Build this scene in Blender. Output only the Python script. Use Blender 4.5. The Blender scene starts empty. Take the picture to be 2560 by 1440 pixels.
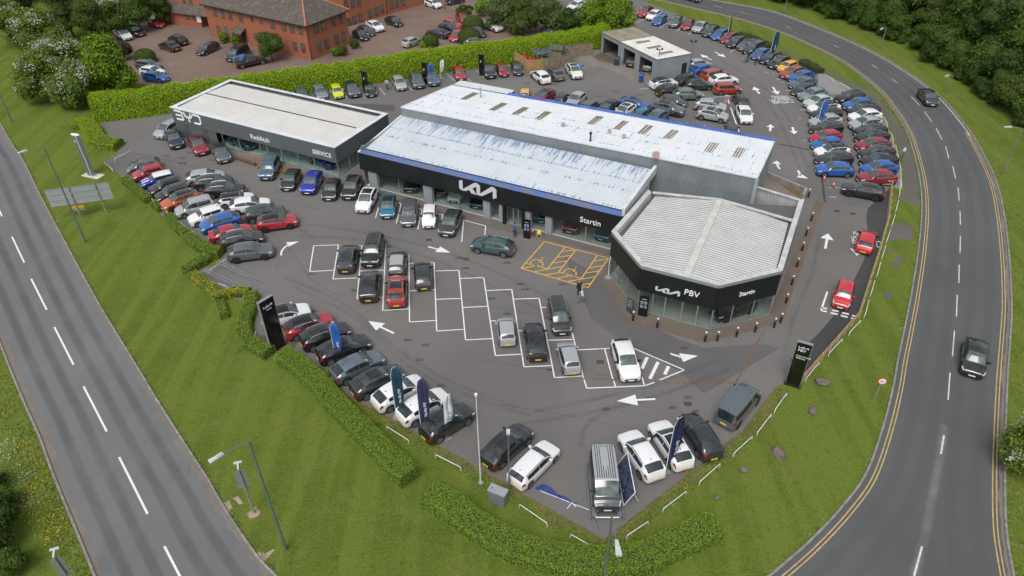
import bpy, bmesh, math, random
from mathutils import Vector, Matrix
random.seed(7)
S = bpy.context.scene
COL = S.collection
R = math.radians
# ------------------------------------------------------------------ camera, sky, sun, exposure
FPX, PIT, ROL, CH = 1800.0, R(37.2), R(-0.62), 42.0
_f = Vector((0, math.cos(PIT), -math.sin(PIT))); _u = Vector((0, math.sin(PIT), math.cos(PIT))); _r = Vector((1, 0, 0))
RT = _r * math.cos(ROL) + _u * math.sin(ROL); UP = _u * math.cos(ROL) - _r * math.sin(ROL)
cam = bpy.data.objects.new('camera', bpy.data.cameras.new('camera')); COL.objects.link(cam)
cam.data.sensor_width = 36; cam.data.lens = FPX / 2560 * 36; cam.data.clip_end = 1500
m = Matrix((RT, UP, -_f)).transposed().to_4x4(); m.translation = (0, 0, CH); cam.matrix_world = m
S.camera = cam
W = bpy.data.worlds.new('World'); S.world = W; W.use_nodes = True
wn = W.node_tree.nodes; wl = W.node_tree.links
SUN_EL, SUN_AZ = R(58), R(200)          # azimuth clockwise from +Y
sky = wn.new('ShaderNodeTexSky'); sky.sky_type = 'NISHITA'; sky.sun_disc = False
sky.sun_elevation = SUN_EL; sky.sun_rotation = SUN_AZ; sky.air_density = 1.0; sky.dust_density = 4.0; sky.ozone_density = 1.0
hs = wn.new('ShaderNodeHueSaturation'); hs.inputs['Saturation'].default_value = 0.22
wl.new(sky.outputs[0], hs.inputs['Color'])
# broken cloud, the same all over the dome
wtc = wn.new('ShaderNodeTexCoord'); wnz = wn.new('ShaderNodeTexNoise'); wnz.inputs['Scale'].default_value = 5.5; wnz.inputs['Detail'].default_value = 7; wnz.inputs['Roughness'].default_value = .6; wl.new(wtc.outputs['Generated'], wnz.inputs['Vector'])
wmr = wn.new('ShaderNodeMapRange'); wmr.inputs[1].default_value = .35; wmr.inputs[2].default_value = .65; wmr.inputs[3].default_value = .55; wmr.inputs[4].default_value = 1.5; wl.new(wnz.outputs[0], wmr.inputs[0])
wmx = wn.new('ShaderNodeVectorMath'); wmx.operation = 'SCALE'; wl.new(hs.outputs[0], wmx.inputs[0]); wl.new(wmr.outputs[0], wmx.inputs['Scale']); wl.new(wmx.outputs[0], wn['Background'].inputs['Color'])
wn['Background'].inputs['Strength'].default_value = 0.145
sl = bpy.data.lights.new('sun', 'SUN'); sl.energy = 1.5; sl.angle = R(30); sl.color = (1, .965, .92)
so = bpy.data.objects.new('sun', sl); COL.objects.link(so)
sd = Vector((math.sin(SUN_AZ) * math.cos(SUN_EL), math.cos(SUN_AZ) * math.cos(SUN_EL), math.sin(SUN_EL)))
so.rotation_euler = sd.to_track_quat('Z', 'Y').to_euler(); so.location = (0, 0, 60)
S.view_settings.view_transform = 'Standard'; S.view_settings.look = 'None'; S.view_settings.exposure = 0.1; S.view_settings.gamma = 1
# ------------------------------------------------------------------ helpers
def G(x, y, z=0.0):
    """photo pixel (2560 wide) -> point on the level z"""
    d = RT * ((x - 1280) / FPX) - UP * ((y - 720) / FPX) + _f
    t = (z - CH) / d.z
    return Vector((d.x * t, d.y * t, z))
def GV(px, P0, dr):
    """pixel -> point on the upright plane through P0 along dr"""
    d = RT * ((px[0] - 1280) / FPX) - UP * ((px[1] - 720) / FPX) + _f
    n = Vector((-dr.y, dr.x, 0)); t = (P0 - Vector((0, 0, CH))).dot(n) / d.dot(n)
    return Vector((0, 0, CH)) + d * t
class MB:
    def __init__(s): s.v = []; s.f = []; s.m = []; s.sm = False
    def face(s, pts, mi=0):
        b = len(s.v); s.v += [tuple(p) for p in pts]; s.f.append(tuple(range(b, b + len(pts)))); s.m.append(mi); return s
    def quadbox(s, P, mi=0):
        b = len(s.v); s.v += [tuple(p) for p in P]
        for q in ((3, 2, 1, 0), (4, 5, 6, 7), (0, 1, 5, 4), (1, 2, 6, 5), (2, 3, 7, 6), (3, 0, 4, 7)):
            s.f.append(tuple(b + i for i in q)); s.m.append(mi)
        return s
    def box(s, x0, x1, y0, y1, z0, z1, mi=0):
        return s.quadbox([(x0, y0, z0), (x1, y0, z0), (x1, y1, z0), (x0, y1, z0), (x0, y0, z1), (x1, y0, z1), (x1, y1, z1), (x0, y1, z1)], mi)
    def bar(s, a, b, w, h, mi=0, up=(0, 0, 1)):
        """box from a to b, w wide, h high, a and b on its axis"""
        a = Vector(a); b = Vector(b); d = (b - a).normalized(); u = Vector(up)
        sd_ = d.cross(u)
        if sd_.length < 1e-4: sd_ = d.cross(Vector((1, 0, 0)))
        sd_.normalize(); u = sd_.cross(d).normalized()
        q = []
        for p in (a, b):
            for i, j in ((-1, -1), (1, -1), (1, 1), (-1, 1)): q.append(p + sd_ * (i * w / 2) + u * (j * h / 2))
        return s.quadbox([q[0], q[1], q[2], q[3], q[4], q[5], q[6], q[7]], mi)
    def prism(s, poly, z0, z1, mi=0, top=True, bot=False):
        b = len(s.v); n = len(poly)
        # make it run anticlockwise
        ar = sum(poly[i][0] * poly[(i + 1) % n][1] - poly[(i + 1) % n][0] * poly[i][1] for i in range(n))
        if ar < 0: poly = list(poly)[::-1]
        s.v += [(p[0], p[1], z0) for p in poly] + [(p[0], p[1], z1) for p in poly]
        for i in range(n):
            j = (i + 1) % n; s.f.append((b + i, b + j, b + n + j, b + n + i)); s.m.append(mi)
        if top: s.f.append(tuple(b + n + i for i in range(n))); s.m.append(mi)
        if bot: s.f.append(tuple(b + i for i in range(n))[::-1]); s.m.append(mi)
        return s
    def tube(s, pts, r, n=8, mi=0, cap=True):
        pts = [Vector(p) for p in pts]; k = len(pts); b = len(s.v)
        rr = r if isinstance(r, (list, tuple)) else [r] * k
        ref = None
        for i, p in enumerate(pts):
            d = (pts[min(i + 1, k - 1)] - pts[max(i - 1, 0)]).normalized()
            if ref is None:
                ref = Vector((0, 0, 1)).cross(d)
                if ref.length < .05: ref = Vector((1, 0, 0))
            a = (ref - d * ref.dot(d)).normalized(); c = d.cross(a); ref = a
            for j in range(n):
                t = 2 * math.pi * j / n; s.v.append(tuple(p + (a * math.cos(t) + c * math.sin(t)) * rr[i]))
        for i in range(k - 1):
            for j in range(n):
                j2 = (j + 1) % n; s.f.append((b + i * n + j, b + i * n + j2, b + (i + 1) * n + j2, b + (i + 1) * n + j)); s.m.append(mi)
        if cap:
            s.f.append(tuple(b + j for j in range(n))[::-1]); s.m.append(mi); s.f.append(tuple(b + (k - 1) * n + j for j in range(n))); s.m.append(mi)
        return s
    def strip(s, A, B, mi=0):
        """ribbon between two polylines of equal length"""
        b = len(s.v); n = len(A); s.v += [tuple(p) for p in A] + [tuple(p) for p in B]
        for i in range(n - 1): s.f.append((b + i, b + i + 1, b + n + i + 1, b + n + i)); s.m.append(mi)
        return s
    def mesh(s, name, smooth=None):
        me = bpy.data.meshes.new(name); me.from_pydata(s.v, [], s.f); me.polygons.foreach_set('material_index', s.m)
        if smooth or s.sm:
            me.polygons.foreach_set('use_smooth', [True] * len(me.polygons)); me.set_sharp_from_angle(angle=R(smooth or 35))
        me.update(); return me
def tag(o, label=None, cat=None, group=None, kind=None):
    if label: o['label'] = label
    if cat: o['category'] = cat
    if group: o['group'] = group
    if kind: o['kind'] = kind
    return o
def obj(name, data, mats, parent=None, label=None, cat=None, group=None, kind=None, smooth=None):
    me = data.mesh(name, smooth) if isinstance(data, MB) else data
    o = bpy.data.objects.new(name, me); COL.objects.link(o)
    if not isinstance(mats, (list, tuple)): mats = [mats]
    if not me.materials:
        for x in mats: me.materials.append(x)
    if parent: o.parent = parent
    return tag(o, label, cat, group, kind)
def empty(name, loc=(0, 0, 0), rz=0, label=None, cat=None, group=None):
    o = bpy.data.objects.new(name, None); COL.objects.link(o); o.location = loc; o.rotation_euler.z = rz; o.empty_display_size = .2
    return tag(o, label, cat, group)
def copy_tree(o, parent=None):
    c = o.copy(); COL.objects.link(c)
    if parent: c.parent = parent
    for ch in list(o.children): copy_tree(ch, c)
    return c
def flat(poly, z): return [(p[0], p[1], z) for p in poly]
def smooth_line(pts, n=8):
    """Catmull-Rom through points"""
    out = []; P = [Vector(p) for p in pts]; k = len(P)
    for i in range(k - 1):
        p0 = P[max(i - 1, 0)]; p1 = P[i]; p2 = P[i + 1]; p3 = P[min(i + 2, k - 1)]
        for j in range(n):
            t = j / n
            out.append(.5 * ((2 * p1) + (p2 - p0) * t + (2 * p0 - 5 * p1 + 4 * p2 - p3) * t * t + (3 * p1 - p0 - 3 * p2 + p3) * t ** 3))
    out.append(P[-1]); return out
def offset(line, d):
    """shift a polyline sideways in plan (positive = to its left)"""
    out = []; n = len(line)
    for i, p in enumerate(line):
        t = (line[min(i + 1, n - 1)] - line[max(i - 1, 0)]); t.z = 0; t.normalize()
        out.append(p + Vector((-t.y, t.x, 0)) * d)
    return out
def lift(line, z): return [Vector((p[0], p[1], z)) for p in line]
def GL(pts, z=0.0): return [G(x, y, z) for x, y in pts]
def hsh(*a): return random.Random(hash(a) & 0xffffffff).random()
# ------------------------------------------------------------------ materials
def nodes(name):
    mt = bpy.data.materials.new(name); mt.use_nodes = True
    return mt, mt.node_tree.nodes, mt.node_tree.links, mt.node_tree.nodes['Principled BSDF']
_mc = {}
def P(name, col, rough=.6, metal=0, var=0, scale=3, coat=0, spec=.5, bump=0, bscale=40):
    """plain surface with an optional cloudy change of tone and fine relief"""
    if name in _mc: return _mc[name]
    mt, N, L, b = nodes(name); b.inputs['Roughness'].default_value = rough; b.inputs['Metallic'].default_value = metal
    b.inputs['Coat Weight'].default_value = coat; b.inputs['Coat Roughness'].default_value = .04; b.inputs['Specular IOR Level'].default_value = spec
    b.inputs['Base Color'].default_value = (*col, 1)
    if var or bump:
        tc = N.new('ShaderNodeTexCoord')
    if var:
        nz = N.new('ShaderNodeTexNoise'); nz.inputs['Scale'].default_value = scale; nz.inputs['Detail'].default_value = 6
        rp = N.new('ShaderNodeValToRGB'); e = rp.color_ramp.elements
        e[0].position = .3; e[1].position = .7
        e[0].color = (*[c * (1 - var) for c in col], 1); e[1].color = (*[min(1, c * (1 + var)) for c in col], 1)
        L.new(tc.outputs['Object'], nz.inputs['Vector']); L.new(nz.outputs[0], rp.inputs[0]); L.new(rp.outputs[0], b.inputs['Base Color'])
    if bump:
        n2 = N.new('ShaderNodeTexNoise'); n2.inputs['Scale'].default_value = bscale; n2.inputs['Detail'].default_value = 4
        bp = N.new('ShaderNodeBump'); bp.inputs['Strength'].default_value = bump; bp.inputs['Distance'].default_value = .02
        L.new(tc.outputs['Object'], n2.inputs['Vector']); L.new(n2.outputs[0], bp.inputs['Height']); L.new(bp.outputs[0], b.inputs['Normal'])
    _mc[name] = mt; return mt
def mixrgb(N, L, fac, a, b, mode='MIX'):
    mx = N.new('ShaderNodeMix'); mx.data_type = 'RGBA'; mx.blend_type = mode
    for s_, v in ((mx.inputs[0], fac), (mx.inputs[6], a), (mx.inputs[7], b)):
        if isinstance(v, (int, float)): s_.default_value = v
        elif isinstance(v, tuple): s_.default_value = (*v, 1)
        else: L.new(v, s_)
    return mx.outputs[2]
def noise(N, L, vec, scale, detail=5, rough=.55, dist=0):
    n = N.new('ShaderNodeTexNoise'); n.inputs['Scale'].default_value = scale; n.inputs['Detail'].default_value = detail
    n.inputs['Roughness'].default_value = rough; n.inputs['Distortion'].default_value = dist; L.new(vec, n.inputs['Vector']); return n.outputs[0]
def ramp(N, L, f, lo, hi, a=0.0, b=1.0):
    r_ = N.new('ShaderNodeMapRange'); r_.inputs[1].default_value = lo; r_.inputs[2].default_value = hi; r_.inputs[3].default_value = a; r_.inputs[4].default_value = b
    L.new(f, r_.inputs[0]); return r_.outputs[0]
def mapping(N, L, vec, rot=0, sc=(1, 1, 1)):
    mp = N.new('ShaderNodeMapping'); mp.inputs['Rotation'].default_value = (0, 0, rot); mp.inputs['Scale'].default_value = sc; L.new(vec, mp.inputs['Vector']); return mp.outputs[0]
def ground_mat(name, base, lo, hi, grain=.25, gscale=14, patch=.08, streak=None, rough=.9, seed=0):
    """asphalt and paving: broad tone changes, patches, faint stains and fine grain"""
    mt, N, L, b = nodes(name); tc = N.new('ShaderNodeTexCoord'); v = tc.outputs['Object']
    mp = N.new('ShaderNodeMapping'); mp.inputs['Location'].default_value = (seed * 13.7, seed * 5.1, 0); L.new(v, mp.inputs['Vector']); v = mp.outputs[0]
    c = mixrgb(N, L, ramp(N, L, noise(N, L, v, patch, 6, .6), .35, .65), lo, hi)
    c = mixrgb(N, L, ramp(N, L, noise(N, L, v, patch * 9, 5, .65, .6), .5, .75, 0, .55), c, base)
    g = noise(N, L, v, gscale, 3, .7)
    c = mixrgb(N, L, grain, c, mixrgb(N, L, g, tuple(x * .45 for x in base), tuple(x * 1.6 for x in base)))
    sc_ = noise(N, L, mapping(N, L, v, .6, (1, .22, 1)), patch * 7, 6, .7, 3.0); c = mixrgb(N, L, ramp(N, L, sc_, .60, .66, 0, .30), c, tuple(x * .7 for x in base))
    st = noise(N, L, v, patch * 3.3, 8, .75, 1.5)
    c = mixrgb(N, L, ramp(N, L, st, .62, .74, 0, .35), c, tuple(x * .62 for x in base))
    if streak is not None:
        sv = mapping(N, L, v, streak, (1, .03, 1)); c = mixrgb(N, L, ramp(N, L, noise(N, L, sv, .55, 4, .6), .45, .68, 0, .2), c, tuple(min(1, x * 1.35) for x in base))
    L.new(c, b.inputs['Base Color']); b.inputs['Roughness'].default_value = rough; b.inputs['Specular IOR Level'].default_value = .3
    bp = N.new('ShaderNodeBump'); bp.inputs['Strength'].default_value = .25; bp.inputs['Distance'].default_value = .02; L.new(g, bp.inputs['Height']); L.new(bp.outputs[0], b.inputs['Normal'])
    return mt
def grass_mat(name, dark, mid, dry, rot, sc=1.0):
    mt, N, L, b = nodes(name); tc = N.new('ShaderNodeTexCoord'); v = tc.outputs['Object']
    c = mixrgb(N, L, ramp(N, L, noise(N, L, v, .16 * sc, 5, .6), .35, .65), dark, mid)
    sv = mapping(N, L, v, rot, (1, .04, 1))                       # mowing swaths
    c = mixrgb(N, L, ramp(N, L, noise(N, L, sv, .62, 2, .45), .44, .56, 0, .8), c, (mid[0] * 1.55, mid[1] * 1.4, mid[2] * 1.5))
    c = mixrgb(N, L, ramp(N, L, noise(N, L, v, .38, 7, .72, .6), .48, .68, 0, .9), c, dry)
    g = noise(N, L, v, 7, 6, .75)
    c = mixrgb(N, L, .62, c, mixrgb(N, L, ramp(N, L, g, .3, .7), tuple(x * .45 for x in dark), tuple(x * 1.7 for x in mid)))
    g2 = noise(N, L, v, 1.7, 5, .7)
    c = mixrgb(N, L, ramp(N, L, g2, .54, .72, 0, .45), c, tuple(x * .6 for x in dark))
    L.new(c, b.inputs['Base Color']); b.inputs['Roughness'].default_value = 1; b.inputs['Specular IOR Level'].default_value = .1
    bp = N.new('ShaderNodeBump'); bp.inputs['Strength'].default_value = .9; bp.inputs['Distance'].default_value = .08; L.new(g, bp.inputs['Height']); L.new(bp.outputs[0], b.inputs['Normal'])
    return mt
def leaf_mat(name, cols, trans=.25):
    """leaf clumps: each loose face takes its own tone"""
    mt, N, L, b = nodes(name); ge = N.new('ShaderNodeNewGeometry'); rp = N.new('ShaderNodeValToRGB'); e = rp.color_ramp.elements
    while len(e) < len(cols): e.new(.5)
    for i, c in enumerate(cols): e[i].position = i / (len(cols) - 1); e[i].color = (*c, 1)
    L.new(ge.outputs['Random Per Island'], rp.inputs[0]); L.new(rp.outputs[0], b.inputs['Base Color'])
    b.inputs['Roughness'].default_value = .65; b.inputs['Specular IOR Level'].default_value = .25
    if trans:
        tr = N.new('ShaderNodeBsdfTranslucent'); ms = N.new('ShaderNodeMixShader'); ms.inputs[0].default_value = trans
        L.new(rp.outputs[0], tr.inputs[0]); L.new(b.outputs[0], ms.inputs[1]); L.new(tr.outputs[0], ms.inputs[2]); L.new(ms.outputs[0], N['Material Output'].inputs[0])
    return mt
def glass_mat(name, tint, refl=.12):
    mt, N, L, b = nodes(name); N.remove(b)
    t = N.new('ShaderNodeBsdfTransparent'); t.inputs[0].default_value = (*tint, 1); g = N.new('ShaderNodeBsdfGlossy'); g.inputs['Roughness'].default_value = .02
    fr = N.new('ShaderNodeLayerWeight'); fr.inputs[0].default_value = .5; pw = N.new('ShaderNodeMath'); pw.operation = 'POWER'; pw.inputs[1].default_value = 3.5; L.new(fr.outputs['Facing'], pw.inputs[0]); ad = N.new('ShaderNodeMath'); ad.operation = 'MULTIPLY_ADD'; ad.inputs[1].default_value = .6; ad.inputs[2].default_value = refl; L.new(pw.outputs[0], ad.inputs[0])
    ms = N.new('ShaderNodeMixShader'); L.new(ad.outputs[0], ms.inputs[0]); L.new(t.outputs[0], ms.inputs[1]); L.new(g.outputs[0], ms.inputs[2]); L.new(ms.outputs[0], N['Material Output'].inputs[0])
    return mt
GLASS = glass_mat('shop_glass', (.80, .86, .85), .05)
WHITE = P('white_paint', (.78, .79, .8), .5)
BLACKP = P('black_plastic', (.016, .017, .018), .5)
STEEL = P('galvanised_steel', (.36, .38, .39), .45, .5, .15, 4)
def road_paint(name, col, wear):
    mt, N, L, b = nodes(name); tc = N.new('ShaderNodeTexCoord'); v = tc.outputs['Object']
    n = noise(N, L, v, 5, 8, .8, .4); L.new(mixrgb(N, L, ramp(N, L, n, .6 - wear, .72 - wear * .6), col, tuple(c * .35 + .03 for c in col)), b.inputs['Base Color'])
    b.inputs['Roughness'].default_value = .75; return mt
PAINT = road_paint('fresh_white_line', (.68, .69, .7), .06); PAINTW = road_paint('worn_white_line', (.6, .61, .61), .14)
YELLOW = road_paint('yellow_line', (.52, .36, .13), .14); YBAY = road_paint('yellow_bay_line', (.74, .42, .03), .04)
def text_mesh(s, size, ext=.02, shear=0):
    cu = bpy.data.curves.new('lettering', 'FONT'); cu.body = s; cu.size = size; cu.extrude = ext; cu.resolution_u = 3; cu.shear = shear; cu.align_x = 'LEFT'
    o = bpy.data.objects.new('lettering', cu); COL.objects.link(o)
    me = bpy.data.meshes.new_from_object(o.evaluated_get(bpy.context.evaluated_depsgraph_get()))
    bpy.data.objects.remove(o); me.materials.clear(); return me
def put_text(name, s, size, mat, parent, org, ux, uy, ext=.02, sx=1.0, **k):
    """lettering with its baseline start at org, reading along ux, upright along uy"""
    o = obj(name, text_mesh(s, size, ext, **k), mat, parent); ux = Vector(ux).normalized(); uy = Vector(uy).normalized(); uz = ux.cross(uy)
    mm = Matrix((ux * sx, uy, uz)).transposed().to_4x4(); mm.translation = Vector(org); o.matrix_basis = mm; return o
# ------------------------------------------------------------------ ground, roads, paving
AVX = -math.atan2(73, 121)   # run of the left road, for the mowing swaths
LAWN = grass_mat('mown_grass', (.060, .093, .012), (.104, .145, .023), (.175, .168, .052), R(-39))
obj('ground', MB().face([(-420, -60, 0), (420, -60, 0), (420, 620, 0), (-420, 620, 0)]), LAWN, kind='structure')
ROADM = ground_mat('road_asphalt', (.13, .135, .14), (.112, .117, .122), (.152, .156, .16), .3, 11, .07, R(25), seed=1)
ROADR = ground_mat('bend_asphalt', (.086, .09, .094), (.073, .077, .08), (.1, .104, .107), .3, 11, .07, None, seed=2)
LOT = ground_mat('forecourt_asphalt', (.138, .133, .129), (.12, .115, .112), (.162, .156, .151), .26, 12, .06, None, seed=3)
NEWT = ground_mat('fresh_tarmac', (.052, .051, .052), (.045, .045, .046), (.062, .061, .06), .25, 12, .1, None, seed=4)
GREYT = ground_mat('older_tarmac', (.132, .127, .122), (.115, .111, .107), (.15, .145, .138), .26, 12, .1, None, seed=5)
FOOT = ground_mat('footpath_asphalt', (.105, .098, .088), (.088, .083, .075), (.125, .118, .105), .4, 9, .2, None, seed=6)
GRAV = ground_mat('pale_gravel', (.22, .22, .23), (.18, .18, .19), (.27, .27, .28), .55, 8, .4, None, seed=7)
CONC = ground_mat('worn_concrete', (.19, .165, .145), (.155, .135, .12), (.23, .205, .185), .2, 10, .25, None, seed=8)
MUD = ground_mat('muddy_concrete', (.10, .075, .05), (.075, .056, .04), (.15, .115, .08), .3, 10, .5, None, seed=9)
KERB = P('concrete_kerb', (.21, .205, .19), .9, 0, .3, 2)
DIRT = ground_mat('bare_soil', (.13, .10, .06), (.10, .08, .05), (.17, .13, .08), .5, 7, .5, None, seed=10)
def brick_paving():
    mt, N, L, b = nodes('red_block_paving'); tc = N.new('ShaderNodeTexCoord'); v = mapping(N, L, tc.outputs['Object'], R(-27))
    br = N.new('ShaderNodeTexBrick'); br.inputs['Scale'].default_value = 5; br.inputs['Color1'].default_value = (.185, .118, .09, 1); br.inputs['Color2'].default_value = (.15, .098, .076, 1)
    br.inputs['Mortar'].default_value = (.11, .075, .06, 1); br.inputs['Mortar Size'].default_value = .03; L.new(v, br.inputs['Vector'])
    c = mixrgb(N, L, ramp(N, L, noise(N, L, v, .12, 6, .65), .35, .65, 0, .7), br.outputs[0], (.2, .148, .122))
    c = mixrgb(N, L, ramp(N, L, noise(N, L, v, .7, 7, .7, 1), .55, .7, 0, .5), c, (.10, .065, .05))
    L.new(c, b.inputs['Base Color']); b.inputs['Roughness'].default_value = .9; return mt
PAVE = brick_paving()
def sheet(name, pts, z, mat, kind='structure', parent=None):
    return obj(name, MB().face(flat(GL(pts) if not isinstance(pts[0], Vector) else pts, z)) if False else tri_sheet(pts, z), mat, parent, kind=None if parent else kind)
def tri_sheet(pts, z):
    ps = GL(pts) if not isinstance(pts[0], Vector) else pts
    from mathutils.geometry import tessellate_polygon
    V = [Vector((p.x, p.y, 0)) for p in ps]; me = bpy.data.meshes.new('sheet'); fs = []
    for i, j, k in tessellate_polygon([V]):
        c = (V[j] - V[i]).cross(V[k] - V[i]).z
        if abs(c) > 1e-7: fs.append((i, j, k) if c > 0 else (k, j, i))
    me.from_pydata([(p.x, p.y, z) for p in ps], [], fs); me.update(); return me
def ribbon(line, w0, w1, z):
    """strip along a ground line, from offset w0 to w1"""
    return MB().strip(lift(offset(line, w1), z), lift(offset(line, w0), z))
def kerb(name, line, w, h=.11, z0=-.05):
    """kerb stones along a line (top surface lies to the left)"""
    a = offset(line, 0); b = offset(line, w); mb = MB(); mb.strip(lift(b, h), lift(a, h)); mb.strip(lift(a, h), lift(a, z0)); mb.strip(lift(b, z0), lift(b, h))
    return obj(name, mb, KERB, kind='structure')
# left road
LR = smooth_line(GL([(-330, -260), (-150, 30), (0, 311), (53, 397), (94, 480), (133, 555), (200, 680), (258, 784), (330, 902), (395, 1010), (460, 1113), (513, 1195), (555, 1268), (600, 1337), (645, 1400), (684, 1440)]))
d = (LR[-1] - LR[-9]).normalized(); LR += [LR[-1] + d * k for k in (4, 9, 16, 30)]
LLp = GL([(-520, -300), (-260, 200), (-120, 540), (0, 850), (61, 1000), (101, 1089), (131, 1171), (159, 1241), (186, 1305), (214, 1373), (241, 1440)])
LL = smooth_line(LLp); d = (LL[-1] - LL[-9]).normalized(); LL += [LL[-1] + d * k for k in (4, 9, 16, 30)]
obj('road', tri_sheet([p for p in LR] + [p for p in LL[::-1]], .012), ROADM, kind='structure')
kerb('kerb', LR, .16); kerb('kerb', LL[::-1], .16)
EDGE = ground_mat('gritty_road_edge', (.165, .145, .128), (.14, .125, .11), (.2, .175, .155), .45, 8, .5, None, seed=12)
def ragged(line, base, amp, z, sd):
    rr = random.Random(sd); A = offset(line, 0); B = []
    for i, p in enumerate(offset(line, -1)):
        q = A[i] + (p - A[i]) * (base + amp * (rr.random() ** 2)); B.append(q)
    return MB().strip(lift(A, z), lift(B, z))
obj('road_edge_grit', ragged(LR, .22, .35, .016, 1), EDGE, kind='structure')
obj('road_edge_grit', ragged(LL[::-1], .3, .35, .016, 2), EDGE, kind='structure')
def dash(pairs, w, z, mat, name='road_marking'):
    mb = MB()
    for a, b in pairs:
        a = G(*a); b = G(*b); a.z = b.z = z; s_ = (b - a).normalized().cross(Vector((0, 0, 1))) * w / 2
        mb.face([a - s_, a + s_, b + s_, b - s_][::-1] if False else [a + s_, b + s_, b - s_, a - s_])
    return obj(name, mb, mat, kind='structure')
dash([((-32, 455), (5, 541)), ((30, 592), (61, 657)), ((78, 697), (117, 775)), ((136, 818), (184, 912)), ((209, 966), (267, 1079)), ((298, 1143), (369, 1285)), ((411, 1366), (465, 1470))], .15, .018, PAINT)
# bend road on the right
RI = smooth_line(GL([(1200, -95), (1420, -55), (1600, -10), (1735, 22), (1832, 45), (1920, 71), (2003, 104), (2101, 153), (2189, 221), (2235, 277), (2263, 322), (2279, 362), (2299, 440), (2306, 518), (2299, 615), (2281, 732), (2262, 829), (2247, 900), (2236, 964), (2211, 1065), (2168, 1185), (2104, 1274), (2020, 1362), (1930, 1440)]), 6)
d = (RI[-1] - RI[-7]).normalized(); RI += [RI[-1] + d * 4 + Vector((-1, 0, 0)), RI[-1] + d * 9 + Vector((-3, 1.5, 0)), RI[-1] + d * 16 + Vector((-9, 5, 0))]
RO = smooth_line(GL([(1300, -130), (1560, -60), (1700, -20), (1782, 0), (1925, 27), (2045, 70), (2170, 124), (2274, 185), (2350, 243), (2412, 314), (2446, 366), (2487, 450), (2508, 540), (2520, 640), (2526, 760), (2522, 850), (2515, 950), (2510, 1080), (2508, 1200), (2512, 1330), (2530, 1440)]), 6)
d = (RO[-1] - RO[-7]).normalized(); RO += [RO[-1] + d * k for k in (4, 9, 16)]
obj('road', tri_sheet(RI + RO[::-1], .010), ROADR, kind='structure')
kerb('kerb', RI[::-1], .15) if False else kerb('kerb', RI, -.15)
kerb('kerb', RO, .15)
def lines(line, offs, w, z, mat, i0=0, i1=None):
    mb = MB()
    for o_ in offs:
        l = line[i0:i1]; mb.strip(lift(offset(l, o_ + w / 2), z), lift(offset(l, o_ - w / 2), z))
    return obj('road_marking', mb, mat, kind='structure')
lines(RI, (.38, .62), .085, .0155, YELLOW, 0, len(RI))
lines(RO, (-.42, -.66), .085, .0155, YELLOW, 56, len(RO))
lines(RO, (-.3,), .09, .0155, PAINTW, 0, 58)
obj('road_edge_grit', ragged(RO, .18, .25, .0145, 3), EDGE, kind='structure')
dash([((2277.5, 241), (2299, 264)), ((2311, 279), (2330, 305)), ((2340, 321), (2355, 349)), ((2364, 366), (2372, 396)), ((2382, 416), (2389, 447)), ((2395, 469), (2398, 502)), ((2400, 528), (2401, 562)), ((2401, 590), (2400, 632)), ((2398, 662), (2397, 708)), ((2393, 737), (2391, 792)), ((2386, 827), (2381, 891)), ((2375, 932), (2370, 1000)),
      ((2230, 197), (2242, 207)), ((2180, 162), (2194, 171)), ((2085, 113), (2096, 119)), ((1965, 66), (1976, 71)), ((1850, 30), (1866, 34)), ((1786, 14), (1804, 19))], .1, .0145, PAINTW)
dash([((2360, 1088), (2352, 1135)), ((2305, 1366), (2285, 1440))], .13, .0145, PAINTW)
# forecourt
LOTP = [(245, 300), (262, 330), (300, 380), (262, 405), (300, 440), (345, 480), (400, 535), (470, 590), (545, 640), (560, 660), (500, 672), (490, 690), (560, 735), (640, 770), (640, 800), (630, 872), (700, 890), (830, 925), (856, 966), (864, 984), (914, 1010), (992, 1053), (1050, 1085), (1100, 1114), (1199, 1169), (1279, 1216), (1454, 1315), (1507, 1347), (1539, 1326), (1640, 1245), (1758, 1152), (1855, 1076), (1940, 965), (2010, 949), (2072, 879), (2146, 794), (2177, 697), (2197, 634), (2220, 553), (2228, 467),
        (2255, 474), (2248, 396), (2229, 339), (2210, 292), (2187, 259), (2158, 233), (2123, 219), (2097, 205), (2062, 186), (2030, 172), (1990, 153), (1900, 112), (1830, 84), (1760, 58), (1700, 38), (1640, 15), (1585, -5), (1480, -40), (1400, -60), (1330, -30), (1420, 60), (1510, 110), (1360, 130), (1180, 150), (900, 190), (600, 235), (420, 275)]
obj('forecourt', tri_sheet(LOTP, .014), LOT, kind='structure')
edge = smooth_line(GL([(830, 925), (856, 966), (864, 984), (914, 1010), (992, 1053), (1050, 1085), (1100, 1114), (1199, 1169), (1279, 1216), (1454, 1315), (1507, 1347)]), 3)
obj('edging_kerb', MB().strip(lift(offset(edge, .0), .05), lift(offset(edge, -.09), .05)).strip(lift(offset(edge, .0), 0), lift(offset(edge, 0), .05)).strip(lift(offset(edge, -.09), .05), lift(offset(edge, -.09), 0)), P('edging_stone', (.15, .12, .085), .9, 0, .3, 2), kind='structure')
edge2 = smooth_line(GL([(1507, 1347), (1539, 1326), (1640, 1245), (1758, 1152), (1855, 1076), (1940, 965)]), 3)
obj('edging_kerb', MB().strip(lift(offset(edge2, 0), .05), lift(offset(edge2, -.09), .05)).strip(lift(offset(edge2, -.09), .05), lift(offset(edge2, -.09), 0)), _mc['edging_stone'], kind='structure')
def patch(name, pts, z, mat): return obj(name, tri_sheet(pts, z), mat, kind='structure')
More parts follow.
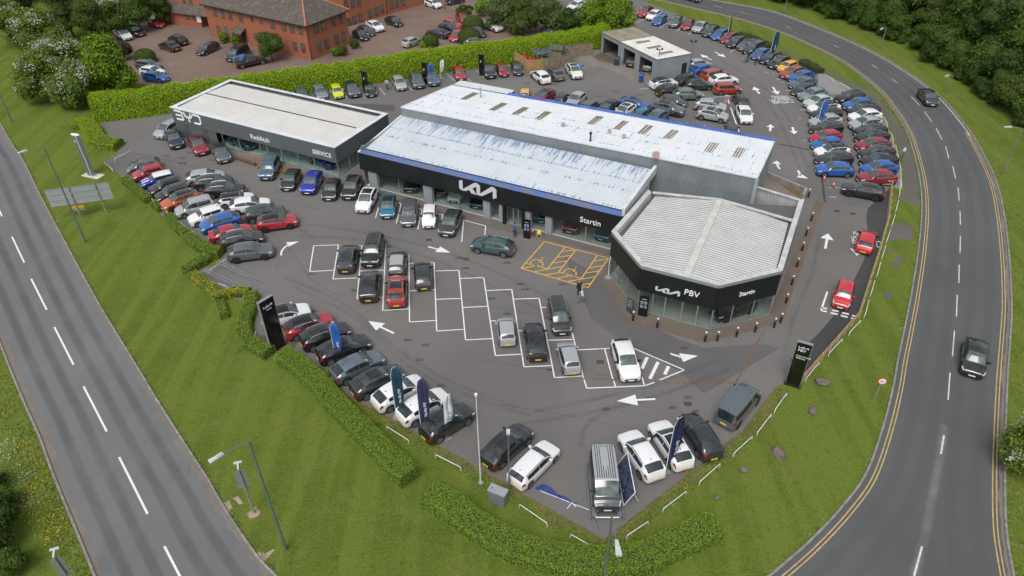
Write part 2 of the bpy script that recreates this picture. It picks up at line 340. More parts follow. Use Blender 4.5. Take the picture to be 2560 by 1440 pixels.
for e_, s_ in ((edge, 21), (edge2, 22)):   # dry strip of thin grass along the edging
    obj('dry_grass_strip', ragged(e_, .35, .9, .005, s_) if True else None, DIRT if False else grass_mat('thin_dry_grass', (.07, .09, .02), (.13, .13, .04), (.19, .15, .08), 0), kind='structure')
# repairs and worn areas of tarmac
patch('tarmac_patch', [(2225, 470), (2215, 553), (2192, 634), (2172, 697), (2141, 794), (2067, 879), (2000, 945), (1975, 900), (2050, 830), (2100, 770), (2140, 690), (2160, 650), (2172, 590), (2165, 545), (2170, 520)], .018, NEWT)
patch('tarmac_patch', [(2030, 510), (2060, 505), (2100, 520), (2165, 545), (2170, 590), (2155, 650), (2090, 640), (2020, 622)], .0175, GREYT)
patch('tarmac_patch', [(1410, 640), (1520, 700), (1560, 760), (1600, 800), (1700, 850), (1760, 870), (1900, 860), (1950, 870), (1760, 985), (1700, 930), (1560, 855), (1480, 800)], .0172, LOT if False else ground_mat('repaired_asphalt', (.104, .102, .102), (.092, .09, .09), (.118, .115, .114), .26, 12, .12, None, seed=11))
patch('tarmac_patch', [(1960, 505), (2000, 440), (2040, 390), (2060, 440), (2180, 480), (2170, 520), (2060, 505)], .0168, GREYT)
patch('concrete_apron', [(1440, 150), (1475, 125), (1505, 128), (1560, 165), (1640, 195), (1600, 212), (1560, 190), (1500, 165), (1455, 172)], .0178, CONC)
patch('muddy_apron', [(1482, 140), (1505, 131), (1545, 150), (1535, 160), (1495, 152)], .0214, MUD)
patch('tarmac_patch', [(840, 258), (985, 262), (988, 278), (880, 276)], .0174, ground_mat('dark_square_patch', (.085, .08, .076), (.076, .072, .068), (.094, .09, .085), .2, 12, .2, None, seed=15))
patch('gravel_strip', [(2045, 185), (2062, 186), (2097, 205), (2123, 219), (2158, 233), (2187, 259), (2210, 292), (2229, 339), (2248, 396), (2255, 474), (2238, 470), (2228, 396), (2215, 345), (2195, 290), (2150, 245), (2060, 232), (2045, 215)], .018, GRAV)
patch('footpath', [(2000, 145), (2062, 180), (2123, 214), (2165, 233), (2195, 260), (2216, 292), (2236, 339), (2256, 396), (2262, 474), (2250, 490), (2246, 500), (2296, 514), (2298, 470), (2294, 440), (2275, 370), (2258, 328), (2230, 285), (2184, 233), (2170, 224), (2140, 212), (2080, 180), (2020, 147), (1960, 122), (1940, 118)], .006, FOOT)
for pts in ([(2225, 560), (2262, 555), (2285, 575), (2280, 600), (2240, 598), (2222, 605)], [(2236, 640), (2262, 645), (2255, 660), (2240, 655)], [(2228, 655), (2250, 662), (2245, 672), (2230, 668)], [(2210, 730), (2232, 728), (2226, 745), (2206, 746)], [(2215, 620), (2232, 622), (2240, 632), (2218, 630)]):
    patch('bare_patch', pts, .005, FOOT)
patch('car_park', [(265, 98), (330, 60), (400, 40), (430, -60), (1330, -90), (1420, 60), (1500, 105), (1360, 128), (1180, 148), (900, 188), (600, 232), (440, 250), (330, 200), (290, 150)], .008, PAVE)
patch('side_road', [(1175, -40), (1230, -40), (1215, 22), (1180, 18)], .0125, ROADM)
patch('paved_entrance', [(585, 380), (640, 388), (700, 405), (760, 425), (845, 452), (800, 460), (700, 440), (640, 425), (585, 405)], .0185, ground_mat('entrance_paving', (.175, .125, .09), (.15, .11, .08), (.2, .145, .105), .4, 6, .5, None, seed=13))
patch('paved_strip', [(858, 440), (900, 425), (1210, 540), (1300, 567), (1530, 622), (1528, 640), (1300, 585), (1200, 566), (1080, 530), (925, 480)], .0188, ground_mat('paved_strip', (.125, .108, .096), (.11, .096, .086), (.15, .13, .115), .35, 7, .4, None, seed=14))
patch('pavilion_paving', [(1500, 690), (1530, 640), (1600, 700), (1770, 800), (1930, 770), (2040, 500), (2062, 505), (1958, 795), (1930, 815), (1764, 855), (1570, 800)], .0192, _m if False else ground_mat('pavilion_paving', (.128, .104, .084), (.112, .092, .075), (.15, .125, .1), .35, 7, .4, None, seed=16))
RED = P('brick_edging', (.17, .085, .055), .9, 0, .3, 3)
dash([((1460, 945), (1620, 955)), ((1660, 957), (1840, 956)), ((1840, 956), (1912, 822)), ((2053, 510), (1958, 795)), ((1958, 795), (1764, 857)), ((1764, 857), (1570, 802))], .13, .0232, RED, 'drain_line')
dash([((1945, 360), (2025, 375)), ((2030, 240), (2062, 505))], .25, .0228, NEWT, 'drain_line')
def soft_mat(name, col, strength, ns=.6):
    mt, N, L, b = nodes(name); at_ = N.new('ShaderNodeAttribute'); at_.attribute_name = 'fade'; tc = N.new('ShaderNodeTexCoord'); n = noise(N, L, tc.outputs['Object'], ns, 6, .7)
    ml = N.new('ShaderNodeMath'); ml.operation = 'MULTIPLY'; L.new(at_.outputs['Fac'], ml.inputs[0]); L.new(ramp(N, L, n, .35, .65, .25 * strength, strength), ml.inputs[1]); tr = N.new('ShaderNodeBsdfTransparent'); ms = N.new('ShaderNodeMixShader'); b.inputs['Base Color'].default_value = (*col, 1); b.inputs['Roughness'].default_value = .85
    L.new(ml.outputs[0], ms.inputs[0]); L.new(tr.outputs[0], ms.inputs[1]); L.new(b.outputs[0], ms.inputs[2]); L.new(ms.outputs[0], N['Material Output'].inputs[0]); return mt
def soft_ribbon(name, lines_, w, z, mat):
    # worn or stained band that dies away at its edges
    V = []; F = []; A = []
    for l in lines_:
        n = len(l); b0 = len(V)
        for k, f in ((-.5, 0), (-.2, 1), (.2, 1), (.5, 0)):
            for i, p in enumerate(offset(l, k * w)): V.append((p.x, p.y, z)); A.append(f * (0 if i in (0, n - 1) else 1))
        for r_ in range(3):
            for i in range(n - 1): F.append((b0 + r_ * n + i + 1, b0 + r_ * n + i, b0 + (r_ + 1) * n + i, b0 + (r_ + 1) * n + i + 1)[::-1])
    me = bpy.data.meshes.new(name); me.from_pydata(V, [], F); at_ = me.attributes.new('fade', 'FLOAT', 'POINT'); at_.data.foreach_set('value', A); me.update(); return obj(name, me, mat, kind='structure')
WT = soft_mat('polished_wheel_track', (.13, .135, .142), .4, .12); WT2 = soft_mat('dark_wheel_track', (.09, .093, .099), .38, .12); SCUF = soft_mat('tyre_scuff', (.07, .069, .068), .16, .35); SEAM = soft_mat('tarmac_seam', (.07, .068, .066), .3, .8); DUST = soft_mat('dusty_centre', (.3, .3, .3), .45, .5); DAMP = soft_mat('oil_stain', (.05, .048, .047), .5, 2.5)
soft_ribbon('wheel_track', [offset(RI, o_) for o_ in (1.6, 3.1)] + [offset(RO, -o_) for o_ in (1.7, 3.2)], .9, .0128, WT); soft_ribbon('wheel_track', [offset(LR, -o_) for o_ in (1.4, 2.9)] + [offset(LL, o_) for o_ in (1.5, 3.0)], .9, .0158, WT2)
soft_ribbon('faded_centre_line', [smooth_line(GL([(2362, 1060), (2350, 1140), (2335, 1220), (2318, 1310), (2296, 1400), (2280, 1460)]))], .75, .0136, DUST)
rs_ = random.Random(4)
arcs = [[(700, 690), (860, 760), (1000, 880), (1140, 960), (1300, 1020)], [(720, 710), (880, 790), (1010, 905), (1160, 985), (1330, 1040)], [(1330, 1030), (1480, 1000), (1640, 960), (1800, 900)], [(1300, 1060), (1480, 1030), (1660, 985), (1830, 920)], [(760, 560), (900, 580), (1080, 620), (1240, 680), (1400, 760)], [(740, 590), (900, 600), (1060, 640), (1220, 710), (1380, 790)], [(2020, 420), (1990, 350), (1960, 280), (1900, 210), (1800, 150)], [(2000, 425), (1970, 350), (1935, 280), (1880, 215), (1780, 160)], [(300, 380), (420, 400), (560, 450), (700, 540), (790, 600)], [(1450, 1120), (1470, 1060), (1540, 1020), (1650, 990)], [(1090, 1000), (1160, 1040), (1180, 1080)], [(1960, 880), (1990, 780), (2030, 680), (2050, 580)]]
soft_ribbon('tyre_scuff', [smooth_line(GL(a)) for a in arcs], .55, .0238, SCUF)
soft_ribbon('tarmac_seam', [smooth_line(GL(a)) for a in ([(560, 470), (700, 500), (860, 540)], [(1030, 700), (1200, 760), (1420, 800)], [(1190, 900), (1420, 930), (1640, 950)], [(640, 560), (720, 620), (780, 700), (850, 740)], [(1240, 1010), (1420, 1040), (1620, 1080)], [(1280, 175), (1400, 215), (1530, 240)], [(1960, 300), (2020, 320)], [(860, 470), (1000, 560), (1120, 600)], [(1500, 1330), (1490, 1290), (1520, 1270)])], .12, .0242, SEAM)
soft_ribbon('oil_stain', [smooth_line(GL([(x, y), (x + 7, y + 2), (x + 14, y + 1), (x + 20, y + 4)]), 2) for x, y in [(rs_.uniform(700, 1800), rs_.uniform(560, 1100)) for _ in range(34)] + [(rs_.uniform(1300, 1600), rs_.uniform(190, 250)) for _ in range(10)] + [(rs_.uniform(300, 800), rs_.uniform(380, 520)) for _ in range(10)]], .5, .0246, DAMP)
for x, y in ((1072, 600), (1165, 648), (900, 640), (1500, 905), (1720, 1010), (640, 520), (2092, 528), (2132, 535), (1820, 300), (560, 455)):
    c_ = G(x, y); obj('drain_cover', MB().box(c_.x - .3, c_.x + .3, c_.y - .22, c_.y + .22, .01, .0265), P('drain_iron', (.06, .055, .05), .7, .2, .3, 8), kind='structure')
# ---- painted markings of the forecourt
BL = []
ZM = .026
T = lambda x, y: (740 + x / 4.235, 560 + y / 4.235)
bays = [((188, 232), (450, 222)), ((188, 232), (145, 505)), ((145, 505), (400, 492)), ((450, 222), (392, 585)), ((392, 585), (660, 572)), ((672, 235), (715, 233)), ((672, 298), (690, 297)), ((695, 233), (648, 795)), ((680, 500), (930, 490)), ((648, 795), (915, 778)), ((950, 222), (918, 918)), ((950, 340), (1000, 338)), ((940, 615), (965, 613)), ((918, 918), (1195, 900)), ((1165, 330), (1196, 330)), ((1196, 328), (1202, 1040)), ((1170, 603), (1195, 602)), ((1205, 420), (1240, 418)), ((1205, 710), (1465, 695)), ((1202, 1040), (1480, 1023)), ((1430, 411), (1462, 410)), ((1462, 408), (1490, 1135)), ((1470, 500), (1725, 492)), ((1480, 800), (1745, 790)), ((1490, 1135), (1775, 1117)), ((1725, 490), (1795, 1230)), ((1740, 578), (1988, 570)), ((1770, 886), (2025, 873)), ((1795, 1230), (2075, 1215)), ((1988, 568), (2110, 1395)), ((2020, 707), (2283, 694)), ((2065, 1030), (2120, 1027)), ((2110, 1395), (2390, 1380))]
BL += [(T(*a), T(*b)) for a, b in bays]
T2 = lambda x, y: (1160 + x / 4.235, 700 + y / 4.235)
bays = [((525, 205), (795, 195)), ((505, 100), (635, 922)), ((575, 540), (625, 540)), ((635, 922), (920, 908)), ((795, 195), (958, 1035)), ((815, 292), (870, 290)), ((885, 640), (1165, 632)), ((958, 1035), (1265, 1018)), ((1145, 560), (1265, 1040)), ((1272, 1058), (1300, 1148)), ((1205, 742), (1545, 725)), ((1490, 735), (1575, 1050)), ((1585, 1068), (1602, 1128)), ((1300, 1148), (1910, 1122)), ((1885, 1030), (1910, 1122)), ((1910, 1122), (2018, 1085)), ((1795, 725), (2332, 955)), ((2332, 955), (2072, 1060))]
BL += [(T2(*a), T2(*b)) for a, b in bays]
dash(BL, .11, ZM, PAINT, 'bay_marking')
dash([(T2(1940, 820), T2(1885, 940)), (T2(2055, 870), T2(1968, 1048)), (T2(2165, 915), T2(2125, 1002))], .28, ZM, PAINT, 'bay_marking')
T3 = lambda x, y: (640 + x / 4.235, 380 + y / 4.235)
dash([(T3(*a), T3(*b)) for a, b in [((1300, 580), (1265, 700)), ((1540, 545), (1485, 758)), ((1500, 540), (1545, 547)), ((1760, 605), (1712, 822)), ((1715, 600), (1760, 607)), ((1975, 668), (1968, 720)), ((1950, 860), (1948, 888)), ((1925, 655), (1985, 668)), ((2198, 728), (2178, 955)), ((2195, 722), (2435, 785)), ((2432, 785), (2422, 880)), ((1300, 485), (1330, 492))]], .11, ZM, PAINT, 'bay_marking')
# disabled bays
T4 = lambda x, y: (1000 + x / 4.5, 420 + y / 4.5)
dis = [((1625, 830), (1360, 1130)), ((1625, 830), (2345, 1015)), ((2345, 1015), (2115, 1350)), ((1360, 1130), (2115, 1350)), ((1855, 895), (1660, 1135)), ((1978, 922), (1785, 1172)), ((1420, 1075), (1660, 1135)), ((1785, 1172), (2040, 1245)), ((2222, 985), (2040, 1245)), ((1978, 922), (1830, 940)), ((1925, 985), (1775, 1005)), ((1870, 1050), (1720, 1070)), ((1820, 1110), (1500, 1170)), ((2335, 1025), (2180, 1050)), ((2285, 1100), (2130, 1125)), ((2240, 1160), (2085, 1185)), ((2195, 1225), (1880, 1280)), ((1540, 1100), (1370, 1130)), ((1790, 1180), (1630, 1205)), ((1915, 1215), (1760, 1245)), ((2140, 1300), (1990, 1325))]
dash([(T4(*a), T4(*b)) for a, b in dis], .1, ZM, YBAY, 'bay_marking')
def wheelchair(cx, cy, k):
    arc = [T4(cx + k * 62 * math.cos(t) - 20, cy + 36 * math.sin(t)) for t in [R(a) for a in range(60, 340, 20)]]
    seg = list(zip(arc[:-1], arc[1:])) + [(T4(cx + 48, cy - 38), T4(cx + 20, cy - 5)), (T4(cx + 20, cy - 5), T4(cx + 58, cy - 2)), (T4(cx + 58, cy - 2), T4(cx + 52, cy + 34)), (T4(cx + 52, cy + 34), T4(cx + 68, cy + 32)), (T4(cx + 10, cy - 22), T4(cx + 48, cy - 18)), (T4(cx + 45, cy - 58), T4(cx + 62, cy - 50))]
    dash(seg, .09, ZM, YBAY, 'bay_symbol')
wheelchair(1550, 1068, 1); wheelchair(1925, 1172, 1)
# arrows
def arrow(tail, head, w=.2, hl=1.25, hw=.95, bend=None, z=ZM):
    a = G(*tail); b = G(*head); mb = MB()
    pts = [a, b] if not bend else [a.lerp(G(*bend), 0) * (1 - t) ** 2 + G(*bend) * 2 * t * (1 - t) + b * t * t for t in [i / 8 for i in range(9)]]
    dr = (pts[-1] - pts[-2]).normalized(); n = Vector((-dr.y, dr.x, 0)); base = pts[-1] - dr * hl
    body = [p for p in pts[:-1] if (pts[-1] - p).length > hl] + [base]
    mb.strip(lift(offset(body, w / 2), z), lift(offset(body, -w / 2), z)); b_ = lift([base + n * hw / 2, base - n * hw / 2, pts[-1]], z); mb.face(b_)
    obj('road_arrow', mb, PAINT, kind='structure')
arrow((703, 639), (748, 604), bend=(700, 615)); arrow((1070, 617), (1126, 632), hl=1.5, hw=1.1); arrow((985, 834), (921, 803), hl=1.5, hw=1.2)
arrow((1676, 884), (1745, 890), bend=(1698, 896), hl=1.5, hw=1.1); arrow((1638, 998), (1542, 1003), hl=1.6, hw=1.2)
arrow((2063, 622), (2070, 584), w=.25, hl=1.2, hw=1.35); arrow((2142, 600), (2142, 640), w=.25, hl=1.2, hw=1.35)
arrow((1925, 328), (1927, 311), w=.3, hl=1, hw=1.1); arrow((1981, 318), (1986, 336), w=.3, hl=1, hw=1.1)
arrow((1950, 423), (1942, 402), w=.25, hl=.9, hw=1.1, bend=(1941, 414)); arrow((1995, 427), (2021, 447), w=.3, hl=1.2, hw=1.2, bend=(2000, 441))
arrow((1899, 235), (1884, 217), w=.3, hl=1.3, hw=1.2); arrow((1932, 218), (1945, 237), w=.3, hl=1.3, hw=1.2)
arrow((1779, 150), (1750, 136), w=.25, hl=1.5, hw=1.2); arrow((1787, 130), (1814, 144), w=.25, hl=1.5, hw=1.2)
def ground_text(s, px_right, px_left, size, z=ZM):
    """lettering on the tarmac read from the far side"""
    a = G(*px_right); b = G(*px_left); ux = (b - a).normalized(); uy = Vector((-ux.y, ux.x, 0)); a.z = z
    me = text_mesh(s, size, 0); w = max(v.co.x for v in me.vertices); o = obj('road_lettering', me, PAINT, kind='structure')
    k = (b - a).length / w; mm = Matrix((ux * k, uy, Vector((0, 0, 1)))).transposed().to_4x4(); mm.translation = a; o.matrix_basis = mm
ground_text('CUSTOMER', (1977, 247), (1923, 250), 2.1); ground_text('PARKING', (1968, 239), (1927, 240), 2.0)
ground_text('CUSTOMER', (2203, 604), (2127, 592), 1.9); ground_text('PARKING', (2190, 589), (2133, 579), 1.7)
T5 = lambda x, y: (1940 + x / 2.5717, 440 + y / 2.5717)
dash([(T5(330, 745), T5(290, 862))], .18, ZM, PAINT, 'bay_marking')
dash([(T5(*a), T5(*b)) for a, b in [((290, 848), (328, 854)), ((288, 865), (326, 874)), ((360, 864), (402, 872)), ((350, 881), (396, 891)), ((424, 880), (468, 890)), ((416, 898), (460, 909)), ((488, 898), (524, 906)), ((482, 915), (512, 922))]], .22, ZM, PAINT, 'give_way_marking')
T6 = lambda x, y: (1500 + x / 4, y / 4)
dash([(T6(*a), T6(*b)) for a, b in [((355, 230), (440, 195)), ((595, 278), (680, 230)), ((770, 312), (800, 285)), ((890, 345), (915, 322)), ((1300, 525), (1350, 490)), ((400, 892), (500, 882)), ((1720, 740), (1770, 738)), ((1650, 720), (1690, 730)), ((1000, 985), (1320, 960)), ((1030, 1285), (1050, 1255)), ((860, 1245), (875, 1225))]], .12, ZM, PAINTW, 'bay_marking')
for k in range(14):
    a = (1925 + k * 8.2 + (8 if k > 6 else 0), 186 + k * 19.5)
T7 = lambda x, y: (1880 + x / 4.236, 160 + y / 4.236)
dash([(T7(*a), T7(*b)) for a, b in [((215, 105), (270, 102)), ((255, 165), (330, 160)), ((355, 285), (400, 280)), ((405, 350), (460, 348)), ((505, 487), (575, 485)), ((490, 580), (520, 582)), ((540, 810), (570, 812)), ((345, 190), (300, 196)), ((810, 1310), (930, 1312)), ((815, 1408), (895, 1412)), ((640, 1152), (665, 1154))]], .11, ZM, PAINTW, 'bay_marking')
T8 = lambda x, y: (1000 + x / 4, y / 4)
dash([(T8(*a), T8(*b)) for a, b in [((460, 735), (555, 815)), ((675, 780), (710, 815)), ((765, 710), (860, 795)), ((1120, 735), (1160, 770)), ((60, 850), (125, 905)), ((265, 840), (290, 870)), ((-205, 880), (-150, 950)), ((-365, 940), (-345, 985)), ((-545, 960), (-525, 985))]], .1, ZM, PAINTW, 'bay_marking')
# ------------------------------------------------------------------ buildings
def clad_mat(name, col, var=.12, rough=.5):
    return P(name, col, rough, 0, var, .5)
GREYC = clad_mat('grey_cladding', (.2, .225, .235)); DGREYC = clad_mat('dark_grey_cladding', (.098, .112, .118), .08)
FASC = P('black_fascia', (.009, .011, .012), .42, 0, .2, .6); CAP = P('pale_capping', (.6, .63, .66), .45, 0, .12, .8)
PIER = P('grey_pier', (.25, .27, .29), .55, 0, .06, 1); ALU = P('aluminium_frame', (.42, .44, .45), .35, .6)
FLOOR = P('showroom_floor', (.62, .62, .6), .25, 0, .08, .5); INWALL = P('interior_wall', (.75, .75, .73), .8); SIGNW = P('white_sign', (.82, .83, .85), .4); LOGO = P('silver_logo', (.55, .57, .6), .35)
def roof_mat(name, white, under, rib=None, wear=.5, blue_edge=None, lap=None):
    """painted sheet roof: streaks along local Y where the paint has gone; flaking grows towards Y = blue_edge; lap rows"""
    mt, N, L, b = nodes(name); tc = N.new('ShaderNodeTexCoord'); v = tc.outputs['Object']; sp = N.new('ShaderNodeSeparateXYZ'); L.new(v, sp.inputs[0])
    c = mixrgb(N, L, ramp(N, L, noise(N, L, v, .35, 6, .6), .3, .7), tuple(x * .9 for x in white), white)
    sv = mapping(N, L, v, 0, (5.2, .33, 1)); n = noise(N, L, sv, 1, 4, .62)
    lo = .645
    if blue_edge:
        g = ramp(N, L, sp.outputs[1], blue_edge[0], blue_edge[1], 0, blue_edge[2]); big = noise(N, L, mapping(N, L, v, 0, (.25, .05, 1)), 1, 3, .5)
        ml = N.new('ShaderNodeMath'); ml.operation = 'MULTIPLY'; L.new(g, ml.inputs[0]); L.new(ramp(N, L, big, .3, .6, .6, 1.1), ml.inputs[1])
        ad = N.new('ShaderNodeMath'); L.new(n, ad.inputs[0]); L.new(ml.outputs[0], ad.inputs[1]); n = ad.outputs[0]
    if lap:
        for y0 in lap:
            df = N.new('ShaderNodeMath'); df.operation = 'SUBTRACT'; df.inputs[1].default_value = y0; L.new(sp.outputs[1], df.inputs[0]); ab = N.new('ShaderNodeMath'); ab.operation = 'ABSOLUTE'; L.new(df.outputs[0], ab.inputs[0])
            g = ramp(N, L, ab.outputs[0], .05, .28, .13, 0); ad = N.new('ShaderNodeMath'); L.new(n, ad.inputs[0]); L.new(g, ad.inputs[1]); n = ad.outputs[0]
    c = mixrgb(N, L, ramp(N, L, n, lo, lo + .05, 0, wear), c, under)
    L.new(c, b.inputs['Base Color']); b.inputs['Roughness'].default_value = .55; return mt
def local(root):
    mi = (Matrix.Translation(root.location) @ Matrix.Rotation(root.rotation_euler.z, 4, 'Z')).inverted()
    return lambda p: mi @ Vector(p)
def sheet_roof(FL, FR, BR, BL, n, amp, duty=.25):
    """ribbed sheeting over four corners, ribs running front to back"""
    FL, FR, BR, BL = map(Vector, (FL, FR, BR, BL)); a = []; b = []
    for i in range(n):
        for t, h in ((i, 0), (i + 1 - 2 * duty, 0), (i + 1 - 1.6 * duty, 1), (i + 1 - .4 * duty, 1)):
            t /= n; up = Vector((0, 0, h * amp)); a.append(FL.lerp(FR, t) + up); b.append(BL.lerp(BR, t) + up)
    a.append(FR); b.append(BR); return MB().strip(b, a)
def ribbed_wall(p, q, z0, z1, pitch=.3, depth=.03):
    """upright ribbed cladding from p to q, ribs stand to the right of p->q"""
    p = Vector(p); q = Vector(q); p.z = q.z = 0; n = max(2, int((q - p).length / pitch)); d = (q - p).normalized(); o_ = Vector((d.y, -d.x, 0)) * depth; A = []; B = []
    for i in range(n):
        for t, h in ((i, 0), (i + .5, 0), (i + .62, 1), (i + .88, 1)):
            r_ = p.lerp(q, t / n) + o_ * h; A.append(Vector((r_.x, r_.y, z0))); B.append(Vector((r_.x, r_.y, z1)))
    A.append(Vector((q.x, q.y, z0))); B.append(Vector((q.x, q.y, z1))); return MB().strip(A, B)
def stroke(pts, w, t=.06, closed=False):
    """flat raised strokes in the local XZ plane (facing -Y)"""
    mb = MB(); k = 0
    for a, b in zip(pts[:-1], pts[1:]):
        a = Vector((a[0], 0, a[1])); b = Vector((b[0], 0, b[1])); d = (b - a).normalized() * w * .38; k += 1
        mb.bar(a - d, b + d, w, t + .002 * (k % 2), 0, (0, 1, 0))
    return mb
def kia_logo(W_, t=.06):
    k = W_ / 10; mb = MB(); y = 0
    for q in ([(0, .45), (.95, .12), (.95, 2.4), (0, 2.05)], [(.5, .2), (1.75, .2), (5.1, 1.9), (5.1, 2.42), (4.2, 2.42)], [(2.35, 1.0), (3.35, 1.3), (4.6, 0), (3.3, 0)], [(4.7, 2.4), (5.65, 2.1), (5.65, .1), (4.7, .0)], [(5.0, 0), (6.15, 0), (9.5, 1.85), (9.5, 2.42), (8.6, 2.42)], [(9.05, 2.4), (10, 2.05), (10, .35), (9.05, .0)]):
        y += .0015; f = [(p[0] * k, -t - y, p[1] * k) for p in q]; bk = [(p[0] * k, 0, p[1] * k) for p in q]; n = len(q)
        b0 = len(mb.v); mb.v += f + bk; mb.f.append(tuple(b0 + i for i in range(n))[::-1] if False else tuple(b0 + i for i in range(n))); mb.m.append(0)
        for i in range(n): j = (i + 1) % n; mb.f.append((b0 + j, b0 + i, b0 + n + i, b0 + n + j)); mb.m.append(0)
    bm = bmesh.new(); me = mb.mesh('logo'); bm.from_mesh(me); bmesh.ops.recalc_face_normals(bm, faces=bm.faces); bm.to_mesh(me); bm.free(); return me
def wall_frame(o, org, ux):
    """stand an XZ-plane mesh at org reading along ux"""
    ux = Vector(ux).normalized(); uy = Vector((-ux.y, ux.x, 0)); mm = Matrix((ux, uy, Vector((0, 0, 1)))).transposed().to_4x4(); mm.translation = Vector(org); o.matrix_basis = mm; return o
def glazing(root, p, q, z0, z1, cuts, name='window_pane', frame=.07, base=.12):
    """row of shop windows from p to q split at the given fractions"""
    p = Vector(p); q = Vector(q); ts = [0] + list(cuts) + [1]; d = (q - p).normalized()
    fr = MB()
    for t in ts:
        c = p.lerp(q, t); fr.bar((c.x, c.y, z0), (c.x, c.y, z1), frame, .1, 0, d)
    fr.bar((p.x, p.y, z0 + base / 2), (q.x, q.y, z0 + base / 2), .1, base); fr.bar((p.x, p.y, z1 - .04), (q.x, q.y, z1 - .04), .1, .08)
    obj('window_frame', fr, ALU, root)
    for a, b in zip(ts[:-1], ts[1:]):
        A = p.lerp(q, a) + d * frame / 2; B = p.lerp(q, b) - d * frame / 2
        obj(name, MB().bar((A.x, A.y, (z0 + base + z1 - .08) / 2), (B.x, B.y, (z0 + base + z1 - .08) / 2), .02, z1 - .08 - z0 - base), GLASS, root)
# ---- main showroom with hall
KANG = R(-27.2)
kia = empty('car_showroom', (-17.47, 75.62, 0), KANG, 'long black fronted car showroom with white sheet roofs and a higher grey hall behind', 'showroom'); kl = local(kia)
KA = Vector((math.cos(KANG), math.sin(KANG), 0)); KB = Vector((-KA.y, KA.x, 0)); KP = Vector((-17.47, 75.62, 0)); KL = 32.0
def kx(px): return kl(GV(px, KP, KA)).x
WB = 8.95
obj('fascia', MB().box(-.05, KL, -.14, .2, 2.35, 4.5), FASC, kia)
for i in range(1, 11): obj('fascia_joint', MB().box(i * 3.1, i * 3.1 + .015, -.146, -.14, 2.36, 4.48), P('joint_grey', (.02, .022, .024), .6), kia)  # thin joint lines, slightly paler than the fascia
def weathered_blue():
    mt, N, L, b = nodes('weathered_blue_capping'); tc = N.new('ShaderNodeTexCoord'); v = tc.outputs['Object']
    c = mixrgb(N, L, ramp(N, L, noise(N, L, v, .5, 6, .7, .8), .42, .6), (.075, .15, .40), (.15, .16, .19)); c = mixrgb(N, L, ramp(N, L, noise(N, L, v, 1.1, 5, .7, 1), .6, .7, 0, .8), c, (.24, .15, .13)); L.new(c, b.inputs['Base Color']); b.inputs['Roughness'].default_value = .6; return mt
BLUEW = weathered_blue(); NAVY = P('navy_gutter', (.012, .022, .11), .5, 0, .3, 1)
obj('capping', MB().box(-.06, KL, -.16, .8, 4.5, 4.54), BLUEW, kia)
obj('gutter', MB().box(.25, KL, .8, 1.3, 4.28, 4.36), NAVY, kia)
LOWR = roof_mat('flaking_white_roof', (.57, .62, .66), (.09, .165, .36), None, .72, (5.2, 9.0, .19), (1.4, 4.4, 6.2))
obj('low_roof', sheet_roof((.12, 1.15, 4.44), (KL, 1.15, 4.44), (KL + .35, WB, 5.38), (.12, WB, 5.38), 150, .05), LOWR, kia)
obj('verge_trim', MB().bar((.0, -.1, 4.54), (.02, WB, 5.44), .22, .1), CAP, kia)
# right end upstand beside the pavilion
obj('upstand', MB().bar((KL + .1, -.1, 5.0), (KL + .4, WB, 5.5), .3, .9), CAP, kia)
hFL = kl(G(1003, 268, 6.55)); hFR = kl(G(1893, 445, 6.55)); hBR = kl(G(1936, 354, 6.05)); hBL = kl(G(1130, 213, 6.05))
HALLR = roof_mat('white_hall_roof', (.70, .735, .77), (.16, .19, .28), None, .75, None, (WB + 1.5, WB + 4.2, WB + 6.0))
obj('hall_roof', sheet_roof(hFL, hFR, hBR, hBL, 150, .045), HALLR, kia)
obj('hall_wall', ribbed_wall(hFL, hFR, 4.2, 6.54, .3, .035), GREYC, kia)
obj('hall_wall', ribbed_wall(kl(G(1893, 445, 6.55)).lerp(hFL, .27), hFR, 0, 4.3, .3, .035), GREYC, kia)
obj('hall_wall', ribbed_wall(hFR, hBR, 0, 6.2, .3, .035), GREYC, kia)
obj('hall_wall', ribbed_wall(hBR, hBL, 0, 6.03, .3, .035), GREYC, kia); obj('hall_wall', ribbed_wall(hBL, hFL, 0, 6.2, .3, .035), GREYC, kia)
obj('eave_trim', MB().bar(hFL + Vector((0, -.05, .0)), hFR + Vector((0, -.05, .0)), .12, .12), CAP, kia); obj('verge_trim', MB().bar(hFL, hBL, .16, .14), CAP, kia); obj('verge_trim', MB().bar(hFR, hBR, .16, .14), CAP, kia)
gb = kl(G(1268, 238, 6.05)); off = Vector((0, .3, 0))
obj('rear_gutter', MB().bar(gb + off, hBR + off, .55, .3), P('blue_gutter', (.055, .12, .38), .5, 0, .35, .7), kia)
corner = MB().bar((hFR.x + .02, hFR.y - .05, 0), (hFR.x + .02, hFR.y - .05, 6.5), .35, .06, 0, (0, 1, 0)); obj('corner_trim', corner, P('corner_grey', (.3, .34, .36), .5), kia)
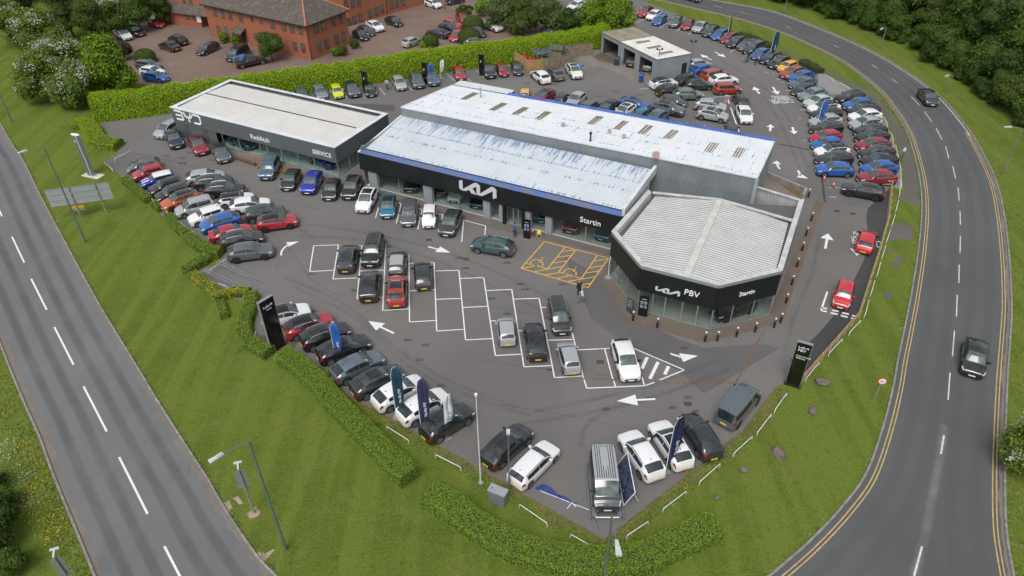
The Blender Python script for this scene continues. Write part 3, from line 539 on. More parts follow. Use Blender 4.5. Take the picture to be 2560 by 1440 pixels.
# rear lean-to
l0, l1, l2, l3 = [kl(G(x, y, z)) for x, y, z in ((1133, 212, 5.6), (1273, 236, 5.6), (1287, 226, 5.2), (1151, 201, 5.2))]
obj('lean_to_roof', sheet_roof(l0, l1, l2, l3, 22, .05), HALLR, kia); obj('lean_to_wall', ribbed_wall(l1, l2, 0, 5.25), GREYC, kia); obj('lean_to_wall', ribbed_wall(l2, l3, 0, 5.2), GREYC, kia); obj('lean_to_wall', ribbed_wall(l3, l0, 0, 5.3), GREYC, kia)
SKA = P('skylight_dark', (.085, .075, .062), .5); SKB = P('skylight_tan', (.30, .235, .15), .5)
T = lambda s, x0, y0: (lambda x, y: (x0 + x / s, y0 + y / s))
za = T(7.11, 980, 180); zb_ = T(7.11, 1340, 220); zc = T(7.11, 1640, 280)
def onroof(px):
    p = G(*px, 6.3); q = kl(p); f = (q.y - hFL.y) / (hBL.y - hFL.y); return kl(G(*px, 6.55 - .5 * f))
for tr, c in ((za, [(1215, 483), (1320, 500), (1550, 385), (1445, 365)]), (za, [(1720, 675), (1830, 695), (2060, 570), (1950, 550)]), (za, [(2110, 755), (2230, 775), (2445, 648), (2335, 625)]), (zb_, [(-25, 550), (82, 572), (285, 437), (160, 418)]), (zb_, [(905, 640), (1020, 662), (1205, 522), (1085, 500)]), (zb_, [(1360, 728), (1480, 750), (1655, 605), (1530, 585)]), (zb_, [(1800, 808), (1925, 835), (2090, 685), (1960, 660)]), (zb_, [(2260, 895), (2395, 920), (2540, 770), (2410, 748)]), (zc, [(850, 705), (990, 740), (1120, 570), (970, 542)]), (zc, [(1335, 800), (1490, 832), (1610, 660), (1450, 632)])):
    a, b_, c_, d_ = [onroof(tr(*p)) + Vector((0, 0, .06)) for p in c]; mb = MB()
    for i in range(10): mb.face([a.lerp(b_, i / 10) + Vector((0, 0, .02 * (i % 2))), a.lerp(b_, (i + 1) / 10) + Vector((0, 0, .02 * (i % 2))), d_.lerp(c_, (i + 1) / 10) + Vector((0, 0, .02 * (i % 2))), d_.lerp(c_, i / 10) + Vector((0, 0, .02 * (i % 2)))], i % 2)
    obj('skylight', mb, [SKA, SKB], kia)
for px, h, r_, mt in (((1201.5, 244), 1.1, .09, STEEL), ((1475.7, 355), 1.0, .1, P('dark_flue', (.03, .03, .045), .5))):
    q = onroof(px); obj('flue', MB().tube([q - Vector((0, 0, .2)), q + Vector((0, 0, h))], r_, 10).tube([q + Vector((0, 0, h * .97)), q + Vector((0, 0, h * .97 + .18))], r_ * 1.7, 10), mt, kia)
for px in ((1407.5, 317), (1523, 334), (1559, 347)):
    q = onroof(px); obj('roof_vent', MB().tube([q - Vector((0, 0, .2)), q + Vector((0, 0, .3)), q + Vector((0, 0, .34)), q + Vector((0, 0, .5))], [.1, .1, .26, .18], 10).bar(q + Vector((-.25, 0, .0)), q + Vector((.25, 0, .42)), .06, .06), STEEL, kia, smooth=40)
q = onroof((1640, 397)); obj('satellite_dish', MB().tube([q + Vector((0, -.1, 0)), q + Vector((0, -.15, .5))], .04).tube([q + Vector((0, -.15, .45)), q + Vector((0, -.17, .5)), q + Vector((0, -.25, .62))], [.05, .25, .42], 14), P('rusty_dish', (.32, .2, .15), .7, 0, .3, 4), kia)
# shop front
obj('floor', MB().box(0, KL, .3, WB - .1, 0, .03), FLOOR, kia); obj('rear_wall', MB().box(.1, KL, WB - .2, WB - .05, 0, 5.2), INWALL, kia); obj('end_wall', MB().box(0, .12, .3, WB - .1, 0, 4.9), GREYC, kia)
obj('ceiling', MB().box(0.1, KL, .2, WB - .2, 3.0, 3.05), P('ceiling_white', (.8, .8, .8), .9), kia)
ra = T(4.235, 640, 380); rc = T(4.5, 1000, 420)
piers = [(kx(ra(1182, 215)), kx(ra(1270, 235))), (kx(rc(255, 205)), kx(rc(350, 228))), (kx(rc(930, 372)), kx(rc(1005, 392))), (kx(rc(1110, 420)), kx(rc(1160, 432))), (kx(rc(1405, 490)), kx(rc(1465, 505))), (kx(rc(1632, 545)), kx(rc(1705, 562)))]
for a, b_ in piers: obj('pier', MB().box(a, b_, .05, .55, 0, 2.4), PIER, kia)
runs = [(piers[0][1], piers[1][0], (.44,)), (piers[1][1], piers[2][0], (.5,)), (piers[2][1], piers[3][0], ()), (piers[4][1], piers[5][0], ()), (piers[5][1], KL - .1, (.5,))]
for a, b_, c in runs: glazing(kia, (a, .4, 0), (b_, .4, 0), .03, 2.38, c, base=.18)
dx0, dx1 = piers[3][1], piers[4][0]
obj('door_portal', MB().box(dx0, dx0 + .3, -.2, .4, 0, 2.6).box(dx1 - .3, dx1, -.2, .4, 0, 2.6).box(dx0, dx1, -.2, .4, 2.4, 2.62), FASC, kia)
glazing(kia, (dx0 + .3, .35, 0), (dx1 - .3, .35, 0), .03, 2.4, (.38, .68), 'door_pane', .06, .08)
o = obj('logo', kia_logo(4.6), LOGO, kia); l = kx(rc(680, 270)); wall_frame(o, (l, -.14, 2.88), (1, 0, 0)); o.matrix_basis = o.matrix_basis @ Matrix.Diagonal((1, 1, 1.25, 1))
tp = kl(GV(rc(2022, 600), KP - KB * .15, KA)); te = kl(GV(rc(2255, 655), KP - KB * .15, KA))
tm = put_text('lettering', 'Startin', 1.0, SIGNW, kia, (tp.x, -.15, tp.z - .0), (1, 0, 0), (0, 0, 1), .03); w_ = max(v.co.x for v in tm.data.vertices); k = (te.x - tp.x) / w_; tm.scale = (k, k, 1)
# ---- octagonal pavilion
PV = [Vector((9.55, 57.3, 0)), Vector((11.45, 51.75, 0)), Vector((17.6, 48.75, 0)), Vector((23.5, 50.75, 0)), Vector((29.4, 62.9, 0))]
pbv = empty('glass_pavilion', (17.6, 56, 0), 0, 'angular black fronted glass pavilion with white ribbed roof and white lettering', 'pavilion'); pl_ = local(pbv)
pp = [pl_(p) for p in PV]; bl_ = pl_(Vector((14.2, 65.0, 0)))
for i in range(4):
    a, b_ = pp[i], pp[i + 1]
    for z0, z1, mt, nm, of in ((2.4, 4.76, FASC, 'fascia', 0), (4.76, 5.1, DGREYC if False else P('fascia_band', (.22, .25, .26), .5), 'fascia_band', .03)):
        d = (b_ - a).normalized(); n = Vector((d.y, -d.x, 0)); n2 = n * (of + .06)
        ex = .055 if i in (0, 1, 2) else 0
        obj(nm, MB().quadbox([a + n2 + Vector((0, 0, z0)), b_ + n2 + Vector((0, 0, z0)), b_ - n * .2 + Vector((0, 0, z0)), a - n * .2 + Vector((0, 0, z0)), a + n2 + Vector((0, 0, z1)), b_ + n2 + Vector((0, 0, z1)), b_ - n * .2 + Vector((0, 0, z1)), a - n * .2 + Vector((0, 0, z1))]), mt, pbv)
ring = [bl_] + pp
cp = MB(); ins = []
cap_o = [p for p in ring]; n_ = len(cap_o)
def inset_poly(poly, d):
    out = []; n = len(poly)
    for i in range(n):
        p0, p1, p2 = poly[i - 1], poly[i], poly[(i + 1) % n]; e1 = (p1 - p0).normalized(); e2 = (p2 - p1).normalized(); n1 = Vector((-e1.y, e1.x, 0)); n2 = Vector((-e2.y, e2.x, 0)); b_ = (n1 + n2); b_ = b_ / max(.3, b_.dot(n1)); out.append(p1 + b_ * d)
    return out
outer = inset_poly(ring, -.1); inner = inset_poly(ring, .38)
for i in range(5):
    cp.strip([inner[i] + Vector((0, 0, 5.12)), inner[i + 1] + Vector((0, 0, 5.12))], [outer[i] + Vector((0, 0, 5.12)), outer[i + 1] + Vector((0, 0, 5.12))])
    cp.strip([outer[i] + Vector((0, 0, 5.12)), outer[i + 1] + Vector((0, 0, 5.12))], [outer[i] + Vector((0, 0, 5.06)), outer[i + 1] + Vector((0, 0, 5.06))])
    cp.strip([inner[i] + Vector((0, 0, 4.3)), inner[i + 1] + Vector((0, 0, 4.3))], [inner[i] + Vector((0, 0, 5.12)), inner[i + 1] + Vector((0, 0, 5.12))])
obj('parapet_capping', cp, P('stained_capping', (.46, .47, .475), .6, 0, .2, 1.2), pbv)
# roof halves
rM = pl_(G(1800, 500, 5.0)); rF = pl_(G(1715, 692, 5.0)); rdir = (rF - rM).normalized(); rn = Vector((-rdir.y, rdir.x, 0))
def rz(p): return 5.02 - 0.075 * abs((Vector((p.x, p.y, 0)) - Vector((rM.x, rM.y, 0))).dot(Vector((rn.x, rn.y, 0))))
def setz(p, dz=0): return Vector((p.x, p.y, rz(p) + dz))
halves = ([(1640, 484), (1800, 500), (1715, 692), (1607, 662), (1552, 590)], [(1800, 500), (1972, 552), (1938, 682), (1800, 712), (1715, 692)])
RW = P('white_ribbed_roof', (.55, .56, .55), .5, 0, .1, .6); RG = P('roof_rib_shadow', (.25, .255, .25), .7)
dR = (pl_(G(1970, 552, 4.9)) - pl_(G(1640, 484, 4.9))).normalized()
def clip_line(poly, p, d):
    ts = []; n = len(poly); nn = Vector((-d.y, d.x, 0))
    for i in range(n):
        a, b_ = poly[i], poly[(i + 1) % n]; da = (a - p).dot(nn); db = (b_ - p).dot(nn)
        if da * db < 0: q = a.lerp(b_, da / (da - db)); ts.append((q - p).dot(d))
    return (min(ts), max(ts)) if len(ts) > 1 else None
for h in halves:
    poly = [pl_(G(x, y, 4.8)) for x, y in h]
    for p in poly: p.z = 0
    mb = MB(); mb.face([setz(p) for p in poly][::-1] if sum(poly[i].x * poly[(i + 1) % 5].y - poly[(i + 1) % 5].x * poly[i].y for i in range(5)) < 0 else [setz(p) for p in poly])
    nn = Vector((-dR.y, dR.x, 0)); cen = sum(poly, Vector()) / 5
    s_ = -9
    while s_ < 9:
        c = clip_line(poly, cen + nn * s_, dR)
        if c and c[1] - c[0] > .4:
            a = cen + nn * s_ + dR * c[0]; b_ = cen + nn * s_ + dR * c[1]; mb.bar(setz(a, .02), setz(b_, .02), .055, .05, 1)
        s_ += .36
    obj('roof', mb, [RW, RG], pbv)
obj('ridge_capping', MB().bar(setz(rM, .05), setz(rF, .05), .6, .08), P('ridge_cream', (.5, .5, .475), .6, 0, .14, 1), pbv)
obj('roof_gutter', MB().face([Vector((p.x, p.y, 4.38)) for p in inset_poly(ring, .3)]), P('roof_gutter_grey', (.1, .095, .09), .8), pbv)
e0 = pl_(G(1632, 481, 5.05)); obj('rear_capping', MB().bar(e0 + Vector((0, 0, -.02)), rM + Vector((0, 0, .06)), .3, .12).bar(rM + Vector((0, 0, .06)), pl_(G(1984, 552, 4.9)), .3, .12), P('stained_capping', (0, 0, 0)), pbv)
# glazing of three faces
g_ = [p for p in inset_poly(ring, .1)]; gp = g_[1:]
glazing(pbv, gp[0], gp[1], .03, 2.42, (.3, .62), base=.1)
glazing(pbv, gp[1], gp[2], .03, 2.42, (.2, .37, .6, .8), base=.1); glazing(pbv, gp[2], gp[3], .03, 2.42, (.33, .68), base=.1); glazing(pbv, gp[3], gp[3].lerp(gp[4], .3), .03, 2.42, (.5,), base=.1)
obj('wall', ribbed_wall(gp[3].lerp(gp[4], .3), gp[4], 0, 2.45), INWALL, pbv)
obj('floor', MB().prism(inset_poly(ring, .15), 0, .03), P('pavilion_floor', (.5, .48, .44), .2, 0, .1, .5), pbv)
obj('ceiling', MB().face([Vector((p.x, p.y, 2.7)) for p in inset_poly(ring, .3)]), _mc['ceiling_white'], pbv); obj('rear_wall', MB().bar(bl_ + Vector((.2, 0, 1.3)), g_[5] + Vector((0, 0, 1.3)), .15, 2.6), INWALL, pbv)
sc = pl_(G(1880, 472, 4.5)); sw = pp[4]; obj('screen_wall', ribbed_wall(Vector((sc.x, sc.y, 0)), sw - Vector((.1, 0, 0)), 0, 4.8, .35, .05), P('stained_screen', (.34, .355, .345), .7, 0, .35, .6), pbv)
obj('screen_capping', MB().bar((sc.x, sc.y, 4.86), (sw.x, sw.y, 4.86), .3, .12), _mc['stained_capping'], pbv)
zd = T(6, 1500, 620)
def face_pt(px, i, o_=.13): d = (PV[i + 1] - PV[i]).normalized(); n = Vector((d.y, -d.x, 0)); return pl_(GV(px, PV[i] + n * o_, d)), d
a, d = face_pt(zd(832, 600), 1); b_, _ = face_pt(zd(1205, 655), 1); o = obj('logo', kia_logo((b_ - a).length, .05), LOGO, pbv); wall_frame(o, a - Vector((0, 0, .25)), d)
for s_, p0, p1, i in (('PBV', zd(1255, 690), zd(1488, 735), 1), ('Startin', (1780 + 440 / 6.546, 640 + 665 / 6.546), (1780 + 692 / 6.546, 640 + 612 / 6.546), 2)):
    a, d = face_pt(p0, i); b_, _ = face_pt(p1, i); tm = put_text('lettering', s_, 1.0, SIGNW, pbv, a - Vector((0, 0, .0)), d, (0, 0, 1), .03); w_ = max(v.co.x for v in tm.data.vertices); k = (b_ - a).length / w_; tm.scale = (k, k, 1)
# yard behind the pavilion
yd = [G(1893, 455), G(1960, 400) if False else G(1912, 442), G(2012, 485), G(2005, 515), G(1880, 500)]
obj('yard_floor', tri_sheet(yd, .03), CONC, kind='structure')
yw = empty('yard_wall', G(1912, 442), 0, 'low concrete wall round the small yard behind the pavilion', 'wall'); yl = local(yw)
obj('wall', MB().bar(yl(G(1900, 436)) + Vector((0, 0, .35)), yl(G(2012, 483)) + Vector((0, 0, .35)), .3, .7).bar(yl(G(2012, 483)) + Vector((0, 0, .35)), yl(G(2006, 500)) + Vector((0, 0, .35)), .3, .702), P('mossy_concrete', (.24, .23, .2), .9, 0, .35, 1.5), yw)
obj('weeds', tri_sheet([G(1945, 457), G(2004, 478), G(1998, 495), G(1975, 480)], .034), P('dry_weeds', (.13, .095, .04), 1, 0, .5, 6), kind='structure')
# ---- BYD building
byd = empty('car_showroom', (-44.62, 90.02, 0), R(-27.4), 'low grey showroom with white ribbed roof, pale parapet and white lettering', 'showroom'); bl = local(byd)
BA = Vector((math.cos(R(-27.4)), math.sin(R(-27.4)), 0)); BP = Vector((-44.62, 90.02, 0)); BX, BY, BH = 26.95, 10.75, 4.15
zf = T(8.47, 420, 250); zg = T(8, 640, 300)
def bx_(px): q = bl(GV(px, BP, BA)); return q.x, q.z
gx = bx_(zf(1000, 700))[0]; fb = 2.1
obj('wall', MB().box(0, gx, 0, .2, 0, fb + .01), DGREYC, byd); obj('fascia', MB().box(-.05, BX + .05, -.08, .2, fb, BH - .05), DGREYC, byd)
obj('side_fascia', MB().box(BX - .2, BX + .06, .2, BY, fb, BH - .05), DGREYC, byd); obj('wall', MB().box(BX - .25, BX, 4.0, BY, 0, fb), DGREYC, byd)
obj('wall', MB().box(0, .2, .2, BY, 0, BH - .05), DGREYC, byd); obj('wall', MB().box(.2, BX - .2, BY - .2, BY, 0, BH - .05), DGREYC, byd)
obj('panel_joint', MB().box(0, BX, -.086, -.08, 2.75, 2.765).box(0, BX, -.086, -.08, 3.45, 3.465), P('cladding_joint', (.085, .095, .1), .6), byd)
c = MB(); w_ = .55
c.box(-.1, BX + .1, -.12, w_, BH - .05, BH).box(-.1, BX + .1, BY - w_ * .7, BY + .08, BH - .05, BH).box(-.1, w_, w_, BY - w_ * .7, BH - .05, BH - .001).box(BX - w_, BX + .1, w_, BY - w_ * .7, BH - .05, BH - .001); obj('parapet_capping', c, CAP, byd)
BROOF = roof_mat('cream_ribbed_roof', (.63, .625, .605), (.45, .42, .38), None, .3)
mid = 5.55
obj('roof', sheet_roof((w_, w_ - .1, 3.95), (BX - w_, w_ - .1, 3.95), (BX - w_, mid, 4.07), (w_, mid, 4.07), 75, .045, .12), BROOF, byd); obj('roof', sheet_roof((w_, mid, 4.07), (BX - w_, mid, 4.07), (BX - w_, BY - .9, 3.9), (w_, BY - .9, 3.9), 75, .045, .12), BROOF, byd)
obj('valley_gutter', MB().box(w_, BX - w_ - .5, mid - .09, mid + .09, 4.05, 4.125), P('dark_ridge', (.05, .035, .03), .9, 0, .4, 3), byd); obj('roof_gutter', MB().box(w_, BX - w_, BY - .95, BY - .3, 3.7, 3.78), P('roof_gutter_grey', (0, 0, 0)), byd)
glazing(byd, (gx, .05, 0), (BX - .1, .05, 0), .03, fb + .02, (.055, .2, .38, .44, .56, .69, .82), base=.16); glazing(byd, (BX - .08, .1, 0), (BX - .08, 4.0, 0), .03, fb + .02, (.55,), base=.16)
for c0, c1 in (((350, 540), (480, 725)), ((740, 650), (880, 860))):
    a = bx_(zf(*c0)); b_ = bx_(zf(*c1)); w0 = obj('window', MB().box(a[0], b_[0] - .1, -.012, .02, .35, 1.95), P('dark_frame', (.04, .045, .05), .5), byd); obj('pane', MB().box(a[0] + .07, b_[0] - .17, -.02, -.013, .42, 1.88), P('tinted_pane', (.10, .12, .115), .08, 0, .3, 1.5), w0)
obj('floor', MB().box(gx - 1, BX, .1, BY - .3, 0, .03), P('pale_floor', (.68, .74, .71), .2, 0, .06, .5), byd); obj('ceiling', MB().box(.2, BX - .2, .2, BY - .2, 2.75, 2.8), _mc['ceiling_white'], byd); obj('partition', MB().box(gx, BX - 3, 7.2, 7.3, 0, 2.75), INWALL, byd)
for s_, p0, p1 in (('Redditch', zf(1762, 795), zf(2165, 905)), ('SERVICE', zg(1140, 650), zg(1520, 755))):
    a = bx_(p0); b_ = bx_(p1); tm = put_text('lettering', s_, 1.0, SIGNW, byd, (a[0], -.085, a[1] - .05), (1, 0, 0), (0, 0, 1), .03); w1 = max(v.co.x for v in tm.data.vertices); k = (b_[0] - a[0]) / w1; tm.scale = (k, k, 1)
a = bx_(zf(215, 415)); b_ = bx_(zf(745, 535)); k = (b_[0] - a[0]) / 3.8; mb = MB()
for st in ([(0, 1), (.9, 1), (1.05, .86), (1.05, .62), (.92, .5), (.12, .5)], [(.92, .5), (1.1, .38), (1.1, .13), (.97, 0), (.12, 0)], [(1.4, 1), (1.5, .62), (1.72, .5), (2.28, .5), (2.5, .72)], [(1.95, .5), (2.0, 0)], [(2.35, 1), (2.28, .5)], [(2.72, 1), (3.5, 1), (3.72, .84), (3.72, .18), (3.5, 0), (2.76, 0)]):
    s1 = stroke([(x * k, z * k * .95) for x, z in st], .17 * k, .08); b0 = len(mb.v); mb.v += s1.v; mb.f += [tuple(i + b0 for i in f) for f in s1.f]; mb.m += s1.m
o = obj('logo_lettering', mb, SIGNW, byd); wall_frame(o, (a[0] - .05, -.12, 2.72), (1, 0, 0))
# link between the two showrooms
lk = empty('plant_enclosure', BP + BA * (BX + .3), R(-27.4), 'metal screen with two cream condenser units between the showrooms', 'enclosure')
obj('screen', MB().box(.0, 2.7, 4.4, 4.5, 0, 2.6).box(.0, 2.9, 9.2, 9.3, 0, 2.5), P('metal_screen', (.33, .36, .39), .4, .4), lk)
for x, y in ((.6, 5.6), (.9, 7.4)): u = obj('condenser_unit', MB().box(x, x + 1.3, y, y + .6, 1.5, 2.6), P('cream_metal', (.6, .57, .5), .5), lk); obj('bracket', MB().box(x + .1, x + .2, y, y + .6, 0, 1.5).box(x + 1.1, x + 1.2, y, y + .6, 0, 1.5), STEEL, lk); obj('grille', MB().box(x + .15, x + 1.15, y - .01, y, 1.6, 2.5), P('grille_grey', (.3, .28, .24), .6), u)
# ---- valeting shed
s0 = G(1505, 81, 3.35); s1 = G(1643.5, 149, 3.35); s2 = G(1727, 134, 3.35); SA = (s1 - s0).normalized(); sang = math.atan2(SA.y, SA.x)
shed = empty('valeting_shed', (s0.x, s0.y, 0), sang, 'grey metal valeting shed with open bays and white and brown roof', 'shed'); sl_ = local(shed); SX = (s1 - s0).length; q2 = sl_(s2); SY = q2.y; SH = 3.35
zs = T(8, 1480, 60); spt = lambda px: sl_(GV(px, Vector((s0.x, s0.y, 0)), SA)).x
sx = spt(zs(590, 350)); SG = clad_mat('shed_grey', (.24, .265, .285), .1)
ops = [(spt(zs(240, 215)), spt(zs(535, 380))), (spt(zs(640, 540)), spt(zs(860, 650))), (spt(zs(960, 705)), spt(zs(1205, 830)))]
prev = 0
for a, b_ in ops: obj('front_wall', ribbed_wall((prev, 0, 0), (a, 0, 0), 0, SH, .25, .02), SG, shed); obj('lintel', ribbed_wall((a, 0, 0), (b_, 0, 0), 2.65, SH, .25, .02), SG, shed); prev = b_
obj('front_wall', ribbed_wall((prev, 0, 0), (SX, 0, 0), 0, SH, .25, .02), SG, shed); obj('side_wall', ribbed_wall((SX, 0, 0), q2, 0, SH, .25, .02), SG, shed); obj('rear_wall', ribbed_wall(Vector((q2.x, q2.y, 0)), (q2.x - SX, SY, 0), 0, SH, .25, .02), SG, shed); obj('side_wall', ribbed_wall((q2.x - SX, SY, 0), (0, 0, 0), 0, SH, .25, .02), SG, shed)
for a, b_ in ops: obj('bay_lining', MB().box(a - .02, b_ + .02, 4.6, 4.7, 0, SH - .1).box(a - .08, a, .05, 4.6, 0, SH - .1).box(b_, b_ + .08, .05, 4.6, 0, SH - .1), P('dark_lining', (.07, .068, .062), .8, 0, .4, 2), shed)  # dark mottled lining round each open bay
sh = Vector((q2.x - SX, SY, 0)); up = Vector((0, 0, SH + .06))
obj('roof', sheet_roof(Vector((-.15, -.15, 0)) + up, Vector((sx, -.15, 0)) + up, Vector((sx, 0, 0)) + sh + up, sh + up + Vector((-.1, .1, 0)), 20, .03), P('mossy_brown_roof', (.23, .205, .155), .9, 0, .25, .8), shed)
obj('roof', sheet_roof(Vector((sx, -.15, .02)) + up, Vector((SX + .12, -.15, .02)) + up, q2.to_2d().to_3d() + up + Vector((.12, .1, .02)), Vector((sx, 0, .02)) + sh + up, 30, .02, .1), P('shed_white_roof', (.62, .61, .575), .6, 0, .1, .7), shed)
for c in ([(870, 355), (920, 388), (1185, 345), (1130, 318)], [(1085, 465), (1140, 498), (1405, 450), (1350, 422)], [(1315, 578), (1375, 608), (1635, 562), (1580, 532)]):
    obj('skylight', MB().face([sl_(G(*zs(*p), SH + .12)) for p in c]), P('shed_skylight', (.17, .155, .125), .4), shed)
dp = sl_(GV(zs(1800, 815), s1 * 1, (s2 - s1).normalized())); dq = sl_(GV(zs(1895, 800), s1 * 1, (s2 - s1).normalized())); dd = (dq - dp); dd.z = 0; nn = Vector((dd.y, -dd.x, 0)).normalized() * .04; dp.z = dq.z = 0
obj('door', MB().quadbox([dp + nn * 1.5, dq + nn * 1.5, dq, dp, dp + nn * 1.5 + Vector((0, 0, 2.05)), dq + nn * 1.5 + Vector((0, 0, 2.05)), dq + Vector((0, 0, 2.05)), dp + Vector((0, 0, 2.05))]), P('dark_door', (.02, .02, .022), .4), shed)
# ---- brick offices
def brick_mat():
    mt, N, L, b = nodes('red_brick'); tc = N.new('ShaderNodeTexCoord'); v = tc.outputs['Object']; br = N.new('ShaderNodeTexBrick'); br.inputs['Scale'].default_value = 4.4; br.inputs['Color1'].default_value = (.35, .115, .057, 1); br.inputs['Color2'].default_value = (.3, .098, .05, 1); br.inputs['Mortar'].default_value = (.32, .16, .1, 1); br.inputs['Mortar Size'].default_value = .012
    cb = N.new('ShaderNodeCombineXYZ'); sp = N.new('ShaderNodeSeparateXYZ'); L.new(v, sp.inputs[0]); ad = N.new('ShaderNodeMath'); L.new(sp.outputs[0], ad.inputs[0]); L.new(sp.outputs[1], ad.inputs[1]); L.new(ad.outputs[0], cb.inputs[0]); L.new(sp.outputs[2], cb.inputs[1]); L.new(cb.outputs[0], br.inputs['Vector'])
    c = mixrgb(N, L, ramp(N, L, noise(N, L, v, .4, 5, .6), .35, .7, 0, .5), br.outputs[0], (.28, .096, .052)); L.new(c, b.inputs['Base Color']); b.inputs['Roughness'].default_value = .9; return mt
def tile_mat():
    mt, N, L, b = nodes('roof_tiles'); tc = N.new('ShaderNodeTexCoord'); v = tc.outputs['Object']; br = N.new('ShaderNodeTexBrick'); br.inputs['Scale'].default_value = 3.0; br.inputs['Color1'].default_value = (.085, .075, .066, 1); br.inputs['Color2'].default_value = (.15, .115, .09, 1); br.inputs['Mortar'].default_value = (.035, .032, .03, 1); br.inputs['Mortar Size'].default_value = .04; L.new(v, br.inputs['Vector'])
    c = mixrgb(N, L, ramp(N, L, noise(N, L, v, 1.2, 6, .75), .5, .68, 0, .7), br.outputs[0], (.19, .17, .13)); L.new(c, b.inputs['Base Color']); b.inputs['Roughness'].default_value = .9; return mt
BRICK = brick_mat(); TILE = tile_mat(); WFR = P('brown_window_frame', (.06, .035, .022), .5); WPN = P('office_pane', (.10, .12, .12), .06, 0, .4, .7); SILL = P('brick_sill', (.2, .075, .045), .9); RIDGE = P('terracotta_ridge', (.42, .16, .09), .8, 0, .2, 2); SOFF = P('dark_soffit', (.03, .025, .02), .6)
def office_window(root, lf, px, P0, dr, out, w=.95, h=1.35):
    c = lf(GV(px, P0, dr)); d = dr.copy(); rot = Matrix.Rotation(-root.rotation_euler.z, 3, 'Z'); d = rot @ d; o_ = rot @ out
    def bxx(w_, h_, t0, t1, dz=0): return MB().quadbox([c + d * sx_ * w_ / 2 + o_ * t_ + Vector((0, 0, sz * h_ / 2 + dz)) for sz in (-1, 1) for sx_, t_ in ((-1, t1), (1, t1), (1, t0), (-1, t0))])
    w0 = obj('window', bxx(w, h, -.05, .03), WFR, root); obj('pane', bxx(w - .16, h - .16, .0, .036), WPN, w0); obj('sill', bxx(w + .15, .1, -.05, .09, -h / 2 - .05), SILL, w0)
OC = Vector((-32.9, 118.6, 0)); OD1 = Vector((-20.8, 12.9, 0)).normalized(); OD2 = Vector((5.2, 7.8, 0)).normalized(); OD2 = (OD2 - OD1 * OD2.dot(OD1)).normalized(); OL, OW, OH = 24.6, 9.5, 5.85
off_ = empty('brick_office', OC, 0, 'two storey red brick office with brown tiled hipped roof beside the block paved car park', 'office building'); ol = local(off_)
c4 = [Vector(), OD1 * OL, OD1 * OL + OD2 * OW, OD2 * OW]
obj('wall', MB().prism([(p.x, p.y) for p in c4], -.1, OH, 0, False), BRICK, off_)
ov = .45; e4 = [p + (OD1 * (-1 if i in (0, 3) else 1) + OD2 * (-1 if i in (0, 1) else 1)) * ov + Vector((0, 0, OH - .1)) for i, p in enumerate(c4)]
r0 = (c4[0] + c4[3]) / 2 + OD1 * OW * .5 + Vector((0, 0, OH + 3.4)); r1 = (c4[1] + c4[2]) / 2 - OD1 * OW * .15 + Vector((0, 0, OH + 3.4))
obj('roof', MB().face([e4[1], e4[0], r0, r1]).face([e4[0], e4[3], r0]).face([e4[3], e4[2], r1, r0]).face([e4[2], e4[1], r1]), TILE, off_)
obj('ridge_tiles', MB().tube([e4[0] + Vector((0, 0, .05)), r0], .14, 6).tube([e4[3] + Vector((0, 0, .05)), r0], .14, 6).tube([r0, r1], .14, 6), RIDGE, off_)
obj('eaves', MB().bar(e4[0] - Vector((0, 0, .1)), e4[1] - Vector((0, 0, .1)), .16, .16).bar(e4[0] - Vector((0, 0, .1)), e4[3] - Vector((0, 0, .1)), .16, .16).bar(Vector((0, 0, 0)) - (OD1 + OD2) * .08, Vector((0, 0, OH)) - (OD1 + OD2) * .08, .1, .1).face([Vector((p.x, p.y, OH - .12)) for p in e4]), SOFF, off_)
za = T(8, 400, 0); zb_ = T(7.11, 700, 0); n1 = -OD2; n2 = -OD1
for p in [(1095, 235), (1245, 270), (1398, 300), (1615, 345), (2240, 475), (2475, 520), (1178, 590), (1325, 617), (1478, 652)]: office_window(off_, ol, za(*p), OC, OD1, n1)
for p in [(1833, 360), (2013, 405), (1908, 710)]: office_window(off_, ol, za(*p), OC, OD1, n1, .65, .95)
for p in [(210, 495), (360, 522), (268, 820), (412, 850)]: office_window(off_, ol, zb_(*p), OC, OD1, n1)
for p in [(645, 502), (772, 447), (958, 372), (1082, 330), (695, 822), (820, 770), (1007, 692), (1125, 642)]: office_window(off_, ol, zb_(*p), OC, OD2, n2)
for px in (za(1625, 560), za(2240, 700)):   # porches
    c = ol(GV(px, OC, OD1)); c.z = 0
    pr = obj('porch_roof', MB().face([c - OD1 * 1.2 - OD2 * 1.4 + Vector((0, 0, 2.3)), c + OD1 * 1.2 - OD2 * 1.4 + Vector((0, 0, 2.3)), c + OD1 * 1.2 + Vector((0, 0, 3.1)), c - OD1 * 1.2 + Vector((0, 0, 3.1))][::-1]), TILE, off_)
    obj('porch_post', MB().bar(c - OD1 * 1.0 - OD2 * 1.2, c - OD1 * 1.0 - OD2 * 1.2 + Vector((0, 0, 2.4)), .15, .15).bar(c + OD1 * 1.0 - OD2 * 1.2, c + OD1 * 1.0 - OD2 * 1.2 + Vector((0, 0, 2.4)), .15, .15), SOFF, off_); obj('door', MB().bar(c - OD2 * .04 + Vector((0, 0, 1.05)), c - OD2 * .04 + OD1 * .02 + Vector((0, 0, 1.05)), .1, 2.1) if False else MB().quadbox([c + OD1 * s - OD2 * t + Vector((0, 0, z)) for z in (0, 2.1) for s, t in ((-.8, .05), (.8, .05), (.8, 0), (-.8, 0))]), SOFF, off_)
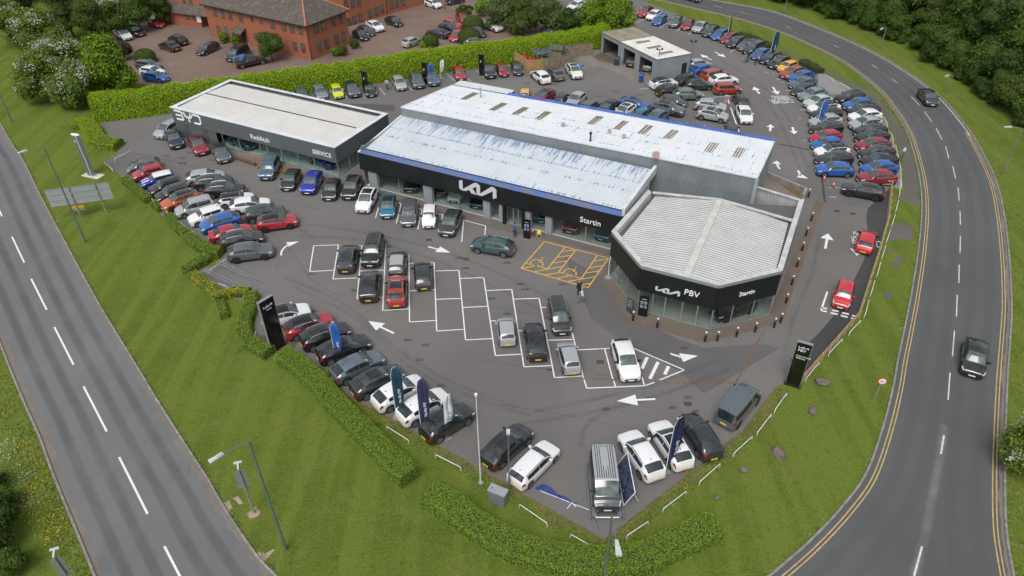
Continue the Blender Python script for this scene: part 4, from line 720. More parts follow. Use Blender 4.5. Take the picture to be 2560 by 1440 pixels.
# right wing
w0 = G(882, 63); w1 = G(1062, 9); wd = (w1 - w0).normalized(); wn_ = Vector((wd.y, -wd.x, 0)); w1 = w0 + wd * 34
wing = empty('brick_office', w0, 0, 'long red brick office wing running back behind the hipped office', 'office building'); wl_ = local(wing)
q = [Vector(), wd * 34, wd * 34 - wn_ * 10, -wn_ * 10]; obj('wall', MB().prism([(p.x, p.y) for p in q], -.1, OH, 0, False), BRICK, wing)
e = [p + wn_ * (.4 if i < 2 else -.4) + Vector((0, 0, OH - .1)) for i, p in enumerate(q)]; ra_ = -wn_ * 5 + Vector((0, 0, OH + 3.3)); obj('roof', MB().face([e[0], e[1], ra_ + wd * 34, ra_]).face([e[2], e[3], ra_, ra_ + wd * 34]), TILE, wing); obj('gable', MB().face([q[3] + Vector((0, 0, OH)), q[0] + Vector((0, 0, OH)), ra_]), BRICK, wing); obj('downpipe', MB().tube([wl_(GV(zb_(1905, 250), w0, wd)) * 1 + wn_ * .06, wl_(GV(zb_(1890, 0), w0, wd)) + wn_ * .06], .06, 6), SOFF, wing)
for p in [(1175, 70), (1290, 50), (1402, 28), (1230, 385), (1325, 345), (1432, 303), (1602, 235), (1712, 192), (1812, 155), (1980, 85), (2080, 52), (2180, 22)]: office_window(wing, wl_, zb_(*p), w0, wd, wn_)
# left wing with a lean-to
v0 = G(449, 62); v1 = G(511, 70); vd = (v1 - v0).normalized(); vn = Vector((vd.y, -vd.x, 0)); vL0, vL1 = -7.0, (v1 - v0).length + 1.5
lw = empty('brick_office', v0, 0, 'red brick office entrance block with a tiled lean-to canopy', 'office building'); ll_ = local(lw)
B3 = lambda s, t, z: vd * s + vn * t + Vector((0, 0, z))
obj('wall', MB().quadbox([B3(s, t, z) for z in (-.1, 5.7) for s, t in ((vL0, -1.8), (vL1, -1.8), (vL1, -9), (vL0, -9))]), BRICK, lw); obj('lean_to_wall', MB().quadbox([B3(s, t, z) for z in (-.1, 2.4) for s, t in ((-2.2, 0), (vL1 - 2, 0), (vL1 - 2, -1.8), (-2.2, -1.8))]), BRICK, lw)
obj('lean_to_roof', MB().face([B3(vL0 - .2, .4, 2.35), B3(vL1, .4, 2.35), B3(vL1, -1.82, 3.5), B3(vL0 - .2, -1.82, 3.5)]).bar(B3(vL0 - .2, .42, 2.3), B3(vL1, .42, 2.3), .12, .14), TILE, lw); obj('post', MB().bar(B3(vL0, .2, 0), B3(vL0, .2, 2.4), .35, .35), BRICK, lw)
for p in [(545, 315), (685, 330)]: office_window(lw, ll_, za(*p), v0, vd, vn, .8, 1.1)
for p in [(475, 5), (605, 20)]: office_window(lw, ll_, za(*p), v0 - vn * 1.8, vd, vn, .8, 1.1)
c = ll_(GV(za(772, 365), v0 + vn * .06, vd)); obj('poster', MB().quadbox([c + vd * s + vn * t + Vector((0, 0, z)) for z in (-.75, .75) for s, t in ((-.5, .03), (.5, .03), (.5, 0), (-.5, 0))]), P('white_poster', (.7, .7, .72), .5, 0, .1, 6), lw)
# ------------------------------------------------------------------ cars
def lerp(a, b, t): return a + (b - a) * t
def interp(tab, x):
    if x <= tab[0][0]: return tab[0][1]
    for (x0, y0), (x1, y1) in zip(tab[:-1], tab[1:]):
        if x <= x1: return lerp(y0, y1, (x - x0) / (x1 - x0))
    return tab[-1][1]
# L, W, H, hood front z, cowl x, cowl z, windscreen top x, roof rear x, rear glass foot x, tail z, belt z front/rear, wheel r, sill, roof drop
CT = {
 'city':   (3.62, 1.60, 1.49, .80, .82, 1.00, 1.40, 3.20, 3.50, .86, .98, 1.06, .29, .20, .05),
 'hatch':  (4.08, 1.76, 1.47, .76, 1.00, .98, 1.72, 3.42, 3.90, .88, .94, 1.04, .32, .19, .06),
 'mini':   (3.86, 1.73, 1.42, .82, 1.02, .99, 1.50, 3.45, 3.72, .86, .96, 1.00, .31, .18, .03),
 'suv':    (4.46, 1.86, 1.63, .90, 1.10, 1.08, 1.92, 3.66, 4.30, 1.0, 1.05, 1.17, .355, .24, .11),
 'bigsuv': (4.80, 1.94, 1.74, 1.0, 1.20, 1.16, 1.95, 4.40, 4.70, 1.05, 1.12, 1.18, .375, .27, .05),
 'cross':  (4.50, 1.86, 1.58, .84, 1.02, 1.03, 1.86, 3.60, 4.33, 1.0, 1.00, 1.12, .36, .22, .12),
 'saloon': (4.68, 1.84, 1.43, .74, 1.22, .94, 2.0, 3.35, 4.12, .98, .92, 1.00, .33, .18, .05),
 'estate': (4.62, 1.80, 1.46, .76, 1.12, .95, 1.86, 4.10, 4.50, .90, .93, 1.00, .33, .18, .06),
 'mpv':    (4.50, 1.82, 1.64, .82, .92, 1.03, 1.72, 4.10, 4.38, .92, .98, 1.04, .33, .20, .04),
 'boxy':   (4.18, 1.80, 1.64, .92, 1.00, 1.08, 1.50, 3.75, 4.02, .92, 1.03, 1.08, .33, .21, .03),
 'van':    (4.72, 1.92, 1.92, .98, .62, 1.15, 1.42, 4.55, 4.66, .95, 1.12, 1.14, .35, .24, .02),
 'pickup': (5.25, 1.86, 1.79, 1.0, 1.35, 1.15, 2.0, 3.20, 3.45, 1.08, 1.10, 1.10, .39, .33, .03),
}
class Shape:
    def __init__(s, k):
        (s.L, s.W, s.H, s.hz, s.cx, s.cz, s.wx, s.rx, s.gx, s.tz, s.b0, s.b1, s.r, s.sill, s.drop) = CT[k]; s.k = k; L = s.L
        s.top = [(0, s.hz * .70), (.03, s.hz * .84), (.10, s.hz * .955), (.28, s.hz * 1.02), (s.cx * .6, lerp(s.hz, s.cz, .62)), (s.cx, s.cz), (lerp(s.cx, s.wx, .55), lerp(s.cz, s.H, .60)), (s.wx, s.H - .055), (s.wx + .25, s.H - .012), (lerp(s.wx, s.rx, .45), s.H), (s.rx - .3, s.H - s.drop * .55), (s.rx, s.H - s.drop - .02)]
        gz = (s.b1 + .02) if k != 'pickup' else 1.08
        if k == 'saloon': s.top += [(s.gx, s.tz + .03), (L - .1, s.tz - .02), (L - .03, s.tz - .14), (L, s.tz * .66)]
        elif k == 'pickup': s.top += [(s.gx, gz), (L - .06, 1.08), (L - .02, 1.05), (L, .75)]
        else: s.top += [(lerp(s.rx, s.gx, .5), lerp(s.H - s.drop, gz, .45)), (s.gx, gz), (lerp(s.gx, L, .45), s.tz), (L - .03, s.tz - .14), (L, s.tz * .62)]
        s.f, s.b = (.86 if k != 'van' else .78), L - (.86 if k not in ('city', 'mini') else .66)
        if k in ('city', 'mini', 'boxy'): s.f = .72
        nose = .70 if k in ('boxy', 'van', 'pickup', 'mini') else .62
        s.plan = [(0, nose), (.05, nose + .14), (.14, .88), (.32, .945), (.7, .98), (1.3, 1.0), (L - 1.2, 1.0), (L - .5, .965), (L - .2, .90), (L - .06, .82), (L, .76 if k != 'van' else .88)]
        s.ra = s.r + .055
    def zt(s, x): return interp(s.top, x)
    def ring(s, x):
        w = s.W / 2 * interp(s.plan, x); zt = s.zt(x); zb = s.sill
        if x < .12: zb += .06 * (1 - x / .12)
        if x > s.L - .15: zb += .14 * (x - s.L + .15) / .15
        for xw in (s.f, s.b):
            dx = abs(x - xw)
            if dx < s.ra: zb = max(zb, s.r + math.sqrt(s.ra ** 2 - dx * dx) * .98)
        belt = lerp(s.b0, s.b1, max(0, min(1, (x - s.cx) / (s.rx - s.cx)))); belt = min(belt, zt - .05); zs = belt - .07
        h = max(0, min(1, (zt - belt - .05) / .45)); wr = w * lerp(.80, .755 if s.k not in ('van', 'boxy', 'mini') else .84, h)
        return [(0, zb), (w * .90, zb), (w * .985, lerp(zb, zs, .2)), (w, lerp(zb, zs, .55)), (w * .982, zs), (w * .945, belt), (wr, zt - .055 - (.022 * h if s.k != 'van' else 0) + .02 * (1 - h)), (wr * .62, zt - .012), (0, zt + .010)]
    def pt(s, x, v, side=1, off=0):
        r_ = s.ring(x); i = min(int(v), 7); t = v - i; y = lerp(r_[i][0], r_[i + 1][0], t); z = lerp(r_[i][1], r_[i + 1][1], t)
        if off:
            dy = r_[i + 1][0] - r_[i][0]; dz = r_[i + 1][1] - r_[i][1]; l = math.hypot(dy, dz) or 1; y += off * dz / l; z -= off * dy / l
        return (s.L / 2 - x, side * y, z)
    def stations(s, x0=0, x1=None, step=.14):
        x1 = s.L if x1 is None else x1; xs = {x0, x1}
        for x, _ in s.top + s.plan:
            if x0 < x < x1: xs.add(x)
        for xw in (s.f, s.b):
            for k in (-1, -.97, -.8, -.5, 0, .5, .8, .97, 1):
                x = xw + k * s.ra
                if x0 < x < x1: xs.add(x)
        x = x0
        while x < x1: xs.add(x); x += step
        o = sorted(xs); out = [o[0]]
        for x in o[1:]:
            if x - out[-1] > .008: out.append(x)
        return out
    def patch(s, x0, x1, v0, v1, off, sides=(1,), nv=3, skew=0):
        """piece of the body surface lifted by off; v in ring steps"""
        mb = MB(); mb.sm = True
        for sd_ in sides:
            rows = []
            for x in s.stations(x0, x1): rows.append([s.pt(x + (skew * (j / nv) if x0 < x else 0), lerp(v0, v1, j / nv), sd_, off) for j in range(nv + 1)])
            for a, b in zip(rows[:-1], rows[1:]):
                bs = len(mb.v); mb.v += a + b; n = nv + 1
                for j in range(nv):
                    q = (bs + j, bs + j + 1, bs + n + j + 1, bs + n + j); mb.f.append(q if sd_ > 0 else q[::-1]); mb.m.append(0)
        me0 = mb
        bm = bmesh.new(); me = me0.mesh('p'); bm.from_mesh(me); bpy.data.meshes.remove(me); bmesh.ops.remove_doubles(bm, verts=bm.verts, dist=.0005); me = bpy.data.meshes.new('patch'); bm.to_mesh(me); bm.free()
        me.polygons.foreach_set('use_smooth', [True] * len(me.polygons)); return me
    def top_patch(s, x0, x1, vin, off, inset=0):
        mb = MB(); vs = [vin, 6.5 if vin < 6.5 else 7, 7, 8]; xs = s.stations(x0, x1); rows = []
        for x in xs: rows.append([s.pt(x, v, 1, off) for v in vs] + [s.pt(x, v, -1, off) for v in vs[-2::-1]])
        for a, b in zip(rows[:-1], rows[1:]): mb.strip(a, b)
        bm = bmesh.new(); me = mb.mesh('p'); bm.from_mesh(me); bpy.data.meshes.remove(me); bmesh.ops.remove_doubles(bm, verts=bm.verts, dist=.0005); bmesh.ops.recalc_face_normals(bm, faces=bm.faces)
        if sum(f.normal.z for f in bm.faces) < 0: bmesh.ops.reverse_faces(bm, faces=bm.faces)
        me = bpy.data.meshes.new('patch'); bm.to_mesh(me); bm.free(); me.polygons.foreach_set('use_smooth', [True] * len(me.polygons)); return me
    def body(s):
        xs = s.stations(step=.1); mb = MB(); n = 9
        ringsL = [[s.pt(x, v, 1) for v in range(9)] for x in xs]; R_ = []
        for r_ in ringsL: R_.append(r_ + [(p[0], -p[1], p[2]) for p in r_[-2:0:-1]])
        m_ = len(R_[0])
        for r_ in R_: mb.v += r_
        for i in range(len(R_) - 1):
            for j in range(m_):
                j2 = (j + 1) % m_; mb.f.append((i * m_ + j, i * m_ + j2, (i + 1) * m_ + j2, (i + 1) * m_ + j)); mb.m.append(1 if j in (0, m_ - 1) else 0)
        mb.f.append(tuple(range(m_))[::-1]); mb.m.append(0); mb.f.append(tuple((len(R_) - 1) * m_ + j for j in range(m_))); mb.m.append(0)
        bm = bmesh.new(); me = mb.mesh('b'); bm.from_mesh(me); bpy.data.meshes.remove(me); bmesh.ops.recalc_face_normals(bm, faces=bm.faces); me = bpy.data.meshes.new('car_body'); bm.to_mesh(me); bm.free()
        me.polygons.foreach_set('use_smooth', [True] * len(me.polygons)); me.set_sharp_from_angle(angle=R(38)); return me
    def frontx(s, y):
        for (x0, p0), (x1, p1) in zip(s.plan[:-1], s.plan[1:]):
            if p1 * s.W / 2 >= abs(y): return x0 if p0 * s.W / 2 >= abs(y) else lerp(x0, x1, (abs(y) - p0 * s.W / 2) / ((p1 - p0) * s.W / 2))
        return 0
CGLASS = P('car_glass', (.022, .029, .03), .05, 0, .5, 2, 0, .8); WSGL = P('windscreen_glass', (.07, .095, .093), .05, 0, .55, 2.6, 0, .8)  # windscreen paler and mottled: sky reflection and cabin painted into the glass colour
TYRE = P('tyre_rubber', (.014, .014, .015), .8); RIMM = P('alloy_rim', (.3, .31, .32), .35, .7); RIMD = P('black_rim', (.02, .02, .022), .4)
LAMP = P('headlamp', (.5, .52, .55), .08); TAIL = P('tail_lamp', (.30, .012, .014), .12); PLW = P('front_plate', (.7, .7, .68), .5); PLY = P('rear_plate', (.68, .45, .02), .5); RAIL = P('roof_rail_silver', (.5, .51, .52), .3, .7); ROOFB = P('black_roof_gloss', (.012, .013, .015), .12, 0, 0, 3, .6); SUNR = P('sunroof_glass', (.022, .025, .03), .06, 0, 0, 3, 0, .7)
def wheel_meshes(r, w=.21):
    t = MB().tube([(0, -w / 2, 0), (0, -w / 2 + .02, 0), (0, w / 2 - .02, 0), (0, w / 2, 0)], [r * .93, r, r, r * .93], 18); t.sm = True
    d = MB(); d.tube([(0, w / 2 - .01, 0), (0, w / 2 + .004, 0)], r * .22, 8)
    for k in range(5):
        a = 2 * math.pi * k / 5 + .3; c, s_ = math.cos(a), math.sin(a); d.bar((c * r * .1, w / 2, s_ * r * .1), (c * r * .66, w / 2, s_ * r * .66), .09, .014, 0, (0, 1, 0))
    n = 18
    for i in range(n):
        a, b = 2 * math.pi * i / n, 2 * math.pi * (i + 1) / n; q = [(math.cos(t_) * rr * r, w / 2 + .005, math.sin(t_) * rr * r) for t_, rr in ((a, .62), (b, .62), (b, .74), (a, .74))]; d.face(q[::-1])
    return t.mesh('tyre', 40), d.mesh('rim')
PROTO = {}
def car_parts(k):
    """meshes of one body style: list of (name, mesh, material key, location, rz, children)"""
    if k in PROTO: return PROTO[k]
    s = Shape(k); L = s.L; W2 = s.W / 2; parts = []
    parts.append(('body', s.body(), 'paint', None, 0, []))
    e = .012
    parts.append(('windscreen', s.top_patch(s.cx + .03, s.wx - .02, 6.18, e), WSGL, None, 0, []))
    if k == 'pickup': parts.append(('rear_window', s.top_patch(s.rx + .03, s.gx - .05, 6.2, e), CGLASS, None, 0, []))
    elif k != 'van': parts.append(('rear_window', s.top_patch(s.rx + .04, s.gx - .03, 6.2, e), CGLASS, None, 0, []))
    else: parts.append(('rear_window', MB().quadbox([(-L / 2 - e - .02 * z_, y, z) for z, z_ in ((1.05, 0), (1.6, -3.5)) for y in (-.72, .72, .72, -.72)][:4] + [(-L / 2 + .05, y, 1.62) for y in (-.7, .7, .7, -.7)]) if False else s.top_patch(s.rx + .02, s.gx + .02, 6.2, e), CGLASS, None, 0, []))
    x0 = s.cx + .22; x1 = s.rx - (.0 if k in ('suv', 'cross', 'hatch', 'city', 'saloon') else .12); mid = lerp(x0, x1, .50)
    if k == 'pickup': x1 = s.rx - .05
    if k == 'van': mid = 1.9; x1 = 2.0
    for sd_ in (1, -1):
        parts.append(('side_window', s.patch(x0, mid - .02, 5.08, 5.90, e, (sd_,)), CGLASS, None, 0, []))
        if k != 'van': parts.append(('side_window', s.patch(mid + .02, x1, 5.08, 5.88, e, (sd_,)), CGLASS, None, 0, []))
        elif True: parts.append(('side_trim', s.patch(2.1, L - .25, 5.1, 5.7, e, (sd_,)), BLACKP, None, 0, []))
        parts.append(('headlight', s.patch(.055, .40, 4.0, 5.3, e, (sd_,)), LAMP, None, 0, []))
        parts.append(('tail_light', s.patch(L - .30, L - .035, 3.5, 4.95, e, (sd_,)), TAIL, None, 0, []))
        mx = s.cx + .42; w_ = W2 * interp(s.plan, mx)
        mm = MB().quadbox([(L / 2 - mx + a, sd_ * (w_ * .96 + b), s.b0 + z + .02) for z in (0, .15) for a, b in ((-.09, -.03), (.05, -.03), (.08, .2), (-.06, .22))]); mm = mm.mesh('mirror', 60)
        parts.append(('mirror', mm, 'mirror', None, 0, []))
    if k in ('suv', 'bigsuv', 'cross', 'boxy', 'van', 'pickup'):
        parts.append(('sill_cladding', s.patch(.04, L - .03, 1.0, 1.85 if k != 'cross' else 1.5, .006, (1, -1), 2), BLACKP, None, 0, []))
    hz = s.hz; g = MB(); yy = [-.5, -.3, 0, .3, .5]
    def band(z0, z1, ymax):
        ys = [ymax * t for t in (-1, -.6, 0, .6, 1)]
        g.strip([(L / 2 - s.frontx(y) + .012, y, z0) for y in ys], [(L / 2 - s.frontx(y) + .012, y, z1) for y in ys]); 
        g.strip([(L / 2 - s.frontx(y) - .03, y, z1 + .012) for y in ys][::-1], [(L / 2 - s.frontx(y) + .012, y, z1) for y in ys][::-1])
    band(hz * .53, hz * .66, W2 * .60); band(s.sill + .08, s.sill + .2, W2 * .58)
    parts.append(('grille', g.mesh('grille'), BLACKP, None, 0, []))
    parts.append(('number_plate', MB().box(L / 2 + .014, L / 2 + .03, -.26, .26, hz * .44, hz * .44 + .115).mesh('plate'), PLW, None, 0, []))
    pz = s.tz * .60 - .13 if k not in ('van',) else .55
    parts.append(('number_plate', MB().box(-L / 2 - .03, -L / 2 + .01, -.26, .26, pz, pz + .125).mesh('plate'), PLY, None, 0, []))
    fin = s.zt(s.rx - .25); parts.append(('aerial_fin', MB().face([(0, -.015, 0)] * 0 or [(L / 2 - s.rx + .12, .02, fin), (L / 2 - s.rx + .32, .02, fin), (L / 2 - s.rx + .14, 0, fin + .09)]).face([(L / 2 - s.rx + .32, -.02, fin), (L / 2 - s.rx + .12, -.02, fin), (L / 2 - s.rx + .14, 0, fin + .09)]).mesh('fin'), BLACKP, None, 0, []))
    tm, rm = wheel_meshes(s.r)
    for xw in (s.f, s.b):
        for sd_ in (1, -1): parts.append(('wheel', tm, TYRE, (L / 2 - xw, sd_ * (W2 - .115), s.r), 0 if sd_ > 0 else math.pi, [('rim', rm, 'rim')]))
    opt = {'roof': s.top_patch(s.wx - .01, s.rx + .02, 6.0, .008), 'sunroof': s.top_patch(s.wx + .12, lerp(s.wx, s.rx, .68), 6.55, .010)}
    rl = MB()
    for sd_ in (1, -1):
        pts = [s.pt(x, 6.12, sd_, .035) for x in [lerp(s.wx + .1, s.rx - .05, t / 6) for t in range(7)]]; rl = rl.tube(pts, .022, 5)
    opt['rails'] = [MB().tube([s.pt(x, 6.12, sd_, .035) for x in [lerp(s.wx + .1, s.rx - .05, t / 6) for t in range(7)]], .022, 5).mesh('rail') for sd_ in (1, -1)]
    opt['bed'] = MB().box(-L / 2 + .1, L / 2 - s.gx - .05, -W2 * .8, W2 * .8, 1.04, 1.105).mesh('bed') if k == 'pickup' else None
    opt['ribs'] = None
    xc = s.wx - .16; opt['card'] = MB().face([s.pt(xc + a_, v_, -1, .022) for a_, v_ in ((-.16, 6.45), (-.16, 6.75), (.04, 6.75), (.04, 6.45))]).mesh('card')
    if k == 'van':
        rb = MB()
        for i in range(9): y = (i - 4) * .15; rb.bar((L / 2 - s.wx - .15, y, s.H + .002), (L / 2 - s.rx + .1, y, s.H - .02), .05, .03)
        opt['ribs'] = rb.mesh('roof_ribs')
    opt['stripe'] = MB().strip([s.pt(x, 7.55, 1, .013) for x in s.stations(.1, s.cx - .05)], [s.pt(x, 7.15, 1, .013) for x in s.stations(.1, s.cx - .05)]).strip([s.pt(x, 7.15, -1, .013) for x in s.stations(.1, s.cx - .05)], [s.pt(x, 7.55, -1, .013) for x in s.stations(.1, s.cx - .05)]).mesh('stripe')
    PROTO[k] = (s, parts, opt); return PROTO[k]
PAINTS = {'white': ((.72, .73, .745), 0), 'pearl': ((.66, .67, .62), 0), 'black': ((.014, .015, .017), .25), 'grey': ((.13, .145, .155), .45), 'darkgrey': ((.052, .058, .063), .45), 'charcoal': ((.030, .034, .037), .4), 'silver': ((.44, .465, .485), .4), 'paleblue': ((.22, .29, .34), .4), 'steelblue': ((.095, .15, .22), .4), 'blue': ((.012, .115, .42), .25), 'royal': ((.012, .03, .36), .25), 'navy': ((.012, .02, .05), .2), 'red': ((.38, .012, .028), .15), 'crimson': ((.27, .012, .03), .25), 'brightred': ((.5, .012, .02), 0), 'orange': ((.50, .095, .018), .15), 'burnt': ((.36, .055, .02), .25), 'rust': ((.34, .034, .016), .2), 'yellow': ((.72, .36, .025), 0), 'lime': ((.55, .62, .01), 0), 'teal': ((.012, .15, .23), .3), 'seagreen': ((.05, .115, .125), .4), 'sage': ((.15, .21, .185), .3), 'mint': ((.46, .53, .49), .2), 'darkgreen': ((.02, .035, .032), .3), 'bluegrey': ((.13, .165, .19), .4), 'mauve': ((.075, .055, .07), .3)}
CNAME = {'pearl': 'cream white', 'darkgrey': 'dark grey', 'paleblue': 'pale blue', 'steelblue': 'steel blue', 'royal': 'royal blue', 'navy': 'dark navy', 'brightred': 'bright red', 'burnt': 'burnt orange', 'rust': 'rust red', 'seagreen': 'sea green', 'sage': 'sage green', 'mint': 'pale mint', 'darkgreen': 'dark green', 'bluegrey': 'blue grey', 'mauve': 'dull purple', 'lime': 'lime yellow'}
TNAME = {'city': 'small hatchback', 'hatch': 'hatchback', 'mini': 'retro hatchback', 'suv': 'SUV', 'bigsuv': 'large SUV', 'cross': 'crossover', 'saloon': 'saloon', 'estate': 'estate car', 'mpv': 'people carrier', 'boxy': 'boxy crossover', 'van': 'van', 'pickup': 'pickup truck'}
TCAT = {'van': 'van', 'pickup': 'pickup'}
def paint(c):
    col, me = PAINTS[c]; m_ = P('paint_' + c, col, .36, me, 0, 3, 1); m_.node_tree.nodes['Principled BSDF'].inputs['Coat IOR'].default_value = 1.75; return m_
def add_car(k, colour, x, y, ang, label, group, z=.016, opts='', rim=True):
    s, parts, opt = car_parts(k); col, _, roof = colour.partition('/'); pm = paint(col)
    nm = {'van': 'parked_van', 'pickup': 'pickup_truck'}.get(k, 'parked_car')
    root = empty(nm, (x, y, z), ang, label, TCAT.get(k, 'car'), group); jr = random.Random(int(x * 97 + y * 31)); root.scale = (jr.uniform(.965, 1.03), jr.uniform(.985, 1.015), jr.uniform(.965, 1.025))
    dark = col in ('black', 'charcoal', 'navy')
    def put(name, me, mt, parent, loc=None, rz=0):
        o = bpy.data.objects.new(name, me); COL.objects.link(o); o.parent = parent
        if mt == 'paint': mt = pm
        elif mt == 'mirror': mt = pm if hash((x, y)) % 3 else BLACKP
        elif mt == 'rim': mt = RIMD if ('d' in opts) else RIMM
        if len(me.materials) == 0:
            me.materials.append(None)
            if name == 'body': me.materials.append(BLACKP)
        o.material_slots[0].link = 'OBJECT'; o.material_slots[0].material = mt
        if loc: o.location = loc
        if rz: o.rotation_euler.z = rz
        return o
    for name, me, mt, loc, rz, ch in parts:
        o = put(name, me, mt, root, loc, rz)
        if rim:
            for n2, m2, t2 in ch: put(n2, m2, t2, o)
    if roof: put('roof', opt['roof'], {'black': ROOFB, 'white': paint('white'), 'silver': paint('silver')}[roof], root)
    elif 's' in opts: put('sunroof', opt['sunroof'], SUNR, root)
    if 'r' in opts:
        for m2 in opt['rails']: put('roof_rail', m2, RAIL if not ('k' in opts) else BLACKP, root)
    if opt['bed']: put('load_bed', opt['bed'], BLACKP, root)
    if opt['ribs']: put('roof_ribs', opt['ribs'], pm, root)
    if 'p' in opts: put('price_card', opt['card'], WHITE, root)
    if 'w' in opts: put('bonnet_stripe', opt['stripe'], WHITE, root)
    return root
ORD = ['first', 'second', 'third', 'fourth', 'fifth', 'sixth', 'seventh', 'eighth', 'ninth', 'tenth', 'eleventh', 'twelfth', 'thirteenth', 'fourteenth', 'fifteenth', 'sixteenth', 'seventeenth', 'eighteenth', 'nineteenth', 'twentieth'] + ['twenty ' + w for w in ('first', 'second', 'third', 'fourth', 'fifth', 'sixth')]
def row(phrase, group, sc, ox, oy, data, zz=.016, zc=.75, nose=False, card=False):
    """data lines: type colour[/roof] tailx taily nosex nosey [options]; pixels of a zoomed view with scale sc and origin ox, oy"""
    n = 0
    for ln in data.strip().split('\n'):
        f = ln.split(); n += 1
        k, c = f[0], f[1]; tx, ty, nx, ny = map(float, f[2:6]); op = f[6] if len(f) > 6 else ''
        a = G(ox + tx / sc, oy + ty / sc, zc); b = G(ox + nx / sc, oy + ny / sc, zc); m_ = (a + b) / 2; d = b - a
        if nose: m_ = b - d.normalized() * CT[k][0] / 2
        if card and n % 3 != 1: op += 'p'
        cn = CNAME.get(c.split('/')[0], c.split('/')[0]); rf = {'black': ' with black roof', 'white': ' with white roof', 'silver': ' with silver roof'}.get(c.partition('/')[2], '')
        if op.startswith('@'): lab = ' '.join(f[6:])[1:].replace('_', ' '); op = ''
        elif len(f) > 7 and f[7].startswith('@'): lab = f[7][1:].replace('_', ' ')
        else: lab = f'{cn} {TNAME[k]}{rf}, {phrase.format(ORD[n - 1])}'
        add_car(k, c, m_.x, m_.y, math.atan2(d.y, d.x), lab, group, zz, op)
row('{} from the tall grey pylon, facing the hedge', 'cars nosed up to the low hedge', 4.5, 280, 360, '''
hatch grey 565 195 140 275 d
mini red 590 265 225 360
mini royal/white 720 340 310 440 w
mini black 790 410 400 530 d
mini black 850 490 490 605 r
suv orange/black 940 570 590 690 rd
mpv silver 1140 650 720 760 r
mini white 1250 740 870 855
cross blue 1430 820 1000 935
saloon red 1075 1040 1590 930
suv charcoal 1215 1110 1700 1030 r
suv grey 1320 1240 1795 1180 d''')
row('{} from the grey showroom in the diagonal second row', 'cars in the diagonal second row by the hedge', 4.5, 280, 360, '''
suv silver 840 400 1260 340
suv charcoal 905 450 1375 410 r
suv black 1025 530 1505 495 r
mini white/black 1205 640 1590 585
suv white 1325 715 1770 655
suv darkgrey 1505 805 1930 745
suv red/black 1630 905 2080 840 d''')
row('{} from the logo corner of the grey showroom', 'cars facing out along the two showrooms', 3.6, 0, 0, '''
mpv silver 1610 1105 1430 1205
suv navy 1530 1190 1600 1310 s
suv crimson 1740 1240 1825 1370 s
suv grey/black 1950 1300 2028 1444''')
row('{} from the paved entrance, facing out before the showroom glass', 'cars facing out along the two showrooms', 4.235, 640, 380, '''
bigsuv steelblue 190 70 95 265 r
hatch black 420 190 315 375 d
suv royal 650 215 530 420
hatch black 840 295 760 475 d
suv black 1060 265 970 470 rs
suv white 1225 405 1125 595 s
hatch teal 1410 470 1385 665 s
estate grey 1630 535 1610 725
city white 1845 585 1825 770
suv darkgrey 2110 640 2010 845''')
row('{} in the marked bays from the empty end bay', 'cars in the staggered marked bays', 4.235, 640, 380, '''
suv charcoal 945 1225 995 1010 rd
bigsuv black 1275 900 1200 1180 r
hatch darkgrey/silver 1485 1255 1510 1075 r
hatch charcoal 1775 1400 1755 1185
cross black 1188.5 1507.3 1208.5 1297.3
suv rust 1483.5 1592.3 1493.5 1332.3 rs''')
row('{} in the marked bays from the far silver hatchback', 'cars in the staggered marked bays', 4.235, 1160, 700, '''
city silver 466 661 436 391
suv black 780 790 730 490 s
mpv charcoal 965 190 1050 560 r
city silver 1150 945 1070 670
suv white 1650 645 1775 1035''')
row('', 'cars on the move', 4.235, 740, 560, '''
suv seagreen 2290 262 1880 195 r @sea_green_SUV_driving_past_the_showroom_entrance''')
row('{} from the tall black pylon in the display row', 'cars of the display row beside the clipped hedge', 3.6, 620, 720, '''
suv white/black 115 300 565 180 r
suv red/black 345 395 745 265 r
suv black 470 500 915 350 r
cross black 630 620 1080 460 s
cross bluegrey 765 800 1195 600
cross darkgrey 935 935 1385 725 s
cross white 1145 1050 1570 820
cross white 1365 1180 1790 940
suv black 1585 1330 1990 1080 s''', card=True)
row('{} past the flagpole in the display row', 'cars of the display row beside the clipped hedge', 4.235, 1100, 980, '''
cross black 490 745 910 375
estate white 790 950 1190 550 rk''')
row('', 'cars by the lower corner', 3.6, 1400, 940, '''
suv white 855 890 610 525 rk @white_SUV_with_black_roof_rails_beside_the_leaning_poster_frame
suv white 1115 795 880 430 rks @white_SUV_with_sunroof_behind_the_dark_feather_flag
suv charcoal 1380 710 1140 360 rk @dark_SUV_beside_two_white_ones_near_the_edge_of_the_lawn
van bluegrey 1480 410 1720 120 d @blue_grey_van_with_ribbed_roof_parked_alone_by_the_lawn_edge''')
row('', 'cars by the customer parking lane', 2.5717, 1940, 440, '''
hatch brightred 565 470 600 350 x @bright_red_hatchback_over_the_customer_parking_lettering
city brightred 455 685 415 835 x @bright_red_small_car_beside_the_dashed_give_way_lines
suv black 685 115 440 70 d @black_SUV_at_the_end_of_the_timber_fence_beside_traffic_cones''')
